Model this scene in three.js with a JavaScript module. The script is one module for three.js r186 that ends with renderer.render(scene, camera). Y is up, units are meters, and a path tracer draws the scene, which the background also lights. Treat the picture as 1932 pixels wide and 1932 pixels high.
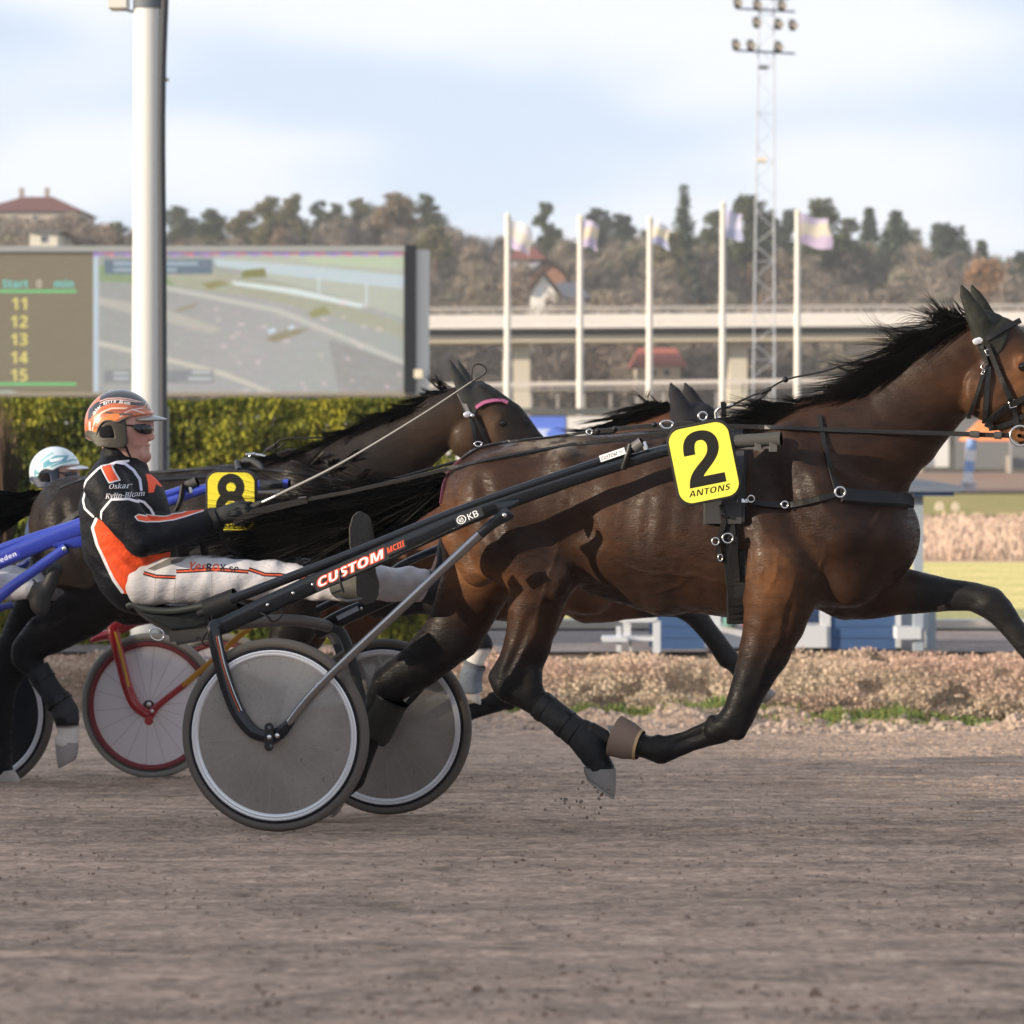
import * as THREE from 'three';
import { mergeGeometries } from 'three/addons/utils/BufferGeometryUtils.js';

// ---------------------------------------------------------------- camera, sky, sun, exposure
const V3 = THREE.Vector3;
const F = 6026, CAMY = 1.56, HZ = 770;           // focal length in photo pixels (1932 across), eye height, horizon row
const scene = new THREE.Scene();
const camera = new THREE.PerspectiveCamera(2 * Math.atan(966 / F) * 180 / Math.PI, 1, 0.5, 6000);
camera.position.set(0, CAMY, 0);
camera.lookAt(0, CAMY, -10);
camera.setViewOffset(1932, 1932, 0, 966 - HZ < 0 ? 0 : 966 - HZ, 1932, 1932);
camera.focus = 11.95;
camera.userData.fStop = 5.2;
camera.updateProjectionMatrix();
const SUN = new V3(-0.905, 0.232, 0.356).normalize();   // towards the sun: low, from the left, a little behind the camera

let seed = 1234567;
const rnd = () => { seed |= 0; seed = seed + 0x6D2B79F5 | 0; let t = Math.imul(seed ^ seed >>> 15, 1 | seed); t = t + Math.imul(t ^ t >>> 7, 61 | t) ^ t; return ((t ^ t >>> 14) >>> 0) / 4294967296; };
const rr = (a, b) => a + (b - a) * rnd();
const lerp = (a, b, t) => a + (b - a) * t, clamp = (x, a, b) => Math.min(b, Math.max(a, x));
const sstep = (a, b, x) => { const t = clamp((x - a) / (b - a), 0, 1); return t * t * (3 - 2 * t); };
const hash3 = (x, y, z) => { let h = Math.imul(x, 374761393) + Math.imul(y, 668265263) + Math.imul(z, 1442695041) | 0; h = Math.imul(h ^ h >>> 13, 1274126177); return ((h ^ h >>> 16) >>> 0) / 4294967295; };
function noise3(x, y, z, per = 0) {
  const xi = Math.floor(x), yi = Math.floor(y), zi = Math.floor(z), fx = x - xi, fy = y - yi, fz = z - zi;
  const u = fx * fx * (3 - 2 * fx), v = fy * fy * (3 - 2 * fy), w = fz * fz * (3 - 2 * fz);
  const m = per ? (a, p) => ((a % p) + p) % p : (a) => a;
  const h = (a, b, c) => hash3(m(xi + a, per), m(yi + b, per), zi + c);
  return lerp(lerp(lerp(h(0, 0, 0), h(1, 0, 0), u), lerp(h(0, 1, 0), h(1, 1, 0), u), v), lerp(lerp(h(0, 0, 1), h(1, 0, 1), u), lerp(h(0, 1, 1), h(1, 1, 1), u), v), w);
}
const fbm = (x, y, z = 0, o = 4) => { let s = 0, a = 0.5, t = 0; for (let i = 0; i < o; i++) { s += a * noise3(x, y, z + i * 7); t += a; x *= 2.03; y *= 2.03; z *= 2.03; a *= 0.5; } return s / t; };

{ // sky: thin bright cloud over pale blue, computed over the whole sphere
  const W = 1024, H = 512, d = new Float32Array(W * H * 4);
  for (let j = 0; j < H; j++) for (let i = 0; i < W; i++) {
    const lat = ((j + 0.5) / H - 0.5) * Math.PI, lon = ((i + 0.5) / W - 0.5) * 2 * Math.PI;
    const y = Math.sin(lat), x = Math.cos(lat) * Math.cos(lon), z = Math.cos(lat) * Math.sin(lon);
    const el = Math.max(y, 0), hz = Math.exp(-el * 9);
    const k = 1 / (el + 0.14);
    let c = 0.6 * fbm(x * k * 1.1 + 3, z * k * 1.1 + 5, 1.5, 5) + 0.4 * fbm(x * 9 + 2, el * 42, z * 9, 4);
    c = sstep(0.41, 0.57, c + hz * 0.02);
    const up = sstep(0.10, 0.75, el), blue = [lerp(lerp(0.39, 0.56, hz), 0.29, up), lerp(lerp(0.49, 0.63, hz), 0.38, up), lerp(lerp(0.64, 0.71, hz), 0.54, up)];
    const wk = lerp(1, 0.72, up), wh = [0.68 * wk, 0.695 * wk, 0.735 * wk];
    const o = (j * W + i) * 4;
    for (let q = 0; q < 3; q++) d[o + q] = y < -0.02 ? [0.16, 0.14, 0.12][q] : lerp(blue[q], wh[q], c * 0.82 + 0.08);
    d[o + 3] = 1;
  }
  const t = new THREE.DataTexture(d, W, H, THREE.RGBAFormat, THREE.FloatType);
  t.mapping = THREE.EquirectangularReflectionMapping; t.magFilter = t.minFilter = THREE.LinearFilter; t.needsUpdate = true;
  scene.background = t; scene.environment = t; scene.backgroundIntensity = 1; scene.environmentIntensity = 1;
}
const sun = new THREE.DirectionalLight(new THREE.Color(1.0, 0.85, 0.66), 5.0);
sun.position.copy(SUN).multiplyScalar(80); sun.castShadow = true; sun.shadow.radius = 1.0;
Object.assign(sun.shadow.camera, { left: -60, right: 60, top: 40, bottom: -40, near: 1, far: 400 }); sun.shadow.mapSize.set(4096, 4096);
scene.add(sun); scene.add(sun.target);
const renderer = new THREE.WebGLRenderer({ antialias: true });
renderer.toneMapping = THREE.LinearToneMapping; renderer.toneMappingExposure = 1.5;
renderer.shadowMap.enabled = true;

// ---------------------------------------------------------------- helpers
const P = (px, py, d) => new V3((px - 966) * d / F, CAMY - (py - HZ) * d / F, -d);
// the racing party heads a little towards the camera: points farther right stand nearer
const YAW = 0.32, SH0 = 620, shear = (px) => YAW * (px - SH0) * 12.3 / F;
const R = (px, py, d) => P(px, py, d - shear(px));
const gy = (d) => d < 26 ? -0.072 * (d - 11.7) : -1.03;         // the banked track falls away to the infield
const used = {};
const numbered = (n) => { const k = used[n] = (used[n] ?? -1) + 1; return k ? `${n}_${String(k).padStart(3, '0')}` : n; };
const C = (r, g, b) => new THREE.Color().setRGB(r, g, b);
const sr = (r, g, b) => new THREE.Color().setRGB(r / 255, g / 255, b / 255, THREE.SRGBColorSpace);
const mat = (c, rough = 0.7, o = {}) => new THREE.MeshPhysicalMaterial({ color: c, roughness: rough, specularIntensity: rough > 0.55 ? 0.4 : 0.8, ...o });
function tag(o, label, category, group, kind) { if (label) o.userData.label = label; if (category) o.userData.category = category; if (group) o.userData.group = group; if (kind) o.userData.kind = kind; return o; }
function shadow(o) { o.castShadow = o.receiveShadow = true; return o; }
function thing(name, label, category, group) { const o = new THREE.Group(); o.name = numbered(name); scene.add(o); return tag(o, label, category, group); }
function part(parent, name, geo, m, label) {
  const g = Array.isArray(geo) ? merge(geo) : geo;
  const o = shadow(new THREE.Mesh(g, m)); o.name = name; parent.add(o); if (label) o.userData.label = label; return o;
}
function single(name, geo, m, label, category, group, kind) {
  const o = shadow(new THREE.Mesh(Array.isArray(geo) ? merge(geo) : geo, m)); o.name = numbered(name); scene.add(o); return tag(o, label, category, group, kind);
}
function merge(list) {
  const l = list.map((g) => { let q = g.index ? g.toNonIndexed() : g; const keep = new THREE.BufferGeometry(); keep.setAttribute('position', q.attributes.position); keep.setAttribute('normal', q.attributes.normal); keep.setAttribute('uv', q.attributes.uv ?? new THREE.BufferAttribute(new Float32Array(q.attributes.position.count * 2), 2)); if (q.attributes.color) keep.setAttribute('color', q.attributes.color); return keep; });
  return mergeGeometries(l);
}
const box = (x0, x1, y0, y1, z0, z1) => new THREE.BoxGeometry(x1 - x0, y1 - y0, z1 - z0).translate((x0 + x1) / 2, (y0 + y1) / 2, (z0 + z1) / 2);
// a box whose front face is the photo rectangle px0..px1, py0..py1 at distance d, thick metres deep
const boxPx = (px0, px1, py0, py1, d, thick = 0.1) => { const a = P(px0, py1, d), b = P(px1, py0, d); return box(a.x, b.x, a.y, b.y, -d - thick, -d); };
const curve = (pts, t = 0.5) => new THREE.CatmullRomCurve3(pts, false, 'catmullrom', t);
// sweep an ellipse (a: in the plane of the bend, b: sideways) along points; radii may be arrays per point
function sweep(pts, a, b = a, n = 24, sides = 10, opt = {}) {
  const c = opt.poly ? null : (pts.length > 2 ? curve(pts, opt.tension ?? 0.5) : new THREE.LineCurve3(pts[0], pts[1]));
  if (pts.length === 2 && !opt.n) n = 1;
  const pos = [], nor = [], uv = [], idx = [], zz = opt.ref ?? new V3(0, 0, 1), arr = (v, t) => { if (!Array.isArray(v)) return v; const f = t * (v.length - 1), i = Math.min(v.length - 2, Math.floor(f)); return lerp(v[i], v[i + 1], f - i); };
  const rect = opt.rect;
  for (let i = 0; i <= n; i++) {
    const t = i / n, p = c ? c.getPoint(t) : pts[i], tg = c ? c.getTangent(t) : pts[Math.min(i + 1, pts.length - 1)].clone().sub(pts[Math.max(i - 1, 0)]).normalize();
    let s = zz.clone().addScaledVector(tg, -zz.dot(tg)); if (s.lengthSq() < 1e-3) s = new V3(0, 1, 0).addScaledVector(tg, -tg.y); s.normalize();
    const m = new V3().crossVectors(s, tg).normalize(), ra = arr(a, t), rb = arr(b, t);
    for (let j = 0; j <= sides; j++) {
      const th = j / sides * Math.PI * 2 + (rect ? Math.PI / 4 : 0), cs = Math.cos(th), sn = Math.sin(th), q = rect ? 1.4142 : 1;
      pos.push(p.x + m.x * cs * ra * q + s.x * sn * rb * q, p.y + m.y * cs * ra * q + s.y * sn * rb * q, p.z + m.z * cs * ra * q + s.z * sn * rb * q);
      const nx = m.x * cs / ra + s.x * sn / rb, ny = m.y * cs / ra + s.y * sn / rb, nz = m.z * cs / ra + s.z * sn / rb, l = Math.hypot(nx, ny, nz) || 1;
      nor.push(nx / l, ny / l, nz / l); uv.push(t * (opt.ulen ?? 1), j / sides);
    }
  }
  for (let i = 0; i < n; i++) for (let j = 0; j < sides; j++) { const k = i * (sides + 1) + j, l = k + sides + 1; idx.push(k, k + 1, l, l, k + 1, l + 1); }
  if (!opt.open) for (const e of [0, n]) {
    const base = e * (sides + 1), c0 = pos.length / 3, tg = c ? c.getTangent(e / n) : pts[n].clone().sub(pts[n - 1]).normalize(), q = e ? 1 : -1, p = c ? c.getPoint(e / n) : pts[e];
    pos.push(p.x, p.y, p.z); nor.push(tg.x * q, tg.y * q, tg.z * q); uv.push(0, 0);
    for (let j = 0; j <= sides; j++) { const k = (base + j) * 3; pos.push(pos[k], pos[k + 1], pos[k + 2]); nor.push(tg.x * q, tg.y * q, tg.z * q); uv.push(0, 0); }
    for (let j = 0; j < sides; j++) e ? idx.push(c0, c0 + 1 + j + 1, c0 + 1 + j) : idx.push(c0, c0 + 1 + j, c0 + 1 + j + 1);
  }
  const g = new THREE.BufferGeometry(); g.setAttribute('position', new THREE.Float32BufferAttribute(pos, 3)); g.setAttribute('normal', new THREE.Float32BufferAttribute(nor, 3)); g.setAttribute('uv', new THREE.Float32BufferAttribute(uv, 2)); g.setIndex(idx);
  return rect ? flat(g) : g;
}
const flat = (g) => { const q = g.toNonIndexed(); q.computeVertexNormals(); return q; };
const rod = (a, b, r, sides = 8, r2) => sweep([a, b], r2 === undefined ? r : [r, r2], r2 === undefined ? r : [r, r2], 1, sides);
const ballAt = (p, r, w = 12, h = 8) => new THREE.SphereGeometry(r, w, h).translate(p.x, p.y, p.z);
// textures
function dataTex(n, fn, srgb, m = n) {
  const d = new Uint8Array(n * m * 4);
  for (let j = 0; j < m; j++) for (let i = 0; i < n; i++) { const c = fn(i / n, j / m, i, j), o = (j * n + i) * 4; for (let q = 0; q < 3; q++) d[o + q] = clamp(Math.round((Array.isArray(c) ? c[q] : c) * 255), 0, 255); d[o + 3] = 255; }
  const t = new THREE.DataTexture(d, n, m, THREE.RGBAFormat); t.wrapS = t.wrapT = THREE.RepeatWrapping; t.magFilter = THREE.LinearFilter; t.minFilter = THREE.LinearMipmapLinearFilter; t.generateMipmaps = true; if (srgb) t.colorSpace = THREE.SRGBColorSpace; t.needsUpdate = true; return t;
}
function canvasTex(w, h, draw) { const c = document.createElement('canvas'); c.width = w; c.height = h; const x = c.getContext('2d'); draw(x, w, h); const t = new THREE.CanvasTexture(c); t.colorSpace = THREE.SRGBColorSpace; t.magFilter = THREE.LinearFilter; t.anisotropy = 8; return t; }
// tileable noise in [0,1]: per cells across the tile
const tnoise = (u, v, cx, cy, o = 3, z = 0) => { let s = 0, a = 0.5, t = 0; for (let i = 0; i < o; i++) { const x = u * cx, y = v * cy, xi = Math.floor(x), yi = Math.floor(y), fx = x - xi, fy = y - yi, p = fx * fx * (3 - 2 * fx), q = fy * fy * (3 - 2 * fy); const h = (m, n) => hash3((xi + m) % cx, (yi + n) % cy, z + i * 13); s += a * lerp(lerp(h(0, 0), h(1, 0), p), lerp(h(0, 1), h(1, 1), p), q); t += a; a *= 0.5; cx *= 2; cy *= 2; } return s / t; };

// ---------------------------------------------------------------- implicit bodies: chains of tapered capsules joined with a smooth minimum, meshed by surface nets
class Field {
  constructor(d0, T, flat = false) { this.flat = flat; this.d0 = d0; this.T = T ?? null; this.c = []; }
  // q = [photo x, photo y, metres nearer than d0, radius in photo px, half width in photo px]
  pt(q) {
    const T = this.T, s0 = T ? T.s : 1, px = T ? T.x + T.s * (q[0] - T.rx) : q[0], py = T ? T.y + T.s * (q[1] - T.ry) : q[1];
    const d = this.d0 - (q[2] || 0) - (this.flat ? 0 : shear(px)), s = d / F, v = P(px, py, d);
    return { x: v.x, y: v.y, z: v.z, r: q[3] * s * s0, z1: q[4] ? q[3] / q[4] : 1 };
  }
  chain(pts, k = 0.03, op = 1) {
    const v = pts.map((q) => this.pt(q)), lo = [1e9, 1e9, 1e9], hi = [-1e9, -1e9, -1e9];
    for (const p of v) { const e = p.r + k + 0.03, ez = p.r / p.z1 + (k + 0.03) / Math.min(1, p.z1); lo[0] = Math.min(lo[0], p.x - e); hi[0] = Math.max(hi[0], p.x + e); lo[1] = Math.min(lo[1], p.y - e); hi[1] = Math.max(hi[1], p.y + e); lo[2] = Math.min(lo[2], p.z - ez); hi[2] = Math.max(hi[2], p.z + ez); }
    if (v.length === 1) v.push({ ...v[0], x: v[0].x + 1e-5 });
    const seg = []; for (let i = 0; i + 1 < v.length; i++) { const a = v[i], b = v[i + 1], bx = b.x - a.x, by = b.y - a.y, bz = b.z - a.z; seg.push([a.x, a.y, a.z, a.r, bx, by, bz, b.r - a.r, 1 / Math.max(1e-9, bx * bx + by * by + bz * bz), a.z1, b.z1 - a.z1]); }
    this.c.push({ seg, k, op, lo, hi }); return this;
  }
  fn(f, lo, hi, k = 0.003, op = 1) { this.c.push({ f, k, op, lo, hi }); return this; }
  dist(c, x, y, z) {
    if (c.f) return c.f(x, y, z);
    let best = 1e9;
    for (const s of c.seg) { const dx = x - s[0], dy = y - s[1], dz = z - s[2]; let t = (dx * s[4] + dy * s[5] + dz * s[6]) * s[8]; t = t < 0 ? 0 : t > 1 ? 1 : t; const ex = dx - s[4] * t, ey = dy - s[5] * t, ez = (dz - s[6] * t) * (s[9] + s[10] * t), d = Math.sqrt(ex * ex + ey * ey + ez * ez) - s[3] - s[7] * t; if (d < best) best = d; }
    return best;
  }
  join(acc, d, k, op) {
    if (op > 0) { const h = k - Math.abs(acc - d); return h > 0 ? Math.min(acc, d) - h * h / (4 * k) : Math.min(acc, d); }
    const e = -d, h = k - Math.abs(acc - e); return h > 0 ? Math.max(acc, e) + h * h / (4 * k) : Math.max(acc, e);
  }
  eval(x, y, z) { let a = 10; for (const c of this.c) { if (x < c.lo[0] || x > c.hi[0] || y < c.lo[1] || y > c.hi[1] || z < c.lo[2] || z > c.hi[2]) continue; a = this.join(a, this.dist(c, x, y, z), c.k, c.op); } return a; }
  grad(x, y, z, e = 0.006) { return new V3(this.eval(x + e, y, z) - this.eval(x - e, y, z), this.eval(x, y + e, z) - this.eval(x, y - e, z), this.eval(x, y, z + e) - this.eval(x, y, z - e)).normalize(); }
  // the surface seen at a photo pixel: {p, n, dz} or null
  hit(px, py) {
    const T = this.T; if (T) { px = T.x + T.s * (px - T.rx); py = T.y + T.s * (py - T.ry); }
    const D0 = this.d0 - (this.flat ? 0 : shear(px));
    for (let d = D0 - 0.62; d < D0 + 0.4; d += 0.008) {
      let p = P(px, py, d); if (this.eval(p.x, p.y, p.z) < 0) { let a = d - 0.008, b = d; for (let i = 0; i < 7; i++) { const m = (a + b) / 2; p = P(px, py, m); this.eval(p.x, p.y, p.z) < 0 ? b = m : a = m; } p = P(px, py, a); return { p, n: this.grad(p.x, p.y, p.z), dz: D0 - a }; }
    } return null;
  }
  mesh(cell, o = {}) {
    const lo = [1e9, 1e9, 1e9], hi = [-1e9, -1e9, -1e9];
    for (const c of this.c) if (c.op > 0) for (let q = 0; q < 3; q++) { lo[q] = Math.min(lo[q], c.lo[q]); hi[q] = Math.max(hi[q], c.hi[q]); }
    if (o.clipX) { lo[0] = Math.max(lo[0], o.clipX[0]); hi[0] = Math.min(hi[0], o.clipX[1]); }
    const n = [0, 1, 2].map((q) => Math.ceil((hi[q] - lo[q]) / cell) + 1), [nx, ny, nz] = n, sy = nx, sz = nx * ny, A = new Float32Array(nx * ny * nz).fill(10);
    for (const c of this.c) {
      const a = [0, 1, 2].map((q) => Math.max(0, Math.floor((c.lo[q] - lo[q]) / cell))), b = [0, 1, 2].map((q) => Math.min(n[q] - 1, Math.ceil((c.hi[q] - lo[q]) / cell)));
      for (let k = a[2]; k <= b[2]; k++) for (let j = a[1]; j <= b[1]; j++) { let at = a[0] + j * sy + k * sz; const y = lo[1] + j * cell, z = lo[2] + k * cell; for (let i = a[0]; i <= b[0]; i++, at++) A[at] = this.join(A[at], this.dist(c, lo[0] + i * cell, y, z), c.k, c.op); }
    }
    if (o.disp) for (let k = 0, at = 0; k < nz; k++) for (let j = 0; j < ny; j++) for (let i = 0; i < nx; i++, at++) if (Math.abs(A[at]) < 0.04) A[at] -= o.disp(lo[0] + i * cell, lo[1] + j * cell, lo[2] + k * cell);
    const tri = (x, y, z) => { const i = clamp(Math.floor(x), 0, nx - 2), j = clamp(Math.floor(y), 0, ny - 2), k = clamp(Math.floor(z), 0, nz - 2), u = x - i, v = y - j, w = z - k, q = i + j * sy + k * sz; return lerp(lerp(lerp(A[q], A[q + 1], u), lerp(A[q + sy], A[q + sy + 1], u), v), lerp(lerp(A[q + sz], A[q + sz + 1], u), lerp(A[q + sz + sy], A[q + sz + sy + 1], u), v), w); };
    const id = new Int32Array(nx * ny * nz).fill(-1), pos = [], nor = [], uv = [], col = [], idx = [];
    for (let k = 0; k < nz - 1; k++) for (let j = 0; j < ny - 1; j++) for (let i = 0; i < nx - 1; i++) {
      const q = i + j * sy + k * sz; let m = 0;
      for (let c = 0; c < 8; c++) if (A[q + (c & 1) + (c >> 1 & 1) * sy + (c >> 2) * sz] < 0) m |= 1 << c;
      if (m === 0 || m === 255) continue;
      let x = 0, y = 0, z = 0, e = 0;
      for (let c = 0; c < 8; c++) for (let ax = 0; ax < 3; ax++) { const b = 1 << ax; if (c & b) continue; const c2 = c | b; if ((m >> c & 1) === (m >> c2 & 1)) continue; const va = A[q + (c & 1) + (c >> 1 & 1) * sy + (c >> 2) * sz], vb = A[q + (c2 & 1) + (c2 >> 1 & 1) * sy + (c2 >> 2) * sz], t = va / (va - vb); x += (c & 1) + (ax === 0 ? t : 0); y += (c >> 1 & 1) + (ax === 1 ? t : 0); z += (c >> 2) + (ax === 2 ? t : 0); e++; }
      x = i + x / e; y = j + y / e; z = k + z / e;
      const g = (s) => { let a = tri(x + s, y, z) - tri(x - s, y, z), b = tri(x, y + s, z) - tri(x, y - s, z), c = tri(x, y, z + s) - tri(x, y, z - s); return [a, b, c, Math.hypot(a, b, c) || 1]; };
      const gr = g(1); id[q] = pos.length / 3;
      const X = lo[0] + x * cell, Y = lo[1] + y * cell, Z = lo[2] + z * cell;
      pos.push(X, Y, Z); nor.push(gr[0] / gr[3], gr[1] / gr[3], gr[2] / gr[3]);
      if (o.uv) uv.push(...o.uv(X, Y, Z)); else uv.push(X * 4, Y * 4);
      if (o.color) col.push(...o.color(X, Y, Z, gr[1] / gr[3]));
    }
    const quad = (a, b, c, d, f) => { if (a < 0 || b < 0 || c < 0 || d < 0) return; f ? idx.push(a, b, c, a, c, d) : idx.push(a, c, b, a, d, c); };
    for (let k = 1; k < nz - 1; k++) for (let j = 1; j < ny - 1; j++) for (let i = 1; i < nx - 1; i++) {
      const q = i + j * sy + k * sz, s = A[q] < 0;
      if (s !== A[q + 1] < 0) quad(id[q - sy - sz], id[q - sz], id[q], id[q - sy], s);
      if (s !== A[q + sy] < 0) quad(id[q - 1 - sz], id[q - 1], id[q], id[q - sz], s);
      if (s !== A[q + sz] < 0) quad(id[q - 1 - sy], id[q - sy], id[q], id[q - 1], s);
    }
    const geo = new THREE.BufferGeometry(); geo.setAttribute('position', new THREE.Float32BufferAttribute(pos, 3)); geo.setAttribute('normal', new THREE.Float32BufferAttribute(nor, 3)); geo.setAttribute('uv', new THREE.Float32BufferAttribute(uv, 2)); if (o.color) geo.setAttribute('color', new THREE.Float32BufferAttribute(col, 3)); geo.setIndex(idx);
    return geo;
  }
}
function sdPoly(pts, x, y) { // signed distance to a 2D polygon
  let d = 1e18, s = 1; const n = pts.length;
  for (let i = 0, j = n - 1; i < n; j = i++) { const a = pts[i], b = pts[j], ex = b[0] - a[0], ey = b[1] - a[1], wx = x - a[0], wy = y - a[1], t = clamp((wx * ex + wy * ey) / (ex * ex + ey * ey || 1e-9), 0, 1), bx = wx - ex * t, by = wy - ey * t; d = Math.min(d, bx * bx + by * by); const c1 = y >= a[1], c2 = y < b[1], c3 = ex * wy > ey * wx; if ((c1 && c2 && c3) || (!c1 && !c2 && !c3)) s = -s; }
  return s * Math.sqrt(d);
}
// a flat strap (width x thickness) through 3D points with surface normals
function ribbon(pts, nrm, w, t) {
  const n = pts.length, pos = [], idx = [], W = (i) => Array.isArray(w) ? lerp(w[0], w[1], i / (n - 1)) : w;
  for (let i = 0; i < n; i++) {
    const tg = pts[Math.min(n - 1, i + 1)].clone().sub(pts[Math.max(0, i - 1)]).normalize(), s = new V3().crossVectors(nrm[i], tg).normalize(), m = new V3().crossVectors(tg, s).normalize(), h = W(i) / 2;
    for (const [a, b] of [[-1, -0.2], [-0.86, 1], [0.86, 1], [1, -0.2]]) { const p = pts[i].clone().addScaledVector(s, a * h).addScaledVector(m, b * t); pos.push(p.x, p.y, p.z); }
  }
  for (let i = 0; i + 1 < n; i++) for (let j = 0; j < 4; j++) { const a = i * 4 + j, b = i * 4 + (j + 1) % 4, c = a + 4, d = b + 4; idx.push(a, c, b, b, c, d); }
  idx.push(0, 1, 2, 0, 2, 3); const e = (n - 1) * 4; idx.push(e, e + 2, e + 1, e, e + 3, e + 2);
  const g = new THREE.BufferGeometry(); g.setAttribute('position', new THREE.Float32BufferAttribute(pos, 3)); g.setIndex(idx); return flat(g);
}
// a strap lying on a body: photo polyline, width px
function strapOn(f, px, wpx, thick = 0.004, off = 0.004, step = 10, minDz) {
  const T = f.T, s0 = T ? T.s : 1, c = curve(px.map((q) => new V3(q[0], q[1], q[2] ?? 0)), 0.3), len = c.getLength(), n = Math.max(3, Math.ceil(len / step)), P3 = [], N3 = [];
  for (let i = 0; i <= n; i++) { const q = c.getPoint(i / n), h = f.hit(q.x, q.y); P3.push(h); N3.push(q); }
  const out = [], nn = []; let last = null;
  const lineDz = (i) => minDz ? lerp(minDz[0], minDz[1], i / n) : -9;
  for (let i = 0; i <= n; i++) { let h = P3[i]; const q = N3[i]; let dz = h ? h.dz + off : (last ?? 0.05), nm = h ? h.n : new V3(0, 0, 1); if (lineDz(i) > dz) { dz = lineDz(i); nm = new V3(0, 0, 1); } last = h ? dz : last; const X = T ? T.x + T.s * (q.x - T.rx) : q.x, Y = T ? T.y + T.s * (q.y - T.ry) : q.y; out.push(R(X, Y, f.d0 - dz)); nn.push(nm); }
  for (let it = 0; it < 2; it++) for (let i = 1; i < n; i++) { out[i].z = Math.max(out[i].z, (out[i - 1].z + out[i + 1].z) / 2 * 0.5 + out[i].z * 0.5); nn[i].add(nn[i - 1]).add(nn[i + 1]).normalize(); }
  const w = Array.isArray(wpx) ? wpx.map((x) => x * s0 * f.d0 / F) : wpx * s0 * f.d0 / F;
  return ribbon(out, nn, w, thick);
}
// hair: many thin tapering three-sided strands; each strand is a list of points
function hair(strands, r = 0.0022, sides = 3) {
  const pos = [], nor = [], idx = [];
  for (const s of strands) {
    const n = s.length, b0 = pos.length / 3, a0 = rnd() * 6;
    for (let i = 0; i < n; i++) {
      const tg = s[Math.min(n - 1, i + 1)].clone().sub(s[Math.max(0, i - 1)]).normalize(); let u = new V3(0, 0, 1).addScaledVector(tg, -tg.z).normalize(); const v = new V3().crossVectors(u, tg);
      const w = (s.r ?? r) * (1 - 0.85 * Math.pow(i / (n - 1), 1.5));
      for (let j = 0; j < sides; j++) { const th = a0 + j / sides * 6.2832, x = u.x * Math.cos(th) + v.x * Math.sin(th), y = u.y * Math.cos(th) + v.y * Math.sin(th), z = u.z * Math.cos(th) + v.z * Math.sin(th); pos.push(s[i].x + x * w, s[i].y + y * w, s[i].z + z * w); nor.push(x, y, z); }
    }
    for (let i = 0; i + 1 < n; i++) for (let j = 0; j < sides; j++) { const a = b0 + i * sides + j, b = b0 + i * sides + (j + 1) % sides; idx.push(a, b, a + sides, b, b + sides, a + sides); }
  }
  const g = new THREE.BufferGeometry(); g.setAttribute('position', new THREE.Float32BufferAttribute(pos, 3)); g.setAttribute('normal', new THREE.Float32BufferAttribute(nor, 3)); g.setAttribute('uv', new THREE.BufferAttribute(new Float32Array(pos.length / 3 * 2), 2)); g.setIndex(idx); return g;
}
const colTmp = new THREE.Color();
function instanced(geo, m, list, parent, name) { // list of {p, q|e, s, c}
  const im = new THREE.InstancedMesh(geo, m, list.length), M = new THREE.Matrix4(), Q = new THREE.Quaternion(), E = new THREE.Euler(), S = new V3();
  list.forEach((o, i) => { E.set(...o.e); Q.setFromEuler(E); typeof o.s === 'number' ? S.setScalar(o.s) : S.set(...o.s); M.compose(o.p, Q, S); im.setMatrixAt(i, M); if (o.c) im.setColorAt(i, colTmp.setRGB(...o.c)); });
  shadow(im); im.name = name; parent.add(im); return im;
}
// ---------------------------------------------------------------- the setting
const dirtTex = dataTex(1024, (u, v) => {
  const a = tnoise(u, v, 6, 10, 5, 3), b = tnoise(u, v, 40, 60, 3, 9), c = tnoise(u, v, 2, 22, 3, 17), g = tnoise(u, v, 200, 256, 1, 5);
  let k = 0.50 + 0.20 * (a - 0.5) + 0.30 * (b - 0.5) + 0.31 * (c - 0.5) + 0.22 * (g - 0.5);
  const dk = sstep(0.66, 0.80, tnoise(u, v, 44, 30, 2, 31)); k -= 0.10 * dk;
  const lt = sstep(0.70, 0.86, tnoise(u, v, 64, 50, 2, 41)); k += 0.10 * lt;
  return [0.66 * (0.5 + k), 0.568 * (0.5 + k), 0.495 * (0.5 + k)];
}, true);
const dirtBump = dataTex(1024, (u, v) => clamp(0.5 + 0.9 * (tnoise(u, v, 64, 48, 3, 9) - 0.5) + 0.6 * (tnoise(u, v, 150, 130, 2, 77) - 0.5), 0, 1));
const dirtM = mat(C(1, 1, 1), 0.95, { map: dirtTex, bumpMap: dirtBump, bumpScale: 0.022 });
const trackH = (x, d) => {
  let h = -0.072 * (d - 11.7);
  const rk = d * 8.3 + fbm(x * 0.35, d * 0.9, 6, 2) * 3.2; h += 0.011 * Math.abs(Math.sin(rk * Math.PI)) * fbm(x * 1.1, d * 3, 12, 2) + 0.012 * (fbm(x * 0.25, d * 2.6, 17, 2) - 0.5);
  h += (fbm(x * 1.6, d * 5, 2, 3) - 0.5) * 0.022 + (fbm(x * 7, d * 20, 5, 2) - 0.5) * 0.018;
  const e = sstep(23.2, 25.4, d); if (e > 0) h += e * ((fbm(x * 1.5, d * 1.6, 8, 4) - 0.42) * 0.42 + (fbm(x * 7, d * 5, 9, 2) - 0.5) * 0.13);
  return h - 0.22 * sstep(25.9, 26.6, d);
};
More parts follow.
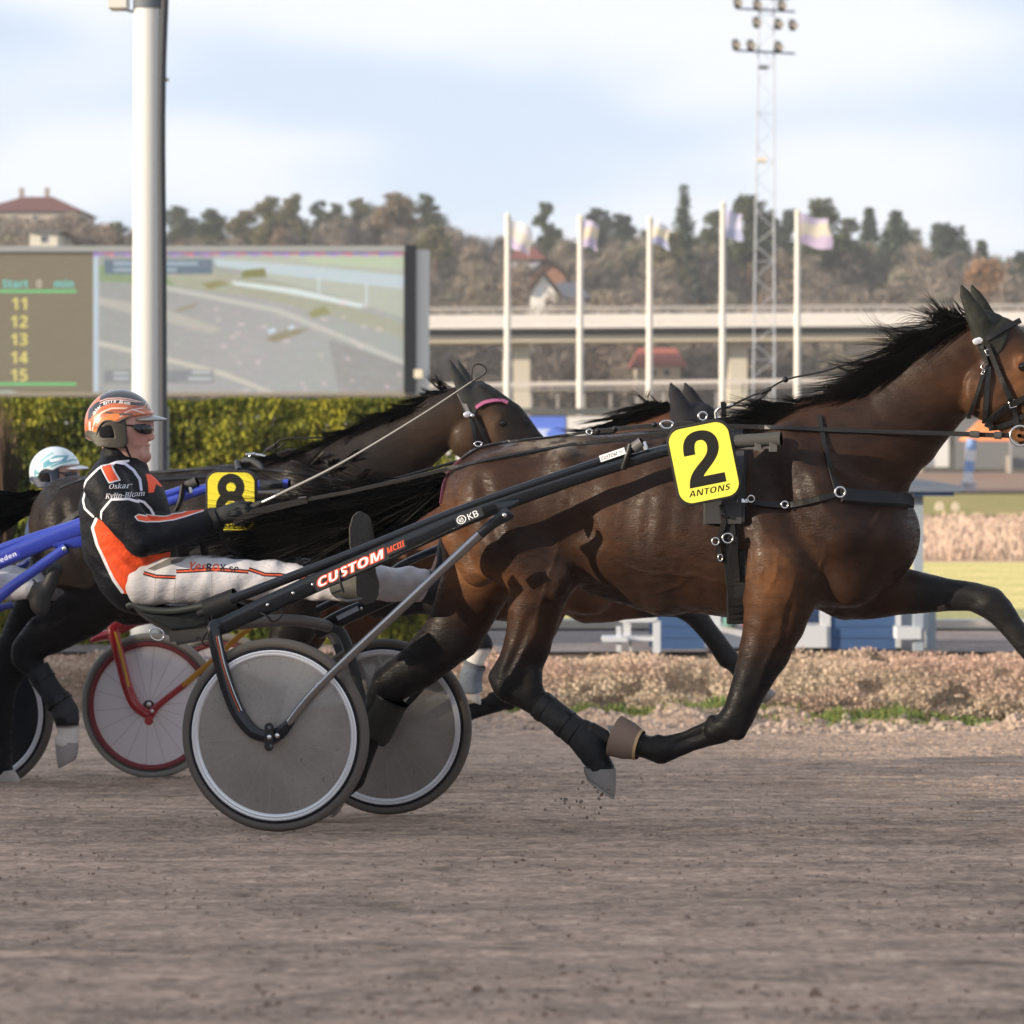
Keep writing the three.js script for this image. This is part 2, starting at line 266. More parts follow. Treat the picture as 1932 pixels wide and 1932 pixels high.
function gridSheet(x0, x1, d0, d1, nx, nd, hf, uvs) {
  const pos = [], uv = [], idx = [];
  for (let j = 0; j <= nd; j++) for (let i = 0; i <= nx; i++) { const x = lerp(x0, x1, i / nx), d = lerp(d0, d1, j / nd); pos.push(x, hf(x, d), -d); uv.push(x * uvs, d * uvs); }
  for (let j = 0; j < nd; j++) for (let i = 0; i < nx; i++) { const k = j * (nx + 1) + i, l = k + nx + 1; idx.push(k, k + 1, l, l, k + 1, l + 1); }
  const g = new THREE.BufferGeometry(); g.setAttribute('position', new THREE.Float32BufferAttribute(pos, 3)); g.setAttribute('uv', new THREE.Float32BufferAttribute(uv, 2)); g.setIndex(idx); g.computeVertexNormals(); return g;
}
single('dirt_track', gridSheet(-5.2, 5.2, 4.2, 26.6, 270, 640, trackH, 1 / 3.2), dirtM, 'banked brown dirt racing track with harrow streaks and a clodded edge', 'track', null, 'structure');
const groundTex = dataTex(512, (u, v) => { const k = 0.75 + 0.5 * (tnoise(u, v, 8, 8, 5, 2) - 0.5) + 0.3 * (tnoise(u, v, 60, 60, 2, 6) - 0.5); return [0.52 * k, 0.46 * k, 0.36 * k]; }, true);
single('ground', gridSheet(-900, 900, 26.3, 2600, 2, 2, () => -1.06, 1 / 7), mat(C(1, 1, 1), 0.95, { map: groundTex }), 'flat dull ground of the infield reaching to the horizon', 'ground', null, 'structure');
single('ground', [gridSheet(-120, -5.2, -60, 26.3, 2, 40, (x, d) => -0.072 * (d - 11.7) - 0.01, 1 / 3.2), gridSheet(5.2, 120, -60, 26.3, 2, 40, (x, d) => -0.072 * (d - 11.7) - 0.01, 1 / 3.2), gridSheet(-5.2, 5.2, -60, 4.2, 2, 20, (x, d) => -0.072 * (d - 11.7) - 0.01, 1 / 3.2)], dirtM, 'dirt of the track going on beyond the frame on both sides', 'ground', null, 'structure');
const YI = -1.03, dep = (py) => (CAMY - YI) * F / (py - HZ);
const sheet = (name, d0, d1, x, y, m, label, cat) => single(name, gridSheet(-x, x, d0, d1, 1, 1, () => y, 1 / 4), m, label, cat, null, 'structure');
const mottled = (c1, c2, cx, cy, z, n = 512) => dataTex(n, (u, v) => { const k = clamp((tnoise(u, v, cx, cy, 4, z) - 0.28) * 1.9, 0, 1), g = 0.88 + 0.24 * tnoise(u, v, 128, 128, 1, z + 5); return c1.map((a, i) => lerp(a, c2[i], k) * g); }, true);
sheet('path', dep(1230), dep(1190), 60, YI, mat(C(1, 1, 1), 0.9, { map: mottled([0.50, 0.47, 0.46], [0.58, 0.54, 0.52], 6, 20, 3) }), 'grey asphalt path beyond the low dry shrubs', 'path');
single('kerb', box(-60, 60, YI, YI + 0.1, -dep(1186) - 0.25, -dep(1186)), mat(C(0.62, 0.58, 0.52), 0.8), 'pale stone kerb between asphalt path and lawn', 'kerb', null, 'structure');
sheet('lawn', dep(1184), dep(1064), 80, YI + 0.03, mat(C(1, 1, 1), 0.95, { map: mottled([0.93, 0.85, 0.58], [0.78, 0.74, 0.44], 5, 24, 7) }), 'sunlit yellow green spring lawn in front of the reeds', 'lawn');
sheet('lawn', dep(975), dep(934), 90, YI + 0.03, mat(C(1, 1, 1), 0.95, { map: mottled([0.72, 0.62, 0.42], [0.48, 0.50, 0.24], 4, 18, 9) }), 'paler strip of lawn behind the reed bank', 'lawn');
sheet('far_track', dep(930), dep(892), 110, YI + 0.02, mat(C(1, 1, 1), 0.95, { map: mottled([0.56, 0.46, 0.40], [0.62, 0.52, 0.45], 6, 12, 4) }), 'brown dirt of the far side of the racing oval', 'track');

{ // loose clods lying on the harrowed surface
  const cg = new THREE.IcosahedronGeometry(0.5, 1), p = cg.attributes.position, L = []; for (let i = 0; i < p.count; i++) { const k = 0.75 + 0.6 * hash3(Math.round(p.getX(i) * 50), Math.round(p.getY(i) * 50), Math.round(p.getZ(i) * 50)); p.setXYZ(i, p.getX(i) * k, p.getY(i) * k, p.getZ(i) * k); } cg.computeVertexNormals();
  for (let i = 0; i < 5200; i++) { const d = 6 + 19.8 * Math.pow(rnd(), 1.4), x = rr(-0.19, 0.19) * d; if (fbm(x * 1.3, d * 1.1, 4, 3) < 0.42 && rnd() < 0.8) continue; const s = rr(0.004, 0.012) * (rnd() < 0.04 ? 1.7 : 1), b = rr(0.75, 1.1) * 0.36; L.push({ p: new V3(x, trackH(x, d) + s * 0.12, -d), e: [rr(0, 6), rr(0, 6), rr(0, 6)], s: [s * rr(0.9, 1.9), s * 0.7, s * rr(0.9, 1.6)], c: [b * 1.12, b * 0.84, b * 0.66] }); }
  for (let i = 0; i < 900; i++) { const d = rr(23.8, 26), x = rr(-4.6, 4.6), s = rr(0.03, 0.09), b = rr(0.8, 1.15) * 0.34; L.push({ p: new V3(x, trackH(x, d) - s * 0.1, -d), e: [rr(0, 6), rr(0, 6), rr(0, 6)], s: [s * rr(0.9, 1.8), s * 0.8, s], c: [b * 1.1, b * 0.86, b * 0.7] }); }
  for (let i = 0; i < 26; i++) { const q = P(1095 + (rnd() + rnd() - 1) * 75, 1512 + (rnd() + rnd() - 1) * 45, 11.9 + rr(-0.3, 0.3)), s = rr(0.004, 0.013); L.push({ p: q, e: [rr(0, 6), rr(0, 6), rr(0, 6)], s: [s * 1.4, s, s], c: [0.24, 0.19, 0.155] }); } // thrown up by the hoof
  const g = new THREE.Group(), im = instanced(cg, mat(C(1, 1, 1), 0.95), L, g, 'x'); scene.add(im); im.name = 'dirt_clods'; tag(im, 'loose clods of dirt scattered over the brown track', 'dirt', null, 'stuff');
}
// green verge and low dry shrubs along the inside of the track
const blade = (() => { const g = new THREE.BufferGeometry(); g.setAttribute('position', new THREE.Float32BufferAttribute([-0.5, 0, 0, 0.5, 0, 0, 0.18, 1, 0.25, -0.5, 0, 0, 0.18, 1, 0.25, -0.22, 0.95, 0.2], 3)); g.computeVertexNormals(); return g; })();
{
  const L = [];
  for (let i = 0; i < 15000; i++) { const x = rr(-5, 5), d = rr(x > 0.9 && rnd() < 0.4 ? 24.9 : 25.7, 26.7), e = fbm(x * 0.8, d * 1.5, 3, 3) + (x > 0.9 ? 0.14 : 0.0); if (e < 0.47) continue; const s = rr(0.03, 0.085); L.push({ p: new V3(x, Math.max(trackH(x, Math.min(d, 25.95)), -1.1) - 0.015, -d), e: [rr(-0.5, 0.5), rr(0, 6.28), rr(-0.5, 0.5)], s: [0.014, s, s], c: [rr(0.10, 0.19), rr(0.15, 0.22), rr(0.04, 0.07)] }); }
  const g = new THREE.Group(); scene.add(g); g.name = 'grass';
  const im = instanced(blade, mat(C(1, 1, 1), 0.9), L, g, 'blades'); scene.remove(g); scene.add(im); im.name = 'grass'; tag(im, 'green grass tufts along the clodded edge of the dirt track', 'grass', null, 'stuff');
}
const leafG = (() => { const g = new THREE.BufferGeometry(); const p = [-0.5, 0, 0, 0, -0.22, 0.12, 0.5, 0, 0, -0.5, 0, 0, 0.5, 0, 0, 0, 0.25, 0.1, 0.1, -0.5, 0, 0.3, 0, 0.25, 0, 0.5, -0.1]; g.setAttribute('position', new THREE.Float32BufferAttribute(p, 3)); g.computeVertexNormals(); return g; })();
{
  const L = [];
  for (let i = 0; i < 120000; i++) {
    const x = rr(-5.6, 5.6), f = rnd(), top = 0.455 + 0.09 * (fbm(x * 2.2, f * 3, 1, 3) - 0.5), d = 26.75 + f * 1.5, bump = fbm(x * 1.9, d * 2, 4, 3), front = f < 0.3 ? sstep(0, 0.3, f) * 0.5 + 0.5 : 1;
    const hh = Math.pow(rnd(), 0.7) * top * front * (0.75 + 0.5 * bump);
    if (fbm(x * 5, hh * 8, d, 2) < 0.36 && hh > 0.1) continue;
    const red = sstep(0.50, 0.62, fbm(x * 0.9, hh * 3 + 7, d * 0.7, 3)), tip = hh > top * 0.78 ? 0.7 : 0, m = clamp(red * 0.6 + tip * rnd(), 0, 1), b = rr(0.85, 1.12);
    L.push({ p: new V3(x, -1.05 + hh, -d), e: [rr(-1.2, 1.2), rr(0, 6.28), rr(-1.2, 1.2)], s: rr(0.016, 0.042), c: [lerp(0.66, 0.60, m) * b, lerp(0.54, 0.42, m) * b, lerp(0.405, 0.335, m) * b] });
  }
  const g = new THREE.Group(); scene.add(g); const im = instanced(leafG, mat(C(1, 1, 1), 0.9), L, g, 'x'); scene.remove(g); scene.add(im); im.name = 'dry_ground_cover'; tag(im, 'low strip of dry tan and pinkish shrubs beside the track', 'shrubs', null, 'stuff');
}
{ // reeds and dead stalks on the pond bank
  const L = [];
  for (let i = 0; i < 20000; i++) { const d = rr(54, 71), x = rr(1.5, 14), n = fbm(x * 0.7, d * 0.5, 2, 3); if (n < 0.38) continue; const b = rr(0.8, 1.15), pk = rnd() * 0.1; L.push({ p: new V3(x, -1.03, -d), e: [rr(-0.3, 0.3), rr(0, 6.28), rr(-0.3, 0.3)], s: [rr(0.02, 0.05), rr(0.1, 0.32) * (0.5 + n), 0.3], c: [0.62 * b, (0.50 - pk * 0.6) * b, (0.38 - pk * 0.2) * b] }); }
  const g = new THREE.Group(); const im = instanced(blade, mat(C(1, 1, 1), 0.9), L, g, 'x'); scene.add(im); im.name = 'reeds'; tag(im, 'pale dry reeds on the pond bank behind the lawn', 'reeds', null, 'stuff');
  sheet('pond_bank', dep(1062), dep(977), 85, YI + 0.012, mat(C(1, 1, 1), 0.95, { map: mottled([0.72, 0.60, 0.48], [0.82, 0.70, 0.60], 9, 40, 14) }), 'pale dry earth of the pond bank under the reeds', 'ground');
}
// clipped thuja hedge on the left
{
  const H = thing('thuja_hedge', 'tall clipped yellow green conifer hedge under the video screen', 'hedge');
  const y1 = 1.60, L = [], d0 = 35;
  const x0 = P(-160, 0, d0).x, x1 = P(858, 0, d0).x;
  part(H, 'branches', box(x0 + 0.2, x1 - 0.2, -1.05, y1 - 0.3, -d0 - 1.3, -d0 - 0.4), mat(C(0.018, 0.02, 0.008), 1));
  for (let i = 0; i < 46000; i++) {
    const x = rr(x0, x1), top = rnd() < 0.22, und = (fbm(x * 1.4, 3, 1, 3) - 0.5) * 0.34;
    let y = top ? y1 + rr(-0.12, 0.03) + und * 0.3 : rr(-1.05, y1), d = top ? d0 + rr(0.05, 1.5) : d0 + rr(0, 0.42) - (fbm(x * 2.6, y * 2.6, 6, 3) - 0.5) * 0.75;
    if (y > y1 - 0.25) d += 0.25 * sstep(y1 - 0.25, y1, y);
    const t = fbm(x * 1.5, y * 1.5, 9, 3), b = rr(0.55, 1.25), yl = clamp(0.28 + (t - 0.5) * 1.3 + rr(-0.15, 0.45), 0, 1);
    L.push({ p: new V3(x, y, -d), e: [rr(-0.9, 0.5), rr(-0.9, 0.9), rr(-0.6, 0.6) + 1.57], s: [rr(0.06, 0.13), rr(0.05, 0.09), 0.08], c: [lerp(0.075, 0.36, yl) * b, lerp(0.11, 0.33, yl) * b, lerp(0.02, 0.03, yl) * b] });
  }
  const im = instanced(leafG, mat(C(1, 1, 1), 0.85), L, H, 'foliage'); im.userData.kind = 'stuff';
}
{ // dry twiggy bush at the left edge, in front of the hedge
  const B = thing('dry_bush', 'leafless pinkish brown bush in front of the hedge at left edge', 'bush'), L = [], c = P(-6, 930, 33);
  for (let i = 0; i < 420; i++) { const a = rr(0, 6.28), p = c.clone().add(new V3(rr(-0.1, 0.1), -0.9, rr(-0.1, 0.1))), up = rr(0.6, 1.9), o = new V3(Math.cos(a) * rr(0, 0.32), up, Math.sin(a) * rr(0, 0.3)); L.push([p, p.clone().addScaledVector(o, 0.5).add(new V3(rr(-.05, .05), 0.05, 0)), p.clone().add(o)]); }
  part(B, 'twigs', hair(L, 0.011), mat(C(0.36, 0.25, 0.19), 0.9));
}
// ---------------------------------------------------------------- grandstand out of the frame to the left: its shadow lies over the near track
{
  const G = thing('grandstand', 'long grandstand left of the frame that shades the near track', 'grandstand');
  const cm = mat(C(0.42, 0.41, 0.40), 0.85), gm = mat(C(0.12, 0.14, 0.16), 0.2), rm = mat(C(0.25, 0.26, 0.28), 0.6);
  // roof edge: a straight eave whose shadow plane cuts the track about 0.7 m above the ground under the driver
  const Q = new V3(-1.5, 0.88, -12.2).addScaledVector(SUN, 62), top = Q.y; G.position.set(Q.x, 0, Q.z); G.rotation.y = Math.atan2(0.10, 0.217);
  part(G, 'roof', box(-14, 0, top - 0.5, top, -40, 62), rm);
  part(G, 'wall', box(-13.5, -0.6, -3.2, top - 0.5, -39, 61), cm);
  for (let k = 0; k < 6; k++) part(G, 'window', box(-0.6, -0.45, 2.5 + (k % 2) * 5, 5.6 + (k % 2) * 5, -37 + Math.floor(k / 2) * 33, -8 + Math.floor(k / 2) * 33), gm);
}
// ---------------------------------------------------------------- light pole behind the driver
{
  const d = 30, G = thing('lamp_pole', 'thick pale steel pole standing in front of the screen', 'lamp pole');
  const m = mat(C(0.66, 0.66, 0.63), 0.5), dk = mat(C(0.06, 0.065, 0.075), 0.6);
  const R = 33 * d / F, a = P(279, 1285, d), b = P(282.5, 18, d), c = P(283, -60, d);
  part(G, 'shaft', sweep([a, b], [R, 30 * d / F], [R, 30 * d / F], 1, 32), m);
  part(G, 'collar', sweep([b, c], 31.5 * d / F, 31.5 * d / F, 1, 24), mat(C(0.13, 0.15, 0.17), 0.6));
  part(G, 'cable_duct', sweep([P(309, 1260, d - 0.1), P(307, 560, d - 0.1), P(305, 200, d - 0.1), P(313, -60, d - 0.1)], 7.5 * d / F, 8 * d / F, 14, 8), dk);
  part(G, 'clamp', [boxPx(296, 315, 145, 150, d - 0.1, 0.2)], mat(C(0.7, 0.69, 0.66), 0.5));
  part(G, 'clamp', [boxPx(300, 316, 842, 848, d - 0.1, 0.2)], dk);
  part(G, 'junction_box', boxPx(302, 316, 768, 888, d - 0.05, 0.16), mat(C(0.2, 0.21, 0.22), 0.6));
  const lm = mat(C(0.78, 0.76, 0.68), 0.5);
  const ar = part(G, 'lamp_arm', sweep([P(262, 12, d), P(252, 22, d), P(226, 14, d)], 0.014, 0.014, 10, 6), mat(C(0.5, 0.55, 0.62), 0.4));
  const head = boxPx(204, 238, -40, 14, d - 0.1, 0.3); part(G, 'lamp_head', head, lm);
}
// ---------------------------------------------------------------- video screen and score board
{
  const d = 90, G = thing('video_screen', 'large outdoor video screen with score column behind the hedge', 'screen');
  const fr = mat(C(0.30, 0.32, 0.34), 0.6), dk = mat(C(0.03, 0.035, 0.05), 0.5), pale = mat(C(0.55, 0.58, 0.64), 0.5);
  part(G, 'casing', [boxPx(-300, 765, 474, 744, d + 0.05, 0.9)], mat(C(0.1, 0.1, 0.1), 0.6));
  part(G, 'top_rail', boxPx(-300, 770, 464, 475, d - 0.15, 1.2), fr);
  part(G, 'bottom_rail', boxPx(-300, 765, 740, 747, d - 0.1, 1.1), mat(C(0.28, 0.25, 0.21), 0.7));
  part(G, 'side_post', boxPx(764, 785, 462, 742, d - 0.2, 1.0), mat(C(0.012, 0.014, 0.022), 0.7));
  part(G, 'side_panel', boxPx(785, 808, 471, 745, d - 0.05, 1.1), pale);
  part(G, 'sign', boxPx(781, 797, 697, 713, d - 0.4, 0.1), mat(C(0.75, 0.68, 0.55), 0.7));
  for (let k = 0; k < 9; k++) part(G, 'leg', boxPx(-240 + k * 120, -226 + k * 120, 747, 815, d + 0.4, 0.3), fr);
  part(G, 'base_wall', boxPx(-300, 800, 757, 800, d + 0.8, 0.4), mat(C(0.58, 0.52, 0.44), 0.8));
  const picT = canvasTex(264, 119, (x, w, h) => { // a coarse, washed out picture; origin at photo 176,476
    x.setTransform(0.45, 0, 0, 0.45, -79.2, -214.2);
    x.fillStyle = '#a2a39c'; x.fillRect(170, 470, 600, 280);
    const g = x.createLinearGradient(300, 480, 700, 740); g.addColorStop(0, '#8f9293'); g.addColorStop(0.5, '#98999c'); g.addColorStop(1, '#959b9b'); x.fillStyle = g; x.fillRect(170, 470, 600, 280);
    const poly = (c, ...p) => { x.fillStyle = c; x.beginPath(); p.forEach((q, i) => i ? x.lineTo(q[0], q[1]) : x.moveTo(q[0], q[1])); x.closePath(); x.fill(); };
    poly('#a4aaa2', [400, 480], [764, 480], [764, 600], [640, 560], [520, 530], [420, 500]);
    poly('#979a8c', [310, 500], [430, 515], [560, 540], [690, 590], [764, 612], [764, 640], [640, 600], [480, 560], [320, 540]);
    poly('#adbcc6', [400, 488], [560, 500], [764, 520], [764, 545], [640, 532], [480, 512], [410, 502]);
    poly('#a9b6a0', [540, 482], [764, 484], [764, 508], [600, 498]);
    poly('#c3d0d4', [438, 530], [560, 545], [690, 575], [680, 581], [540, 553], [440, 537]);
    poly('#acaeac', [300, 545], [520, 590], [764, 690], [764, 680], [530, 582], [310, 538]);
    poly('#b3b2aa', [176, 640], [420, 700], [520, 740], [500, 740], [400, 704], [176, 650]);
    poly('#7d8f72', [186, 500], [300, 504], [330, 540], [186, 530]); poly('#a4a39f', [186, 560], [300, 580], [420, 620], [400, 630], [186, 575]); poly('#8a8b8c', [620, 640], [764, 690], [764, 742], [640, 742]); poly('#b7c3cc', [600, 520], [604, 520], [604, 560], [600, 556]); poly('#b7c3cc', [690, 532], [694, 533], [694, 580], [690, 576]); poly('#82825c', [380, 535], [420, 528], [432, 537], [395, 546]); poly('#75784e', [460, 510], [500, 506], [504, 522], [455, 524]); poly('#84865f', [580, 590], [612, 578], [625, 592], [590, 600]);
    poly('#84806a', [500, 640], [540, 622], [585, 620], [560, 632], [520, 646]); poly('#b5c8d8', [505, 624], [520, 618], [520, 626], [508, 630]); poly('#b5c8d8', [543, 618], [555, 612], [556, 620], [546, 623]); poly('#8b8678', [330, 585], [375, 570], [368, 580], [335, 590]);
    x.fillStyle = '#aab9c9'; x.fillRect(170, 470, 16, 280);
    for (let i = 0; i < 60; i++) { const px = 176 + i * 10; x.fillStyle = ['#a58ad0', '#b58fd6', '#cf86b4', '#d58aa0', '#9c8ed8'][i % 5]; x.fillRect(px, 476, 9, i % 3 ? 5 : 8); }
    x.fillStyle = '#5e6e7e'; x.fillRect(197, 490, 204, 27); x.fillStyle = '#8ea0b0'; x.fillRect(214, 494, 160, 7); x.fillRect(214, 506, 120, 6);
    x.fillStyle = '#7d8087'; x.fillRect(197, 698, 206, 25); x.fillStyle = '#aab0b6'; x.fillRect(214, 702, 30, 5); x.fillRect(362, 700, 36, 6); x.fillRect(356, 712, 44, 6); x.fillRect(214, 712, 30, 5);
    for (let i = 0; i < 2600; i++) { const a = rnd(); x.fillStyle = `rgba(${a < 0.33 ? '210,180,190' : a < 0.66 ? '150,190,150' : '150,160,190'},0.13)`; x.fillRect(rr(176, 764), rr(476, 742), rr(2, 14), rr(1, 4)); }
    for (let i = 0; i < 30; i++) { x.fillStyle = 'rgba(215,190,200,0.45)'; x.fillRect(rr(400, 760), rr(560, 740), rr(5, 12), rr(4, 8)); }
  });
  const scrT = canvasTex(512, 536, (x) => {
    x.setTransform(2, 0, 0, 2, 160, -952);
    x.fillStyle = '#7d7767'; x.fillRect(-90, 470, 300, 280);  // black board filled brown: sun and haze are put into the colour
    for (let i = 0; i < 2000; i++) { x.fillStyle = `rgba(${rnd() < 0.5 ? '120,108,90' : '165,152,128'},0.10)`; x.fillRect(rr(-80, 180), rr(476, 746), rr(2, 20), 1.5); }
    x.fillStyle = '#6fc483'; x.fillRect(-70, 546, 214, 5); x.fillRect(-70, 721, 214, 5);
    x.font = 'bold 21px sans-serif'; x.textBaseline = 'middle'; x.fillStyle = '#6fc6c4'; x.fillText('Start', 4, 534); x.fillText('min', 101, 534); x.fillStyle = '#bdb9ab'; x.fillText('0', 68, 534);
    x.font = 'bold 31px sans-serif'; x.fillStyle = '#d6cc7c'; for (let k = 0; k < 5; k++) x.fillText(String(11 + k), 19 + (k ? 0 : 2), 572 + k * 33.8);
    x.fillStyle = '#a8c2c0'; x.beginPath(); x.ellipse(12, 742, 26, 6, 0, 0, 7); x.fill();
  });
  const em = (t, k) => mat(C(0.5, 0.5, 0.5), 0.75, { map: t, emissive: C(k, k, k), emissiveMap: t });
  const flatPx = (x0, x1, y0, y1, dd) => { const a = P(x0, y1, dd), b = P(x1, y0, dd); return new THREE.PlaneGeometry(b.x - a.x, b.y - a.y).translate((a.x + b.x) / 2, (a.y + b.y) / 2, a.z); };
  part(G, 'display_panel', flatPx(176, 762, 476, 740, d - 0.02), em(picT, 0.46), 'display showing a blurred race picture');
  part(G, 'display_panel', flatPx(-80, 176, 477, 745, d - 0.02), em(scrT, 0.34), 'score display with sun and haze painted brown into its black, listing 11 to 15 in yellow');
}
// ---------------------------------------------------------------- flagpoles with flags
[[958, 412, 0, 'white flagpole with white and pink flag, nearest the screen'], [1095, 415, 1, 'white flagpole with a limp yellow and violet flag, second from the screen'], [1226, 418, 2, 'white flagpole with yellow and blue flag, middle one of five'], [1364, 390, 3, 'white flagpole with a blue flag beside the floodlight mast'], [1505, 405, 4, 'white flagpole with a large lilac and yellow flag, farthest from the screen']].forEach(([px, top, k, label]) => {
  const d = 150, G = thing('flagpole', label, 'flagpole', 'flagpoles in a row before the bridge'), pm = mat(C(0.74, 0.70, 0.64), 0.6), s = d / F;
  const lean = k * 1.5 - 3 + (k < 2 ? -6 : k < 3 ? -2 : 0);
  part(G, 'pole', sweep([P(px - lean * 0 - 1, 880, d), P(px, top, d)], [6.8 * s, 5 * s], [6.8 * s, 5 * s], 1, 10), pm);
  part(G, 'finial', ballAt(P(px, top - 4, d), 6 * s), mat(C(0.8, 0.75, 0.6), 0.4));
  const cols = [[[0.86, 0.82, 0.85], [0.9, 0.74, 0.55], [0.62, 0.42, 0.72]], [[0.62, 0.48, 0.80], [0.88, 0.66, 0.34], [0.48, 0.32, 0.66]], [[0.75, 0.75, 0.88], [0.92, 0.75, 0.42], [0.22, 0.24, 0.58]], [[0.42, 0.40, 0.74], [0.55, 0.53, 0.78], [0.18, 0.22, 0.56]], [[0.58, 0.42, 0.74], [0.90, 0.74, 0.46], [0.58, 0.36, 0.68]]][k];
  const W = [42, 30, 34, 34, 62][k], Hh = [54, 50, 44, 52, 58][k], nx = 14, ny = 10, pos = [], col = [], idx = [], y0 = top + [0, -2, -4, 6, -2][k];
  for (let j = 0; j <= ny; j++) for (let i = 0; i <= nx; i++) {
    const u = i / nx, v = j / ny, p = P(px + 5 + u * W * (0.92 + 0.08 * Math.sin(v * 5 + k)), y0 + v * Hh + u * [16, 10, 14, 8, 12][k] + Math.sin(u * 7 + k) * 2, d - 0.1 + Math.sin(u * 6 + v * 2 + k) * 0.07);
    pos.push(p.x, p.y, p.z); const w = v + (k === 0 ? -u * 0.25 : (u - 0.5) * 0.2), c = w < 0.22 ? cols[0] : w < 0.62 ? cols[1] : cols[2]; col.push(...c.map((q) => lerp(q, 0.92, 0.4)));
  }
  for (let j = 0; j < ny; j++) for (let i = 0; i < nx; i++) { const a = j * (nx + 1) + i, b = a + nx + 1; idx.push(a, b, a + 1, a + 1, b, b + 1); }
  const g = new THREE.BufferGeometry(); g.setAttribute('position', new THREE.Float32BufferAttribute(pos, 3)); g.setAttribute('color', new THREE.Float32BufferAttribute(col, 3)); g.setIndex(idx); g.computeVertexNormals();
  const o = shadow(new THREE.Mesh(g, mat(C(1, 1, 1), 0.9, { vertexColors: true, transmission: 0.4, thickness: 0, side: THREE.DoubleSide }))); o.name = 'flag'; G.add(o);
});
// ---------------------------------------------------------------- floodlight mast
{
  const d = 170, s = d / F, G = thing('floodlight_mast', 'tall lattice floodlight mast with lamps on two crossbars', 'mast');
  const m = mat(C(0.50, 0.53, 0.58), 0.5), dk = mat(C(0.10, 0.10, 0.10), 0.6), w = (y) => lerp(13.5, 21, (y + 60) / 900);
  const cx = (y) => 1446 - (y / 900) * 6, corner = (y, i) => { const a = P(cx(y) + (i & 1 ? 1 : -1) * w(y), y, d + (i & 2 ? 1 : -1) * w(y) * s); return a; };
  const leg = [], br = [];
  for (let i = 0; i < 4; i++) leg.push(rod(corner(865, i), corner(-60, i), 0.042, 6));
  for (let k = 0; k < 30; k++) { const y0 = 865 - k * 31, y1 = y0 - 31; for (const [a, b] of [[0, 1], [2, 3], [0, 2], [1, 3]]) { br.push(rod(corner(y0, k % 2 ? a : b), corner(y1, k % 2 ? b : a), 0.02, 4)); if (k % 3 === 0) br.push(rod(corner(y0, a), corner(y0, b), 0.02, 4)); } }
  part(G, 'leg', leg, m); part(G, 'brace', br, m);
  for (const [y, x0, x1] of [[19, 1390, 1500], [98, 1386, 1500]]) part(G, 'crossbar', rod(P(x0, y - 3, d - 0.6), P(x1, y + 3, d - 0.6), 0.06, 6), mat(C(0.16, 0.18, 0.22), 0.6));
  part(G, 'crossbar', rod(P(1395, -6, d - 0.6), P(1490, -2, d - 0.6), 0.05, 6), mat(C(0.16, 0.18, 0.22), 0.6));
  for (const [x, y] of [[1391, 4], [1428, 8], [1474, 9], [1427, 41], [1468, 44], [1495, 46], [1388, 83], [1416, 84], [1468, 87]]) {
    const L = part(G, 'floodlight', sweep([P(x - 3, y - 7, d - 0.9), P(x, y, d - 1), P(x + 1, y + 7, d - 1.15)], [0.16, 0.24, 0.2], [0.16, 0.26, 0.24], 4, 12), dk);
    part(L, 'lens', new THREE.CircleGeometry(0.17, 14).rotateX(0.5).translate(P(x + 1, y + 7, d).x, P(x, y + 8, d).y, -(d - 1.42)), mat(C(0.62, 0.55, 0.45), 0.3));
  }
  part(G, 'platform', boxPx(1430, 1446, 296, 305, d - 0.5, 0.8), mat(C(0.78, 0.70, 0.58), 0.6));
  part(G, 'platform', boxPx(1432, 1450, 124, 128, d - 0.5, 0.8), dk);
}
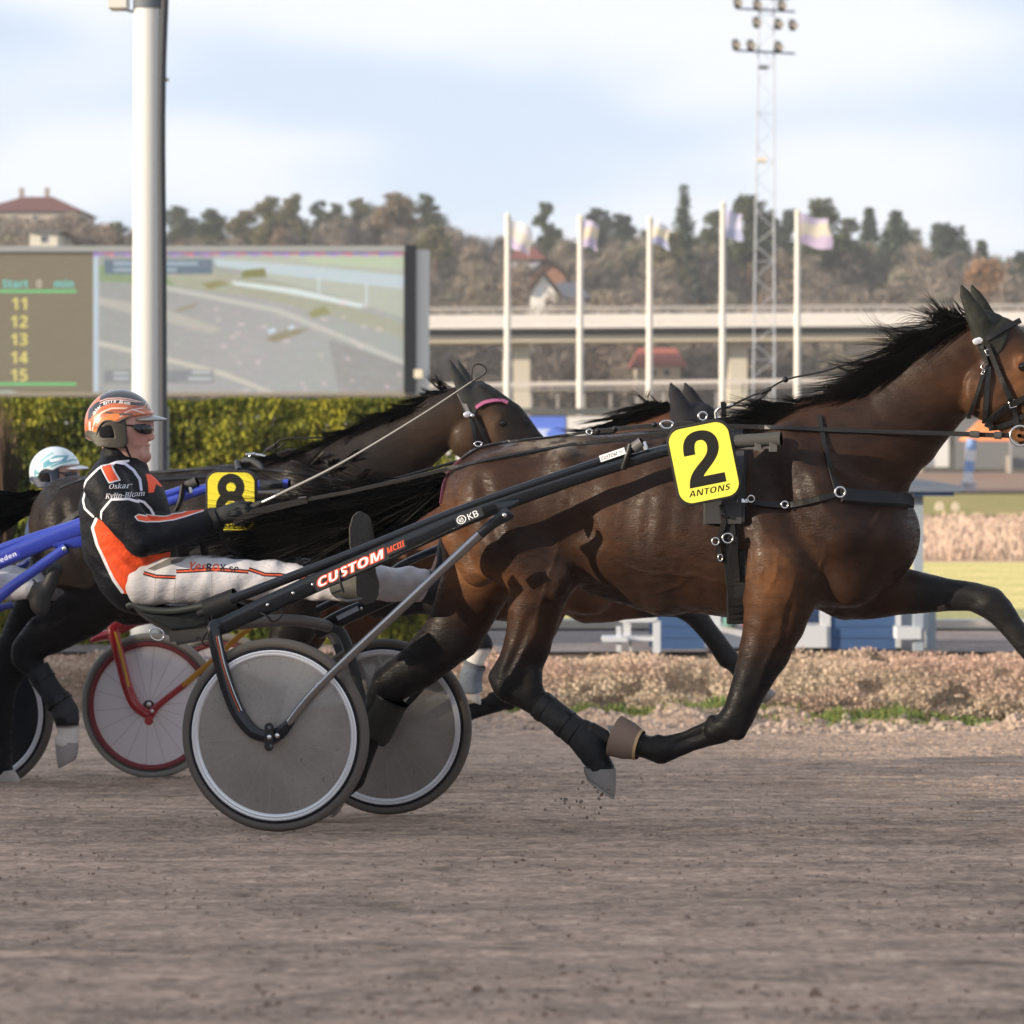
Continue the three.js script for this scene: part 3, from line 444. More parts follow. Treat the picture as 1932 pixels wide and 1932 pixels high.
// ---------------------------------------------------------------- bridge
{
  const d = 220, G = thing('road_bridge', 'long pale concrete road bridge on piers behind the flagpoles', 'bridge');
  const pale = mat(C(0.88, 0.82, 0.76), 0.85, { map: mottled([0.92, 0.92, 0.92], [1, 1, 1], 5, 9, 22) }), cream = mat(C(0.74, 0.66, 0.50), 0.85), dk = mat(C(0.16, 0.15, 0.13), 0.9), rl = mat(C(0.56, 0.52, 0.48), 0.6);
  const run = (y0, y1, dd, th, rise = 6) => { const g = boxPx(560, 2600, y0, y1, dd, th); const p = g.attributes.position; for (let i = 0; i < p.count; i++) p.setY(i, p.getY(i) + (p.getX(i) - P(1366, 0, dd).x) * rise / 1000); g.computeVertexNormals(); return g; };
  part(G, 'parapet', run(591, 617, d, 0.5), pale); part(G, 'deck', run(612, 622, d + 0.8, 11), dk); part(G, 'girder', run(631, 643, d + 1.2, 8), cream);
  part(G, 'girder', run(619, 632, d + 1.8, 8), dk);
  part(G, 'handrail', [run(577, 580, d + 0.1, 0.12), run(583, 585, d + 0.1, 0.1)], rl);
  const posts = []; for (let k = 0; k < 60; k++) { const px = 600 + k * 33; posts.push(boxPx(px, px + 2.2, 578 - (px - 1366) * 0.006, 593 - (px - 1366) * 0.006, d + 0.1, 0.1)); } part(G, 'rail_post', posts, rl).userData.kind = 'stuff';
  for (const [x0, x1] of [[948, 964], [968, 1000], [1376, 1410], [1755, 1790]]) part(G, 'pier', boxPx(x0, x1, 642, 850, d + 3, 3), mat(C(0.62, 0.57, 0.46), 0.85));
  const G2 = thing('guard_rail', 'pale roadside guard rail running low beneath the bridge', 'guard rail'); 
  const lo = (y0, y1) => { const g = boxPx(780, 2300, y0, y1, 205, 0.3), p = g.attributes.position; for (let i = 0; i < p.count; i++) p.setY(i, p.getY(i) + (p.getX(i) - P(1366, 0, 205).x) * 12 / 900); g.computeVertexNormals(); return g; };
  part(G2, 'rail', lo(716, 724), mat(C(0.66, 0.60, 0.54), 0.7)); part(G2, 'rail', lo(729, 732), mat(C(0.4, 0.36, 0.32), 0.7));
  const ps = []; for (let k = 0; k < 26; k++) { const px = 800 + k * 50; ps.push(boxPx(px, px + 4, 720 - (px - 1366) * 0.0133, 770, 205.4, 0.15)); } part(G2, 'rail_post', ps, mat(C(0.42, 0.39, 0.36), 0.8)).userData.kind = 'stuff';
}
// ---------------------------------------------------------------- hoardings by the far track
{
  const d = 130, wm = mat(C(0.74, 0.73, 0.70), 0.7);
  const G = thing('hoarding', 'long hoarding with dark top bar, blue advert panel and white panels', 'hoarding');
  part(G, 'top_bar', boxPx(560, 2200, 770, 783, d - 0.1, 0.5), mat(C(0.11, 0.115, 0.11), 0.7));
  const bt = canvasTex(256, 256, (x) => { x.fillStyle = '#6f8fe0'; x.fillRect(0, 0, 256, 256); x.fillStyle = '#e8ecf6'; x.font = 'bold italic 62px sans-serif'; x.fillText('SPORT', 10, 92); x.fillText('BET', 60, 190); });
  const btn = canvasTex(256, 256, (x) => { x.fillStyle = '#6f8fe0'; x.fillRect(0, 0, 256, 256); x.fillStyle = '#dfe6f6'; x.beginPath(); x.moveTo(20, 60); x.lineTo(180, 62); x.lineTo(150, 84); x.lineTo(176, 112); x.lineTo(60, 120); x.lineTo(90, 96); x.closePath(); x.fill(); x.fillRect(30, 150, 120, 46); });
  part(G, 'panel', boxPx(975, 1067, 785, 886, d, 0.2), mat(C(0.75, 0.8, 1), 0.6, { map: btn }), 'blue advert panel');
  for (const [a, b] of [[1070, 1230], [1233, 1400], [1403, 1570], [1573, 1738], [1741, 1790]]) part(G, 'panel', boxPx(a, b, 784, 881, d, 0.2), wm);
  part(G, 'panel', boxPx(560, 972, 784, 881, d, 0.2), wm);
  part(G, 'panel', boxPx(1800, 2200, 783, 884, d + 0.1, 0.2), mat(C(0.20, 0.20, 0.205), 0.8), 'dark grey panel');
  for (let k = 0; k < 7; k++) part(G, 'post', boxPx(1060 + k * 168 - (k === 4 ? 0 : 0), 1069 + k * 168, 860, 895, d - 0.2, 0.2), mat(C(0.5, 0.42, 0.34), 0.8));
  const A = thing('canopy', 'small orange canopy roof in front of the dark grey hoarding', 'canopy'); 
  { const dd = 120, a = [P(1821, 832, dd), P(1910, 832, dd), P(1868, 792, dd + 0.9), P(1848, 792, dd + 0.9)], bz = 1.8, pos = []; const bk = a.map((p) => p.clone().add(new V3(0, 0, 0))); bk[0].z -= bz; bk[1].z -= bz; const q = (i, j, k, l) => [i, j, k, i, k, l].forEach((p) => pos.push(p.x, p.y, p.z)); q(a[0], a[1], a[2], a[3]); q(bk[1], bk[0], a[3], a[2]); q(bk[0], a[0], a[3], a[3]); q(a[1], bk[1], a[2], a[2]); const g = new THREE.BufferGeometry(); g.setAttribute('position', new THREE.Float32BufferAttribute(pos, 3)); g.computeVertexNormals(); part(A, 'cloth', g, mat(C(0.82, 0.28, 0.10), 0.8, { side: THREE.DoubleSide })); for (const x of [1823, 1907]) part(A, 'post', boxPx(x - 1.5, x + 1.5, 831, 893, dd - 0.2, 0.08), mat(C(0.35, 0.35, 0.36), 0.6)); }
  const D = thing('distance_post', 'blue and white banded post by the far track', 'post');
  for (let k = 0; k < 4; k++) part(D, 'band', sweep([P(1834 - k * 2.2, 828 + k * 21, 100), P(1832 - k * 2.2, 849 + k * 21, 100)], 0.15, 0.15, 1, 12), k % 2 ? mat(C(0.72, 0.72, 0.76), 0.6) : mat(C(0.22, 0.34, 0.62), 0.6));
  part(D, 'base', boxPx(1815, 1842, 910, 928, 100, 0.4), mat(C(0.5, 0.5, 0.55), 0.7));
  for (const [x, y, w, h, l] of [[1766, 951, 15, 18, 'small pale marker post left of the other beyond the lawn'], [1796, 952, 14, 32, 'taller pale marker post beyond the lawn']]) single('marker_post', [boxPx(x, x + w, y, y + h, 80, 0.15), boxPx(x + 3, x + w - 3, y - 4, y, 80.02, 0.1)], mat(C(0.62, 0.53, 0.42), 0.8), l, 'post');
}
// ---------------------------------------------------------------- judges' booth behind the big horse
{
  const d = 34, G = thing('track_booth', 'small blue planked booth with grey roof standing by the track', 'booth');
  const bl = mat(C(0.055, 0.11, 0.24), 0.6), wh = mat(C(0.60, 0.62, 0.66), 0.6), gr = mat(C(0.36, 0.41, 0.46), 0.6), dk = mat(C(0.045, 0.05, 0.055), 0.7), rf = mat(C(0.075, 0.085, 0.10), 0.5);
  for (let k = 0; k < 5; k++) { part(G, 'plank', boxPx(1567, 1690, 1119 + k * 21.5, 1139 + k * 21.5, d, 0.04), bl); part(G, 'plank', boxPx(1240, 1330, 1119 + k * 21.5, 1139 + k * 21.5, d + 0.3, 0.04), bl); }
  part(G, 'wall', boxPx(1225, 1700, 1100, 1220, d + 0.6, 0.06), mat(C(0.03, 0.06, 0.14), 0.7));
  part(G, 'trim', boxPx(1548, 1567, 1060, 1222, d - 0.02, 0.08), wh); part(G, 'trim', boxPx(1690, 1700, 1060, 1222, d - 0.02, 0.08), wh); part(G, 'trim', boxPx(1330, 1360, 1150, 1222, d - 0.02, 0.08), wh);
  part(G, 'counter', boxPx(1340, 1560, 1181, 1222, d - 0.06, 0.5), wh);
  part(G, 'plinth', boxPx(1340, 1700, 1222, 1243, d + 0.1, 1.8), dk);
  part(G, 'post', boxPx(1724, 1742, 935, 1228, d - 0.3, 0.1), mat(C(0.34, 0.39, 0.45), 0.6));
  part(G, 'post', boxPx(1748, 1766, 1120, 1228, d + 0.5, 0.1), gr);
  part(G, 'panel', boxPx(1700, 1752, 1080, 1190, d + 0.4, 0.03), mat(C(0.45, 0.5, 0.55), 0.5)); part(G, 'shelf', [boxPx(1692, 1738, 1184, 1206, d - 0.35, 0.3)], wh);
  const R = P(1815, 917, d - 0.5), L = P(1250, 917, d - 0.5), rg = [];
  { const y0 = R.y, y1 = P(0, 893, d).y, b0 = R.z, b1 = R.z - 2.6, xm = (L.x + R.x) / 2, a = new V3(L.x, y0, b0), b = new V3(R.x, y0, b0), c = new V3(R.x, y0, b1), e = new V3(L.x, y0, b1), t = new V3(xm + 0.5, y1, (b0 + b1) / 2), u = new V3(xm - 0.5, y1, (b0 + b1) / 2), pos = []; const tri = (...p) => p.forEach((q) => pos.push(q.x, q.y, q.z)); tri(a, b, t, a, t, u); tri(b, c, t); tri(c, e, u, c, u, t); tri(e, a, u); const g = new THREE.BufferGeometry(); g.setAttribute('position', new THREE.Float32BufferAttribute(pos, 3)); g.computeVertexNormals(); const roof = part(G, 'roof', g, rf); part(roof, 'fascia', boxPx(1250, 1815, 917, 928, d - 0.5, 2.6), mat(C(0.16, 0.19, 0.24), 0.5)); part(roof, 'soffit', boxPx(1254, 1800, 928, 936, d - 0.45, 2.4), mat(C(0.05, 0.09, 0.2), 0.6)); }
  // things standing at the booth
  const S = thing('step_stool', 'white metal step frame left of the blue booth', 'stool'), wm = mat(C(0.62, 0.64, 0.68), 0.5), dd = 33.4;
  for (const [x0, x1, y0, y1, z] of [[1163, 1172, 1182, 1230, 0], [1176, 1190, 1164, 1200, 0.25], [1232, 1246, 1172, 1232, 0], [1188, 1192, 1195, 1230, .3]]) part(S, 'leg', boxPx(x0, x1, y0, y1, dd + z, 0.05), wm);
  part(S, 'step', boxPx(1137, 1184, 1203, 1211, dd - 0.05, 0.35), wm); part(S, 'step', boxPx(1176, 1246, 1202, 1209, dd + 0.02, 0.3), wm); part(S, 'top', boxPx(1170, 1240, 1166, 1174, dd, 0.4), wm);
  for (const [x, c, l] of [[1378, [0.1, 0.22, 0.2], 'small green box on the booth counter']]) single('box', new THREE.CylinderGeometry(0.07, 0.08, 0.1, 12).translate(P(x, 1172, 33.8).x, P(x, 1173, 33.8).y, -33.9), mat(C(...c), 0.6), 'small dark green tub on the white booth counter', 'tub');
  single('bottle', sweep([P(1412, 1181, 33.8), P(1412, 1165, 33.8), P(1412, 1158, 33.8), P(1412, 1150, 33.8)], [0.06, 0.06, 0.03, 0.025], [0.06, 0.06, 0.03, 0.025], 8, 10), mat(C(0.55, 0.03, 0.02), 0.5), 'red container on the booth counter beside the horse leg', 'bottle');
}
// ---------------------------------------------------------------- the hill, its houses and trees
const hillH = (x, d) => -1.05 + 21 * sstep(228, 420, d) * (0.86 + 0.3 * (fbm(x * 0.03 + 4, d * 0.01, 3, 3) - 0.5)) - 3.2 * sstep(30, 90, x) * sstep(240, 400, d) + 2 * sstep(-40, -66, x);
single('hill', gridSheet(-220, 260, 226, 620, 120, 60, hillH, 1 / 9), mat(C(1, 1, 1), 0.95, { map: mottled([0.44, 0.38, 0.32], [0.52, 0.44, 0.34], 5, 9, 27) }), 'wooded hill rising behind the bridge', 'hill', null, 'structure');
const twigG = (() => { const pos = []; for (let i = 0; i < 26; i++) { const a = new V3(rr(-0.5, 0.5), rr(-0.55, 0.4), rr(-0.5, 0.5)), dir = new V3(rr(-1, 1), rr(-0.1, 1.3), rr(-1, 1)).normalize(), l = rr(0.35, 0.85), w = new V3(rr(-1, 1), rr(-1, 1), rr(-1, 1)).cross(dir).normalize().multiplyScalar(rr(0.02, 0.05)); const b = a.clone().addScaledVector(dir, l); pos.push(a.x - w.x, a.y - w.y, a.z - w.z, a.x + w.x, a.y + w.y, a.z + w.z, b.x, b.y, b.z); } const g = new THREE.BufferGeometry(); g.setAttribute('position', new THREE.Float32BufferAttribute(pos, 3)); g.computeVertexNormals(); return g; })();
const skyline = [[-80, 402], [0, 404], [60, 410], [130, 398], [185, 420], [240, 430], [320, 440], [420, 450], [500, 425], [600, 412], [690, 408], [790, 408], [850, 428], [930, 438], [1000, 455], [1100, 442], [1200, 445], [1300, 455], [1500, 470], [1700, 455], [1800, 470], [1880, 480], [2060, 490]];
const skyY = (px) => { for (let i = 0; i + 1 < skyline.length; i++) if (px < skyline[i + 1][0]) return lerp(skyline[i][1], skyline[i + 1][1], (px - skyline[i][0]) / (skyline[i + 1][0] - skyline[i][0])); return 490; };
{
  const L = [];
  for (let t = 0; t < 640; t++) {
    const d = t >= 430 ? rr(330, 415) : rr(238, t < 60 ? 318 : 415), px = t < 60 ? rr(-60, 200) : rr(-60, 2000), row = (d - 238) / 177, x = P(px, 0, d).x, gnd = hillH(x, d);
    const ridge = t >= 430; let h = t < 60 || ridge ? rr(11, 17) : rr(6, 11); const top = skyY(px) + rr(0, t < 60 ? 7 : 26), maxY = CAMY - (top - HZ) * d / F; if (gnd + h > maxY) h = maxY - gnd; if (h < 2.5) continue; 
    const w = h * rr(0.22, 0.34), tone = rnd(), base = tone < 0.6 ? [0.245, 0.205, 0.17] : tone < 0.8 ? [0.29, 0.24, 0.18] : tone < 0.93 ? [0.21, 0.20, 0.14] : [0.29, 0.215, 0.16];
    const n = Math.round(26 + h * 5);
    for (let i = 0; i < n; i++) { const v = Math.pow(rnd(), 0.8), a = rr(0, 6.28), r = w * Math.sqrt(rnd()) * Math.sin(Math.PI * clamp(0.12 + v * 0.86, 0, 1)), b = rr(0.7, 1.3); L.push({ p: new V3(x + Math.cos(a) * r, gnd + h * (0.18 + 0.8 * v), -d + Math.sin(a) * r), e: [rr(-0.4, 0.4), rr(0, 6.28), rr(-0.4, 0.4)], s: rr(0.9, 1.7), c: base.map((q) => q * b) }); }
  }
  const g = new THREE.Group(), im = instanced(twigG, mat(C(1, 1, 1), 0.95), L, g, 'x'); scene.add(im); im.name = 'bare_wood'; tag(im, 'mass of leafless grey brown trees covering the hillside', 'wood', null, 'stuff');
}
{ // dark conifers behind, closing the ridge line
  const L = [];
  for (let t = 0; t < 46; t++) {
    const px = t < 20 ? rr(300, 860) : t < 38 ? rr(1230, 1760) : rr(960, 1960), d = rr(400, 440), top = skyY(px) - rr(4, 30), x = P(px, 0, d).x, y1 = CAMY - (top - HZ) * d / F, h = rr(6, 9), w = rr(1.4, 2.4), sp = rnd() < 0.4, c = rnd() < 0.35 ? [0.12, 0.125, 0.065] : [0.065, 0.085, 0.05];
    for (let i = 0; i < 90; i++) { const v = rnd(), a = rr(0, 6.28), r = w * Math.sqrt(rnd()) * (sp ? 1.05 - v : Math.sin(Math.PI * (0.2 + 0.72 * v))), b = rr(0.6, 1.35); L.push({ p: new V3(x + Math.cos(a) * r, y1 - h * (1 - v), -d + Math.sin(a) * r), e: [rr(-0.5, 0.5), rr(0, 6.28), rr(-0.5, 0.5)], s: [rr(0.9, 1.5), rr(0.6, 0.9), rr(0.9, 1.5)], c: c.map((q) => q * b) }); }
  }
  const im = instanced(twigG, mat(C(1, 1, 1), 0.95), L, new THREE.Group(), 'x'); scene.add(im); im.name = 'conifer_wood'; tag(im, 'far dark conifers closing the top edge of the wooded ridge', 'wood', null, 'stuff');
}
// evergreen trees on the ridge: a crown of needle clumps on a trunk
const clump = (p, r, n, pos, col, c, flatk = 0.6) => { for (let i = 0; i < n; i++) { const a = new V3(rr(-1, 1), rr(-flatk, flatk), rr(-1, 1)).multiplyScalar(r * 0.9).add(p), u = new V3(rr(-1, 1), rr(-0.7, 0.7), rr(-1, 1)).normalize().multiplyScalar(r * rr(0.4, 0.75)), w = new V3(rr(-1, 1), rr(-1, 1), rr(-1, 1)).cross(u).normalize().multiplyScalar(r * rr(0.14, 0.26)), b = rr(0.6, 1.35); for (const q of [a.clone().sub(u).sub(w), a.clone().add(u), a.clone().sub(u).add(w)]) { pos.push(q.x, q.y, q.z); col.push(c[0] * b, c[1] * b, c[2] * b); } } };
function evergreen(px, top, wpx, bottom, d, kind, label) {
  const G = thing(kind === 'spruce' ? 'spruce_tree' : kind === 'bush' ? 'birch_tree' : 'pine_tree', label, 'tree', kind === 'bush' ? undefined : null);
  const a = P(px, bottom, d), b = P(px, top, d), h = b.y - a.y, w = wpx * d / F / 2, x0 = a.x, gnd = Math.min(hillH(x0, d), a.y - 1);
  const pos = [], col = [];
  const cols = { pine: [0.095, 0.11, 0.055], spruce: [0.065, 0.09, 0.055], olive: [0.17, 0.155, 0.075], orange: [0.38, 0.22, 0.11], dark: [0.07, 0.09, 0.065] }[kind] ?? [0.2, 0.15, 0.09];
  if (kind === 'spruce') { for (let k = 0; k < 26; k++) { const v = k / 25, ww = w * (0.1 + 1.0 * (1 - v)) * rr(0.7, 1.15), m = 5 + Math.round((1 - v) * 6); for (let i = 0; i < m; i++) { const t = rr(0, 6.28), r = ww * rr(0.25, 1); clump(new V3(x0 + Math.cos(t) * r, a.y + h * v - r * 0.2, -d + Math.sin(t) * r), 0.4 + ww * 0.25, 10, pos, col, cols, 0.35); } } }
  else { const lob = []; const nl = 14; for (let k = 0; k < nl; k++) { const v = k / (nl - 1); lob.push([rr(-0.75, 0.75) * w * Math.sin(Math.PI * (0.25 + 0.62 * v)), v, rr(-0.5, 0.5) * w, w * rr(0.4, 0.62) * (1.12 - 0.45 * v)]); } for (const [ox, v, oz, r] of lob) for (let i = 0; i < 60; i++) clump(new V3(x0 + ox + rr(-1, 1) * r, a.y + h * (0.08 + 0.86 * v) + rr(-0.6, 0.6) * r, -d + oz + rr(-1, 1) * r), r * rr(0.28, 0.5), 8, pos, col, cols, 0.5); }
  const g = new THREE.BufferGeometry(); g.setAttribute('position', new THREE.Float32BufferAttribute(pos, 3)); g.setAttribute('color', new THREE.Float32BufferAttribute(col, 3)); g.computeVertexNormals();
  part(G, 'trunk', sweep([new V3(x0, gnd - 0.3, -d), new V3(x0 + 0.1, (gnd + b.y) / 2, -d), new V3(x0, b.y - h * 0.12, -d)], [0.22, 0.17, 0.05], [0.22, 0.17, 0.05], 6, 7), mat(C(0.16, 0.09, 0.055), 0.9));
  part(G, 'crown', g, mat(C(1, 1, 1), 0.9, { vertexColors: true }));
}
[[338, 388, 62, 470, 360, 'pine', 'dark round pine just right of the pale steel pole'], [402, 394, 58, 470, 365, 'pine', 'pine between two others left above the video screen'], [461, 398, 62, 468, 350, 'olive', 'olive tinted spreading pine above the screen'],
 [512, 372, 66, 470, 340, 'olive', 'tall loose brownish pine above the middle of the screen'], [549, 364, 58, 465, 350, 'olive', 'tallest olive brown pine above the screen'], [599, 380, 44, 455, 380, 'dark', 'dark narrow pine behind the brown ones above the screen'], [632, 382, 40, 450, 370, 'pine', 'small green pine above the screen, right of a dark one'], [676, 374, 46, 460, 372, 'olive', 'pine with thin brownish crown above the right half of the screen'], [745, 368, 84, 470, 345, 'bush', 'wide pale brown birch above the right part of the screen'], [806, 367, 46, 445, 350, 'pine', 'dark pine at the right corner of the screen'],
 [1029, 381, 50, 480, 350, 'pine', 'compact dark pine between the first two flagpoles'], [1131, 393, 54, 470, 360, 'dark', 'dark pine right of the second flagpole'], [1172, 406, 46, 450, 365, 'dark', 'smaller dark pine left of the middle flagpole'], [1290, 352, 64, 560, 330, 'spruce', 'tallest spruce with pointed top between two flagpoles'], [1262, 440, 70, 560, 320, 'olive', 'yellowish conifer at the foot of the tall spruce'], [1350, 395, 60, 500, 340, 'pine', 'pine half hidden by the flagpole with the blue flag'], [1414, 372, 96, 500, 335, 'pine', 'broad dark pine crossed by the floodlight mast'], [1486, 397, 52, 480, 350, 'dark', 'dark pine between the mast and the lilac flag'], [1552, 381, 100, 510, 330, 'pine', 'big broad dark pine behind the lilac flag'], [1600, 410, 60, 560, 335, 'pine', 'green pine right of the lilac flag'], [1640, 394, 26, 450, 370, 'spruce', 'thin pointed spruce on the right ridge'], [1692, 400, 96, 500, 345, 'spruce', 'wide layered dark spruce on the right ridge'], [1784, 426, 74, 490, 355, 'dark', 'flat topped dark pine left of the horse ears'], [1852, 456, 34, 520, 360, 'spruce', 'small dark spruce just above the horse ears'], [1866, 492, 76, 575, 300, 'orange', 'orange brown leafless tree behind the horse ears'], [1926, 476, 60, 580, 310, 'dark', 'dark evergreen at the right edge of the photo'], [220, 420, 50, 475, 330, 'pine', 'low green pine left of the pale steel pole'], [118, 398, 70, 440, 340, 'olive', 'olive green tree below the red roofed hill house'], [30, 412, 60, 450, 335, 'olive', 'greenish tree at the left edge below the hill house'], [820, 430, 60, 480, 330, 'olive', 'yellowish shrubby tree right of the screen corner']].forEach((a) => evergreen(...a));
function house(name, label, x0, x1, eave, base, ridge, d, wall, roof, o = {}) {
  const G = thing(name, label, 'house'), a = P(x0, base, d), b = P(x1, eave, d), top = P(0, ridge, d).y, dz = o.depth ?? 7, wm = mat(C(...wall), 0.8), rm = mat(C(...roof), 0.8);
  part(G, 'wall', box(a.x, b.x, a.y - 2.5, b.y, -d - dz, -d), wm);
  const ov = 0.5, xa = a.x - ov, xb = b.x + ov, z0 = -d + ov, z1 = -d - dz - ov, zm = (z0 + z1) / 2, xm = (xa + xb) / 2, pos = [], tri = (...p) => p.forEach((q) => pos.push(...q)), y = b.y + 0.02;
  if (o.gable) { // gable end faces the camera
    const A = [xa, y, z0], B = [xb, y, z0], Cc = [xb, y, z1], D = [xa, y, z1], E = [xm, top, z0], Fv = [xm, top, z1]; tri(A, E, Fv, A, Fv, D); tri(B, Cc, Fv, B, Fv, E); const g = new THREE.BufferGeometry(); g.setAttribute('position', new THREE.Float32BufferAttribute(pos, 3)); g.computeVertexNormals(); part(G, 'roof', g, rm);
    const gp = new THREE.BufferGeometry(); gp.setAttribute('position', new THREE.Float32BufferAttribute([a.x, b.y, -d, b.x, b.y, -d, xm, top - 0.3, -d], 3)); gp.computeVertexNormals(); part(G, 'gable', gp, wm);
  } else { const hp = o.hip ?? 0.3, r0 = xa + (xb - xa) * hp, r1 = xb - (xb - xa) * hp; const A = [xa, y, z0], B = [xb, y, z0], Cc = [xb, y, z1], D = [xa, y, z1], E = [r0, top, zm], Fv = [r1, top, zm]; tri(A, B, Fv, A, Fv, E); tri(B, Cc, Fv); tri(Cc, D, E, Cc, E, Fv); tri(D, A, E); const g = new THREE.BufferGeometry(); g.setAttribute('position', new THREE.Float32BufferAttribute(pos, 3)); g.computeVertexNormals(); const r = part(G, 'roof', g, rm); for (const c of o.chimneys ?? []) part(r, 'chimney', boxPx(c - 4, c + 4, ridge - 10, ridge + 16, d + dz / 2, 0.7), mat(C(0.36, 0.3, 0.26), 0.9)); }
  for (const w of o.windows ?? []) { const f = part(G, 'window', boxPx(w[0], w[1], w[2], w[3], d - 0.05, 0.1), mat(C(0.6, 0.6, 0.58), 0.7)); part(f, 'pane', boxPx(w[0] + 1.2, w[1] - 1.2, w[2] + 1.5, w[3] - 1.5, d - 0.08, 0.05), mat(C(0.06, 0.07, 0.09), 0.15)); }
}
house('hill_house', 'large house with dark red hipped roof on the hilltop at left', -40, 150, 399, 432, 364, 330, [0.52, 0.45, 0.38], [0.16, 0.062, 0.052], { hip: 0.36, depth: 12, chimneys: [40, 88], windows: [[20, 30, 405, 416], [60, 70, 405, 416], [100, 110, 405, 416]] });
house('white_house', 'small white house with two light walls above the left of the screen', 56, 108, 438, 470, 430, 236, [0.72, 0.68, 0.58], [0.3, 0.28, 0.27], { windows: [[76, 88, 444, 458]] });
house('red_cottage', 'small red wooden cottage beside the white house', 112, 132, 444, 470, 434, 296, [0.30, 0.10, 0.08], [0.2, 0.18, 0.18], { gable: true });
house('red_roofed_house', 'house with a red roof half hidden behind the first flagpole', 966, 1022, 490, 520, 464, 320, [0.42, 0.42, 0.46], [0.22, 0.075, 0.06]);
house('brick_gable_house', 'brick red gabled house between the first two flagpoles', 1000, 1066, 520, 560, 488, 300, [0.32, 0.17, 0.11], [0.30, 0.28, 0.27], { gable: true });
house('white_gable_house', 'white gabled house rising behind the bridge railing', 1002, 1050, 556, 606, 512, 262, [0.85, 0.82, 0.76], [0.26, 0.24, 0.24], { gable: true });
house('grey_house', 'low pale grey house behind the bridge railing at the second flagpole', 1040, 1105, 562, 600, 530, 266, [0.50, 0.52, 0.56], [0.30, 0.28, 0.28], { windows: [[1062, 1072, 568, 580]] });
house('red_gable_cottage', 'white cottage with red roof seen below the bridge', 1204, 1284, 692, 716, 655, 232, [0.80, 0.72, 0.60], [0.42, 0.13, 0.09], { hip: 0.16, windows: [[1226, 1238, 697, 709], [1252, 1264, 697, 709]] });
single('white_van', [boxPx(1596, 1632, 645, 668, 226, 2), boxPx(1632, 1642, 654, 668, 226.1, 1.8)], mat(C(0.68, 0.68, 0.7), 0.5), 'white van parked below the bridge near the mane', 'van');
scene.fog = new THREE.FogExp2(0xe4e8ee, 0.00042);
// ---------------------------------------------------------------- horses
const hairBump = dataTex(512, (u, v) => clamp(0.5 + 0.6 * (tnoise(u, v, 50, 130, 3, 5) - 0.5) + 0.12 * (tnoise(u, v, 10, 24, 3, 15) - 0.5), 0, 1));
const coatRough = dataTex(512, (u, v) => clamp(0.47 + 0.5 * (tnoise(u, v, 12, 40, 3, 33) - 0.5) + 0.3 * (tnoise(u, v, 60, 160, 2, 44) - 0.5), 0.25, 0.75));
const coatM = (rough = 0.5, o = {}) => new THREE.MeshPhysicalMaterial({ color: C(1, 1, 1), vertexColors: true, roughness: rough * 2.3, roughnessMap: coatRough, specularIntensity: 0.42, sheen: 0.12, sheenRoughness: 0.45, sheenColor: C(0.42, 0.32, 0.26), bumpMap: hairBump, bumpScale: 0.0018, ...o });
const hairM = (c) => mat(c, 0.4, { specularIntensity: 0.7 });
const hoofM = mat(C(0.22, 0.205, 0.19), 0.6), hoofPale = mat(C(0.46, 0.42, 0.38), 0.65);
const leather = mat(C(0.010, 0.010, 0.011), 0.42, { specularIntensity: 0.6 }), webbing = mat(C(0.013, 0.013, 0.014), 0.75), steel = new THREE.MeshPhysicalMaterial({ color: C(0.72, 0.72, 0.72), metalness: 1, roughness: 0.25 }), rubber = mat(C(0.05, 0.048, 0.045), 0.7);
const gauss = (x, y, cx, cy, rx, ry) => Math.exp(-(((x - cx) / rx) ** 2 + ((y - cy) / ry) ** 2));

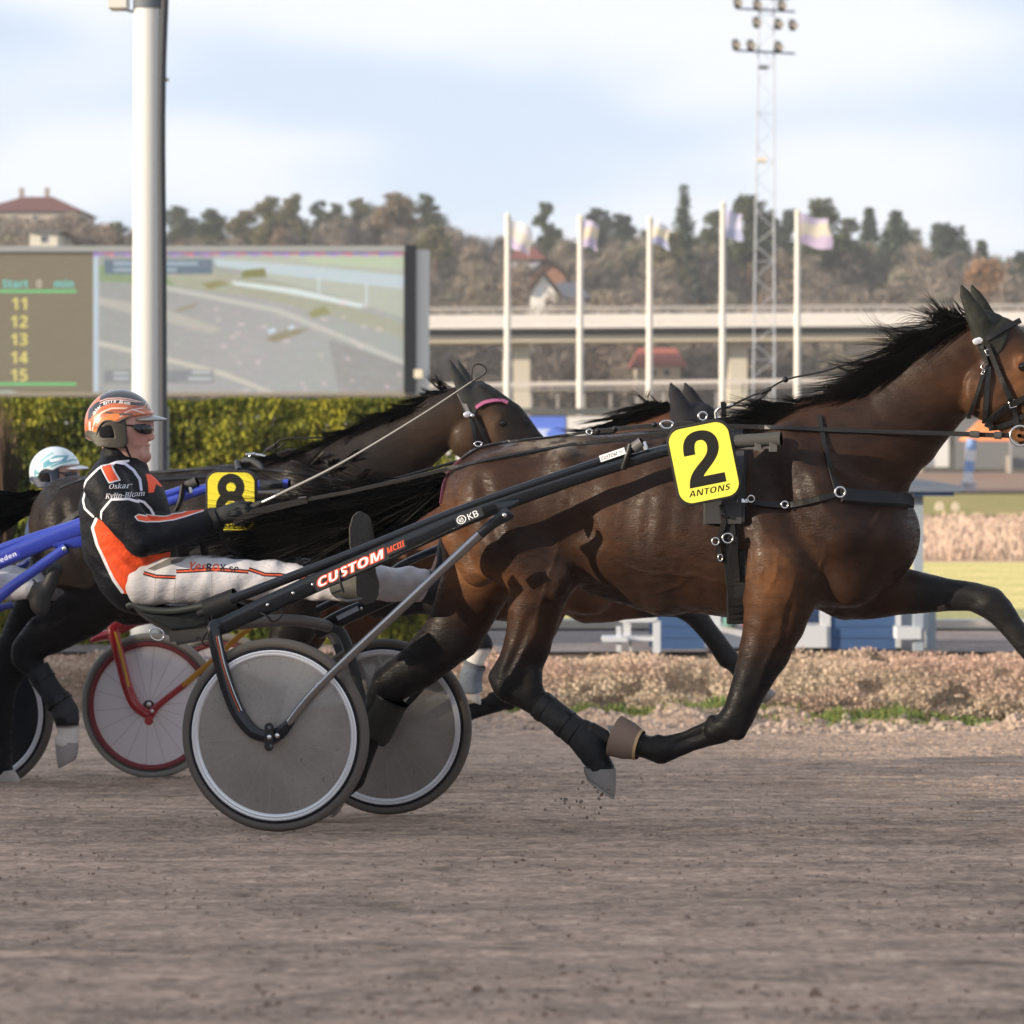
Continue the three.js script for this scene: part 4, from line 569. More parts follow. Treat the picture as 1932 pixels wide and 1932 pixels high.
// trunk, shoulder and haunch muscles; all numbers are photo pixels of the nearest horse, further horses are scaled copies
function trunk(f, hd = 1) {
  f.chain([[944, 946, 0, 112, 92], [1020, 958, 0, 134, 128], [1110, 962, 0, 141, 130], [1200, 972, 0, 156, 138], [1300, 981, 0, 174, 146], [1400, 984, 0, 182, 142], [1490, 972, 0, 182, 118], [1570, 992, 0, 152, 112], [1628, 1008, 0, 108, 86]], 0.03);
  // haunch (near and far), croup, point of hip
  for (const s of [1, -1]) {
    f.chain([[950, 950, 0.13 * s, 96, 72], [985, 1010, 0.15 * s, 92, 72], [1030, 1062, 0.16 * s, 66, 56]], 0.05);
    f.chain([[880, 955, 0.10 * s, 48, 46], [872, 1010, 0.11 * s, 40, 40], [905, 1070, 0.12 * s, 38, 36]], 0.035);
    f.chain([[1062, 868, 0.205 * s, 20, 18], [1078, 890, 0.215 * s, 16, 16]], 0.07);
    // shoulder blade, triceps, point of the shoulder, breast
    f.chain([[1490, 835, 0.15 * s, 42, 34], [1545, 930, 0.20 * s, 50, 40], [1592, 1005, 0.18 * s, 50, 44]], 0.08);
    f.chain([[1450, 985, 0.225 * s, 48, 30], [1470, 1060, 0.23 * s, 58, 36], [1468, 1120, 0.20 * s, 48, 36]], 0.035);
    f.chain([[1655, 1010, 0.085 * s, 46, 42], [1606, 1095, 0.09 * s, 48, 44]], 0.08);
    f.chain([[1085, 1010, 0.30 * s, 34, 20], [1118, 1050, 0.31 * s, 26, 16]], 0.05, -1);     // flank hollow
    f.chain([[1412, 900, 0.325 * s, 9, 9], [1403, 1010, 0.325 * s, 10, 10], [1412, 1120, 0.31 * s, 10, 10]], 0.045, -1); // behind the triceps
    f.chain([[1552, 985, 0.335 * s, 9, 8], [1535, 1060, 0.335 * s, 10, 8], [1540, 1140, 0.30 * s, 9, 8]], 0.05, -1);
    f.chain([[905, 900, 0.285 * s, 8, 8], [925, 990, 0.302 * s, 9, 9], [962, 1080, 0.298 * s, 9, 9]], 0.045, -1);
    f.chain([[1505, 900, 0.283 * s, 7, 7], [1555, 1000, 0.31 * s, 8, 8]], 0.04, -1);
    for (let k = 0; k < 5; k++) f.chain([[1180 + k * 42, 925, 0.324 * s + k * 0.003, 5, 5], [1168 + k * 42, 1060, 0.322 * s + k * 0.003, 5, 5]], 0.04, -1);
  }
  f.chain([[1470, 800, 0, 34, 24], [1420, 822, 0, 32, 30]], 0.05);                             // withers
  f.chain([[1130, 1085, 0, 36, 40], [1250, 1110, 0, 52, 60]], 0.05);
}
function neckHead(f, q) {
  f.chain(q.neck, 0.045);
  if (q.groove) for (const s of [1, -1]) { f.chain(q.groove.map(([x, y, z, r]) => [x, y, z * s, r, r]), 0.035, -1); }
  f.chain(q.skull, 0.022); f.chain(q.jaw, 0.02); 
  for (const s of [1, -1]) { f.chain(q.cheek.map(([x, y, z, r, w]) => [x, y, z * s, r, w]), 0.02); const [ex, ey, ez, er] = q.eye; f.chain([[ex, ey - er * 0.9, ez * s, er * 1.15, er], [ex + er * 2, ey + er * 0.6, ez * s * 0.94, er * 0.8, er * 0.7]], 0.015); f.chain([[ex, ey, (ez + 0.026) * s, er * 0.72, er * 0.6]], 0.012, -1); for (const c of q.dents ?? []) f.chain(c.map(([x, y, z, r]) => [x, y, z * s, r, r]), 0.02, -1); }
}
// a leg: chain of joints; thick upper part blends wide
const leg = (f, upper, lower, k = 0.05) => { f.chain(upper, k); f.chain(lower, 0.016); };
function hoofGeo(T, d, ch, ct, sh, st, w) { // coronet heel/toe, sole heel/toe in photo px, half width px
  const map = (q) => T ? [T.x + T.s * (q[0] - T.rx), T.y + T.s * (q[1] - T.ry)] : q, s = d / F * (T ? T.s : 1), V = (q) => { const m = map(q); return R(m[0], m[1], d); };
  const L = (p, q, t) => [lerp(p[0], q[0], t), lerp(p[1], q[1], t)], rings = [];
  for (let k = 0; k <= 8; k++) { const t = k / 8, bulge = 1 + 0.05 * Math.sin(t * Math.PI) - 0.06 * sstep(0.82, 1, t); const h = L(ch, sh, t), q = L(ct, st, t), m = L(h, q, 0.5), g = bulge + 0.012 * Math.sin(t * 26); rings.push([L(m, h, g), L(m, q, g), w * lerp(0.86, 1.05, t) * bulge]); }
  rings.push([L(sh, st, 0.12), L(sh, st, 0.88), w * 0.86]); const n = 26, pos = [], idx = [];
  rings.forEach(([h, t, hw]) => { const a = V(h), b = V(t), c = a.clone().add(b).multiplyScalar(0.5), u = b.clone().sub(a).multiplyScalar(0.5); for (let j = 0; j < n; j++) { const th = j / n * 6.2832, cs = Math.cos(th), sn = Math.sin(th), sq = 1 / Math.pow(Math.abs(cs) ** 2.5 + Math.abs(sn) ** 2.5, 0.4); pos.push(c.x + u.x * cs * sq, c.y + u.y * cs * sq, c.z + u.z * cs + sn * sq * hw * s); } });
  for (let r = 0; r + 1 < rings.length; r++) for (let j = 0; j < n; j++) { const a = r * n + j, b = r * n + (j + 1) % n; idx.push(a, b, a + n, b, b + n, a + n); }
  const base = (rings.length - 1) * n; for (let j = 1; j + 1 < n; j++) idx.push(base, base + j, base + j + 1, 0, j + 1, j);
  const g = new THREE.BufferGeometry(); g.setAttribute('position', new THREE.Float32BufferAttribute(pos, 3)); g.setIndex(idx); g.computeVertexNormals();
  const e = (rings.length - 2) * n, sp = []; for (let j = 0; j <= n; j++) { const k = (e + j % n) * 3; sp.push(new V3(pos[k], pos[k + 1], pos[k + 2])); } g.userData.shoe = sweep(sp, 0.004, 0.004, 40, 5, { open: true }); return g;
}
// a padded boot around part of a leg: chain slightly larger than the leg, open look given by rims
function shell(T, d0, pts, cell = 0.006, disp) { const f = new Field(d0, T); f.chain(pts, 0.004); return f.mesh(cell, { disp }); }
function cuff(T, d0, pts, k = 20) { // tube around a limb: [x,y,dz,r]
  const f = new Field(d0, T), v = pts.map((q) => { const p = f.pt([q[0], q[1], q[2], q[3], q[3]]); return p; });
  return sweep(v.map((p) => new V3(p.x, p.y, p.z)), v.map((p) => p.r), v.map((p) => p.r), 10, k);
}
// hair rooted along a crest line (photo px + dz), flowing by a direction field
function strands(T, d0, n, root, flow, len, r, spread = 1) {
  const out = [], mapP = (x, y, dz) => { if (T) { x = T.x + T.s * (x - T.rx); y = T.y + T.s * (y - T.ry); } return R(x, y, d0 - dz); };
  const per = 16; let L = null;
  for (let i = 0; i < n; i++) {
    if (i % per === 0) { const t = rnd(), dir = flow(t); L = { t, dir, len: len(t), root: root(t), a: rr(-0.16, 0.16) * spread, cur: rr(-0.06, 0.06) * spread, z: rr(-0.03, 0.03) * spread, w: rr(0, 6), wa: rr(0.02, 0.07) * spread }; }
    const k0 = rr(0.75, 1.12), jx = rr(-7, 7), jy = rr(-5, 5), jz = rr(-0.012, 0.012), seg = 10, s = [];
    let a = Math.atan2(L.dir[1], L.dir[0]) + L.a + rr(-0.03, 0.03) * spread, cur = L.dir[2] + L.cur + rr(-0.012, 0.012) * spread, X = L.root[0] + jx, Y = L.root[1] + jy, Z = L.root[2] + jz, zv = L.dir[3] + L.z + rr(-0.012, 0.012) * spread;
    const close = rr(0.25, 0.75);
    for (let k = 0; k <= seg; k++) { const u = k / seg * close; s.push(mapP(X - jx * u, Y - jy * u, Z - jz * u)); const st = L.len * k0 / seg; X += Math.cos(a) * st; Y += Math.sin(a) * st; a -= cur + Math.sin(k * 0.8 + L.w) * L.wa; Z += zv * st / 100; zv *= 0.8; }
    s.r = r * rr(0.6, 1.3); out.push(s);
  } return out;
}
const crest = (pts) => { const c = curve(pts.map((p) => new V3(p[0], p[1], p[2] ?? 0)), 0.5); return (t) => { const p = c.getPoint(t); return [p.x, p.y, p.z]; }; };
// px of a world point on the reference plane of a horse, back in the template's pixels
const toPx = (d0, T, flat) => (x, y) => { let X = 966 + x * F / d0, D = d0; if (!flat) for (let i = 0; i < 4; i++) { D = d0 - shear(X); X = 966 + x * F / D; } const Y = HZ + (CAMY - y) * F / D; return T ? [T.rx + (X - T.x) / T.s, T.ry + (Y - T.y) / T.s] : [X, Y]; };

// ======== the nearest horse, number 2
const D2 = 12.3;
const neck2 = {
  neck: [[1590, 868, 0, 138, 84], [1688, 806, 0, 94, 58], [1742, 752, 0, 84, 50], [1788, 708, 0, 78, 46], [1822, 676, 0, 66, 44]],
  groove: [[1776, 792, 0.10, 8], [1712, 872, 0.128, 9], [1660, 950, 0.17, 9]],
  skull: [[1838, 652, 0, 46, 38], [1880, 652, 0, 56, 42], [1930, 708, 0, 62, 42], [1990, 780, 0, 48, 32], [2044, 838, 0, 40, 28], [2066, 866, 0, 34, 28]],
  jaw: [[1862, 738, 0, 56, 30], [1900, 770, 0, 44, 28], [1970, 832, 0, 30, 24], [2030, 880, 0, 24, 22]],
  cheek: [[1868, 735, 0.052, 50, 20], [1885, 748, 0.05, 44, 20]],
  eye: [1930, 691, 0.082, 12],
  dents: [[[1900, 655, 0.112, 8], [1912, 676, 0.112, 7]], [[1845, 690, 0.115, 5], [1836, 735, 0.11, 5], [1846, 780, 0.09, 5]], [[1905, 735, 0.105, 6], [1950, 765, 0.09, 6]]],
};
function legs2(f, far3 = false) {
  leg(f, [[985, 1030, 0.15, 88, 62], [1022, 1088, 0.155, 62, 50], [1008, 1150, 0.15, 52, 44], [996, 1215, 0.15, 42, 36]], [[996, 1215, 0.15, 42, 36], [975, 1276, 0.15, 41, 30], [966, 1290, 0.15, 38, 28], [1000, 1316, 0.15, 28, 24], [1040, 1345, 0.15, 24, 20], [1092, 1388, 0.15, 25, 21], [1112, 1402, 0.15, 30, 24], [1128, 1434, 0.15, 24, 22], [1133, 1450, 0.15, 27, 26]]);
  f.chain([[942, 1282, 0.15, 18, 16], [968, 1230, 0.15, 12, 11]], 0.02);
  leg(f, [[925, 1035, -0.12, 92, 62], [895, 1110, -0.13, 66, 50], [858, 1192, -0.13, 54, 42]], [[858, 1192, -0.13, 54, 42], [792, 1256, -0.13, 44, 34], [736, 1292, -0.13, 37, 28], [722, 1306, -0.13, 30, 26], [700, 1380, -0.13, 23, 20], [676, 1440, -0.13, 24, 21], [664, 1466, -0.13, 27, 24], [640, 1490, -0.13, 23, 22], [628, 1502, -0.13, 26, 25]]);
  leg(f, [[1480, 1090, 0.17, 78, 56], [1462, 1168, 0.17, 60, 46], [1442, 1228, 0.165, 47, 38]], [[1442, 1228, 0.165, 47, 38], [1412, 1300, 0.16, 34, 30], [1395, 1344, 0.16, 31, 28], [1380, 1364, 0.16, 30, 28], [1352, 1378, 0.16, 24, 22]]);
  f.chain([[1398, 1362, 0.165, 19, 20], [1392, 1380, 0.165, 17, 19]], 0.012); f.chain([[1345, 1360, 0.16, 13, 12]], 0.012);   // carpal bones
  f.chain([[1360, 1382, 0.16, 20, 18], [1343, 1391, 0.16, 15, 14], [1299, 1407, 0.16, 12.5, 12], [1266, 1419, 0.16, 15, 15]], 0.008); f.chain([[1350, 1366, 0.16, 13, 11], [1292, 1389, 0.16, 9.5, 9], [1258, 1400, 0.16, 13, 12]], 0.006); // cannon bone, flexor tendon
  f.chain([[1262, 1412, 0.16, 22, 20], [1247, 1416, 0.16, 26, 22], [1215, 1408, 0.16, 21, 20], [1196, 1402, 0.16, 24, 23]], 0.010); f.chain([[1243, 1397, 0.16, 12, 14]], 0.01);
  f.chain([[1458, 1175, 0.275, 6, 6], [1440, 1235, 0.262, 6, 6], [1414, 1300, 0.236, 5, 5]], 0.03, -1); f.chain([[1490, 1150, 0.262, 6, 6], [1468, 1230, 0.25, 6, 6], [1432, 1310, 0.228, 4, 4]], 0.03, -1);
  f.chain([[1000, 1165, 0.252, 6, 6], [976, 1225, 0.232, 6, 6], [956, 1268, 0.218, 5, 5]], 0.025, -1); f.chain([[935, 1276, 0.15, 14, 14], [952, 1240, 0.15, 9, 9], [966, 1190, 0.15, 10, 10]], 0.012); f.chain([[1002, 1276, 0.165, 20, 20], [1006, 1300, 0.165, 18, 18]], 0.02);
  f.chain([[1058, 1090, 0.235, 24, 14], [1050, 1110, 0.23, 20, 12]], 0.03); // stifle
  leg(f, [[1600, 1105, -0.10, 66, 54], [1660, 1112, -0.12, 52, 44]], [[1660, 1112, -0.12, 52, 44], [1720, 1117, -0.12, 42, 36], [1790, 1122, -0.12, 31, 28], [1836, 1126, -0.12, 28, 27], [1868, 1138, -0.12, 31, 29], [1884, 1152, -0.12, 28, 26], [1905, 1178, -0.12, 23, 21], [1955, 1240, -0.12, 21, 18], [2000, 1300, -0.12, 24, 20], [2012, 1318, -0.12, 27, 23], [2040, 1345, -0.12, 22, 21]]);
  f.chain([[1634, 1128, -0.12, 36, 30]], 0.03);
}
function coat(base, tan, o) { // coat colour by place; some tan patches also hold painted sunlit sheen
  return (x, y, z, ny, pxy) => {
    const [px, py] = pxy(x, y), n = fbm(x * 6, y * 6, z * 6, 3) - 0.5, n2 = fbm(x * 26, y * 60, z * 26, 3) - 0.5;
    let k = sstep(1185, 1275, py + n * 60); k = Math.max(k, sstep(1700, 1770, px + n * 40) * sstep(1040, 1075, py));
    k = Math.max(k, sstep(900, 860, px) * sstep(1120, 1210, py) * 0.9);
    const t = clamp(1.0 * gauss(px, py, 850, 1010, 60, 90) * 0.7 + 0.95 * gauss(px, py, 910, 1095, 60, 40) + 0.65 * gauss(px, py, 1440, 1085, 50, 75) + 0.22 * gauss(px, py, 1150, 970, 60, 80) + 0.45 * gauss(px, py, 1840, 740, 60, 60) + 0.6 * gauss(px, py, 1915, 700, 22, 50) + 0.8 * gauss(px, py, 1930, 820, 50, 30) + n * 0.75 + 0.06, 0, 1);  // bay tan points, plus golden sunlit sheen painted in at flank and haunch
    const dk = clamp(0.25 + n * 1.6, 0, 0.8);
    const b = 1 + n * 0.55 + n2 * 0.9, out = [];
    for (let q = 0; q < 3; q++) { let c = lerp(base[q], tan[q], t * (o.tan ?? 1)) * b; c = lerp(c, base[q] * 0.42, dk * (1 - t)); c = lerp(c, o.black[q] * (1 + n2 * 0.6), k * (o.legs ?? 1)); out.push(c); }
    if (o.extra) o.extra(out, px, py, z, n, n2);
    return out;
  };
}
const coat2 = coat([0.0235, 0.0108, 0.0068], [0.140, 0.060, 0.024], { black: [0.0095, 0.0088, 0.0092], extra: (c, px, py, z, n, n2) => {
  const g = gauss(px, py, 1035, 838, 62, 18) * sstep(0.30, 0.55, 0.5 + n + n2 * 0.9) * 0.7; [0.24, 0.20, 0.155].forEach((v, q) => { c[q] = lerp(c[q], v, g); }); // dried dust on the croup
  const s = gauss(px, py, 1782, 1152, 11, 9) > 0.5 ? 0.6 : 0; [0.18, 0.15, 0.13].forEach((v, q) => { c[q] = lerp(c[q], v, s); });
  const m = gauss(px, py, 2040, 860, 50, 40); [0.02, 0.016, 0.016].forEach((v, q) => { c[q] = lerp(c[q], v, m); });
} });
const f2 = new Field(D2); trunk(f2); neckHead(f2, neck2); legs2(f2);
f2.chain([[850, 905, 0, 22, 22], [828, 915, 0, 17, 18], [806, 925, 0, 13, 14]], 0.03); // dock of the tail
f2.chain([[1700, 1128, -0.02, 6, 6], [1780, 1132, -0.045, 5, 5], [1836, 1140, -0.055, 4, 4]], 0.03, -1);
// veins and fine folds of skin lying on the surface
function vein(f, pts, r, op = 1, k = 0.006) { const c0 = curve(pts.map(([x, y]) => new V3(x, y, 0))), n = Math.ceil(c0.getLength() / 14), out = []; for (let i = 0; i <= n; i++) { const p = c0.getPoint(i / n), X = p.x + rr(-2.5, 2.5), Y = p.y + rr(-2.5, 2.5), h = f.hit(X, Y); if (h) out.push([X, Y, h.dz - (op > 0 ? r * 0.35 * D2 / F : -r * 0.2 * D2 / F), r * Math.sin(Math.PI * (0.12 + 0.8 * i / n)) + 0.6]); } if (out.length > 1) return [out, k, op]; }
const skinLines = [
  [[[1418, 1092], [1372, 1098], [1300, 1086], [1210, 1078], [1160, 1060]], 3.0], [[[1300, 1088], [1270, 1110], [1220, 1120]], 2.2], [[[1502, 1082], [1484, 1140], [1468, 1205], [1440, 1262], [1424, 1320]], 3.0], [[[1484, 1140], [1500, 1180], [1490, 1230]], 2.2],
  [[[1058, 1000], [1040, 1075], [1018, 1150], [1002, 1225]], 3.0], [[[1430, 985], [1465, 1035], [1500, 1070]], 2.4], [[[1465, 1035], [1462, 1090], [1440, 1130]], 2.2], [[[1560, 1030], [1540, 1090], [1512, 1130]], 2.4], [[[905, 1010], [935, 1060], [962, 1112]], 2.4], [[[1700, 900], [1660, 960], [1640, 1010]], 2.6], [[[1868, 770], [1896, 760], [1915, 735]], 2.0], [[[1250, 900], [1330, 930], [1400, 960]], 1.8], [[[1640, 1090], [1700, 1100], [1770, 1110]], 2.4],
].map(([p, r]) => vein(f2, p, r)).concat([0, 1, 2, 3, 4].map((k) => vein(f2, [[1422 + k * 7, 1030 + k * 4], [1418 + k * 6, 1070], [1424 + k * 6, 1118 - k * 6]], 1.4, -1, 0.004)), [0, 1, 2].map((k) => vein(f2, [[1092 + k * 9, 1050], [1080 + k * 10, 1078], [1062 + k * 12, 1100]], 1.4, -1, 0.004))).filter(Boolean);
for (const [o, k, op] of skinLines) f2.chain(o, k, op);
const px2 = toPx(D2);
const addShoes = (H) => { for (const o of [...H.children]) if (o.name === 'hoof') part(o, 'shoe', o.geometry.userData.shoe, mat(C(0.32, 0.31, 0.30), 0.5, { metalness: 0.6 })); };
const uvHorse = (x, y) => [x * 3.2, y * 3.2];
const muscle = (x, y, z) => (fbm(x * 9, y * 7, z * 9, 3) - 0.5) * 0.007 + (fbm(x * 30 + y * 12, y * 24, z * 30, 2) - 0.5) * 0.0024;
{
  const H = thing('horse', 'big dark bay trotting horse wearing number 2, pulling the black sulky', 'horse');
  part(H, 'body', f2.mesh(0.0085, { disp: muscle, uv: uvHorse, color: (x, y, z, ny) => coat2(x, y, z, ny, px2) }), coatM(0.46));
  part(H, 'hoof', hoofGeo(null, D2 - 0.15, [1101, 1447], [1162, 1450], [1106, 1468], [1160, 1507], 29), hoofM);
  part(H, 'hoof', hoofGeo(null, D2 + 0.13, [606, 1492], [650, 1516], [590, 1512], [632, 1540], 27), hoofM);
  part(H, 'hoof', hoofGeo(null, D2 - 0.16, [1196, 1430], [1196, 1378], [1166, 1418], [1146, 1368], 27), hoofM);
  part(H, 'hoof', hoofGeo(null, D2 + 0.12, [2030, 1362], [2056, 1330], [2060, 1380], [2090, 1350], 27), hoofM);
  for (const s of [1]) { const e = R(1930, 692, D2 - 0.098); part(H, 'eye', new THREE.SphereGeometry(0.017, 20, 14).translate(e.x, e.y, e.z - 0.003), mat(C(0.008, 0.006, 0.005), 0.06)); }
  // mane, thrown back and to the near side
  const root = crest([[1822, 600, 0], [1770, 634, 0], [1715, 676, 0], [1660, 716, 0], [1605, 748, 0], [1545, 770, 0], [1480, 785, 0]]);
  const S = [
    ...strands(null, D2, 2400, (t) => { const p = root(Math.pow(t, 0.9)); return [p[0] + rr(-6, 6), p[1] + rr(-2, 8), rr(-0.01, 0.035)]; }, (t) => [-1, lerp(0.16, 0.26, t), lerp(0.045, 0.015, t), 0.11], (t) => lerp(130, 170, t) * rr(0.7, 1.2), 0.0015),
    ...strands(null, D2, 1900, (t) => { const p = root(t * 0.85); return [p[0] + rr(-4, 6), p[1] + rr(2, 14), rr(0.01, 0.06)]; }, () => [-1, rr(0.4, 0.62), rr(-0.03, 0.06), 0.10], () => rr(70, 140), 0.0015),
    ...strands(null, D2, 300, (t) => { const p = root(t); return [p[0], p[1], rr(-0.02, 0.02)]; }, () => [-1, rr(-0.3, 0.2), rr(-0.08, 0.12), 0.05], () => rr(60, 140), 0.0011, 1.8),
    ...strands(null, D2, 200, () => [rr(1790, 1832), rr(592, 606), rr(-0.02, 0.02)], () => [-1, rr(-0.4, 0.1), rr(-0.12, 0.14), 0], () => rr(30, 75), 0.0016, 1.8),
    ...strands(null, D2, 1000, () => [rr(1480, 1570), rr(766, 788), rr(0, 0.05)], () => [-1, rr(-0.02, 0.14), rr(-0.01, 0.04), 0.09], () => rr(80, 150), 0.0015),
  ];
  part(H, 'mane', hair(S), hairM(C(0.026, 0.0195, 0.016)));
  const droot = (t) => [rr(818, 852), lerp(893, 925, rnd()), rr(-0.05, 0.05)];
  const tail = [
    ...strands(null, D2, 4200, droot, () => { const v = rnd(); return [-1, lerp(0.26, 0.58, v), lerp(-0.002, -0.042, v), rr(-0.03, 0.06)]; }, () => rr(240, 470), 0.0017, 0.5),
    ...strands(null, D2, 1500, () => [rr(812, 842), rr(905, 945), rr(-0.04, 0.06)], () => [-1, rr(0.35, 0.9), rr(-0.05, -0.01), rr(-0.02, 0.06)], () => rr(140, 330), 0.0018, 0.6),
    ...strands(null, D2, 260, droot, () => [-1, rr(0.25, 0.55), rr(-0.04, 0.0), rr(-0.05, 0.05)], () => rr(300, 500), 0.0012, 1.6),
  ];
  part(H, 'tail', hair(tail), hairM(C(0.024, 0.0185, 0.0155)));
}
// leg wear of the near horse
scene.children.filter((o) => /^horse/.test(o.name)).forEach(addShoes);
{
  const bm = mat(C(0.02, 0.021, 0.024), 0.62, { bumpMap: hairBump, bumpScale: 0.004 });
  const a = thing('leg_boot', 'black strapped boot on the near hind cannon of horse 2', 'leg boot', null);
  part(a, 'shell', cuff(null, D2, [[1018, 1328, 0.15, 28], [1050, 1352, 0.15, 26.5], [1088, 1383, 0.15, 28]]), bm); part(a, 'strap', [cuff(null, D2, [[1024, 1333, 0.15, 29], [1032, 1339, 0.15, 28.6]]), cuff(null, D2, [[1062, 1362, 0.15, 28.6], [1070, 1368, 0.15, 29]])], leather);
  part(a, 'ankle_cup', shell(null, D2, [[1098, 1388, 0.15, 31, 25], [1114, 1404, 0.15, 34, 27], [1122, 1422, 0.15, 29, 25]]), bm); part(a, 'flap', shell(null, D2, [[1118, 1376, 0.16, 13, 16], [1150, 1393, 0.16, 11, 12], [1160, 1398, 0.16, 7, 7]]), bm);
  const b = thing('leg_boot', 'dark cup boot on the far hind leg of horse 2, stretched back beside the wheels', 'leg boot'); part(b, 'shell', cuff(null, D2, [[737, 1322, -0.13, 33], [724, 1350, -0.13, 33], [706, 1388, -0.13, 31]]), mat(C(0.035, 0.034, 0.025), 0.7, { bumpMap: hairBump, bumpScale: 0.01 })); part(b, 'rim', cuff(null, D2, [[739, 1318, -0.13, 34.5], [737, 1322, -0.13, 34.5]]), leather);
  const c = thing('bell_boot', 'dusty brown bell boot on the lifted near fore hoof of horse 2', 'bell boot'); part(c, 'cup', cuff(null, D2, [[1204, 1405, 0.16, 29], [1186, 1398, 0.16, 36], [1160, 1388, 0.16, 40]]), mat(C(0.17, 0.125, 0.105), 0.85)); part(c, 'rim', cuff(null, D2, [[1208, 1406, 0.16, 28], [1203, 1404.5, 0.16, 30.5]]), mat(C(0.40, 0.28, 0.16), 0.7));
}
// ======== horse 3, bay, mostly hidden; pulls the red sulky
const D3 = 16.6, T3 = { x: 557, y: 723, s: 0.72 * 16.6 / 16.6, rx: 830, ry: 540 };
{
  const T = T3, f = new Field(D3, T), n3 = { ...neck2 };
  trunk(f); neckHead(f, { ...neck2, neck: [[1590, 868, 0, 138, 84], [1670, 780, 0, 104, 58], [1738, 722, 0, 92, 50], [1790, 694, 0, 78, 46], [1822, 676, 0, 66, 44]] }); legs2(f);
  f.chain([[1880, 1150, -0.12, 26, 24], [1930, 1215, -0.12, 24, 20], [1962, 1262, -0.12, 26, 22]], 0.02);
  const H = thing('horse', 'reddish bay horse half hidden behind horse 2, black ears over its back', 'horse'), px = toPx(D3, T);
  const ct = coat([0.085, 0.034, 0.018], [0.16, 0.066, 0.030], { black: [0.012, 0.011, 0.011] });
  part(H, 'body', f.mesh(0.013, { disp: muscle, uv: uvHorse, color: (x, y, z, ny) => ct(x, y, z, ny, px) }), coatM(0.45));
  const root = crest([[1822, 598, 0], [1760, 604, 0], [1700, 640, 0], [1640, 690, 0], [1560, 745, 0]]);
  part(H, 'mane', hair([...strands(T, D3, 800, (t) => { const p = root(t); return [p[0] + rr(-6, 6), p[1] + rr(-12, 16), rr(-0.03, 0.06)]; }, () => [-1, 0.34, 0.02, 0.06], () => rr(70, 150), 0.004), ...strands(T, D3, 60, (t) => { const p = root(t * 0.4); return [p[0], p[1], 0]; }, () => [-1, rr(-0.9, 0), rr(-0.1, 0.1), 0], () => rr(40, 80), 0.0015, 2)]), hairM(C(0.024, 0.0185, 0.0155)));
  part(H, 'hoof', hoofGeo(T, D3 + 0.12, [2030, 1362], [2056, 1330], [2060, 1380], [2090, 1350], 27), hoofM);
  part(H, 'hoof', hoofGeo(T, D3 - 0.16, [1196, 1430], [1196, 1378], [1166, 1418], [1146, 1368], 27), hoofM);
  part(H, 'tail', hair(strands(T, D3, 200, () => [rr(820, 850), rr(893, 925), rr(-0.05, 0.05)], () => [-1, rr(0.2, 0.8), 0, 0], () => rr(150, 300), 0.006)), hairM(C(0.024, 0.0185, 0.0155)));
  const cap = thing('ear_hood', 'black ear hood on the bay horse behind horse 2', 'ear hood'), g = new Field(D3, T);
  for (const [x, z] of [[1814, 0.07], [1852, -0.07]]) g.chain([[x, 541, z, 4, 4], [x + 10, 566, z, 17, 13], [x + 26, 604, z, 27, 18], [x + 44, 640, z, 26, 20]], 0.01);
  g.chain([[1846, 640, 0, 47, 42], [1890, 640, 0, 50, 44]], 0.03);
  part(cap, 'cloth', g.mesh(0.008), mat(C(0.018, 0.018, 0.022), 0.8)); 
}
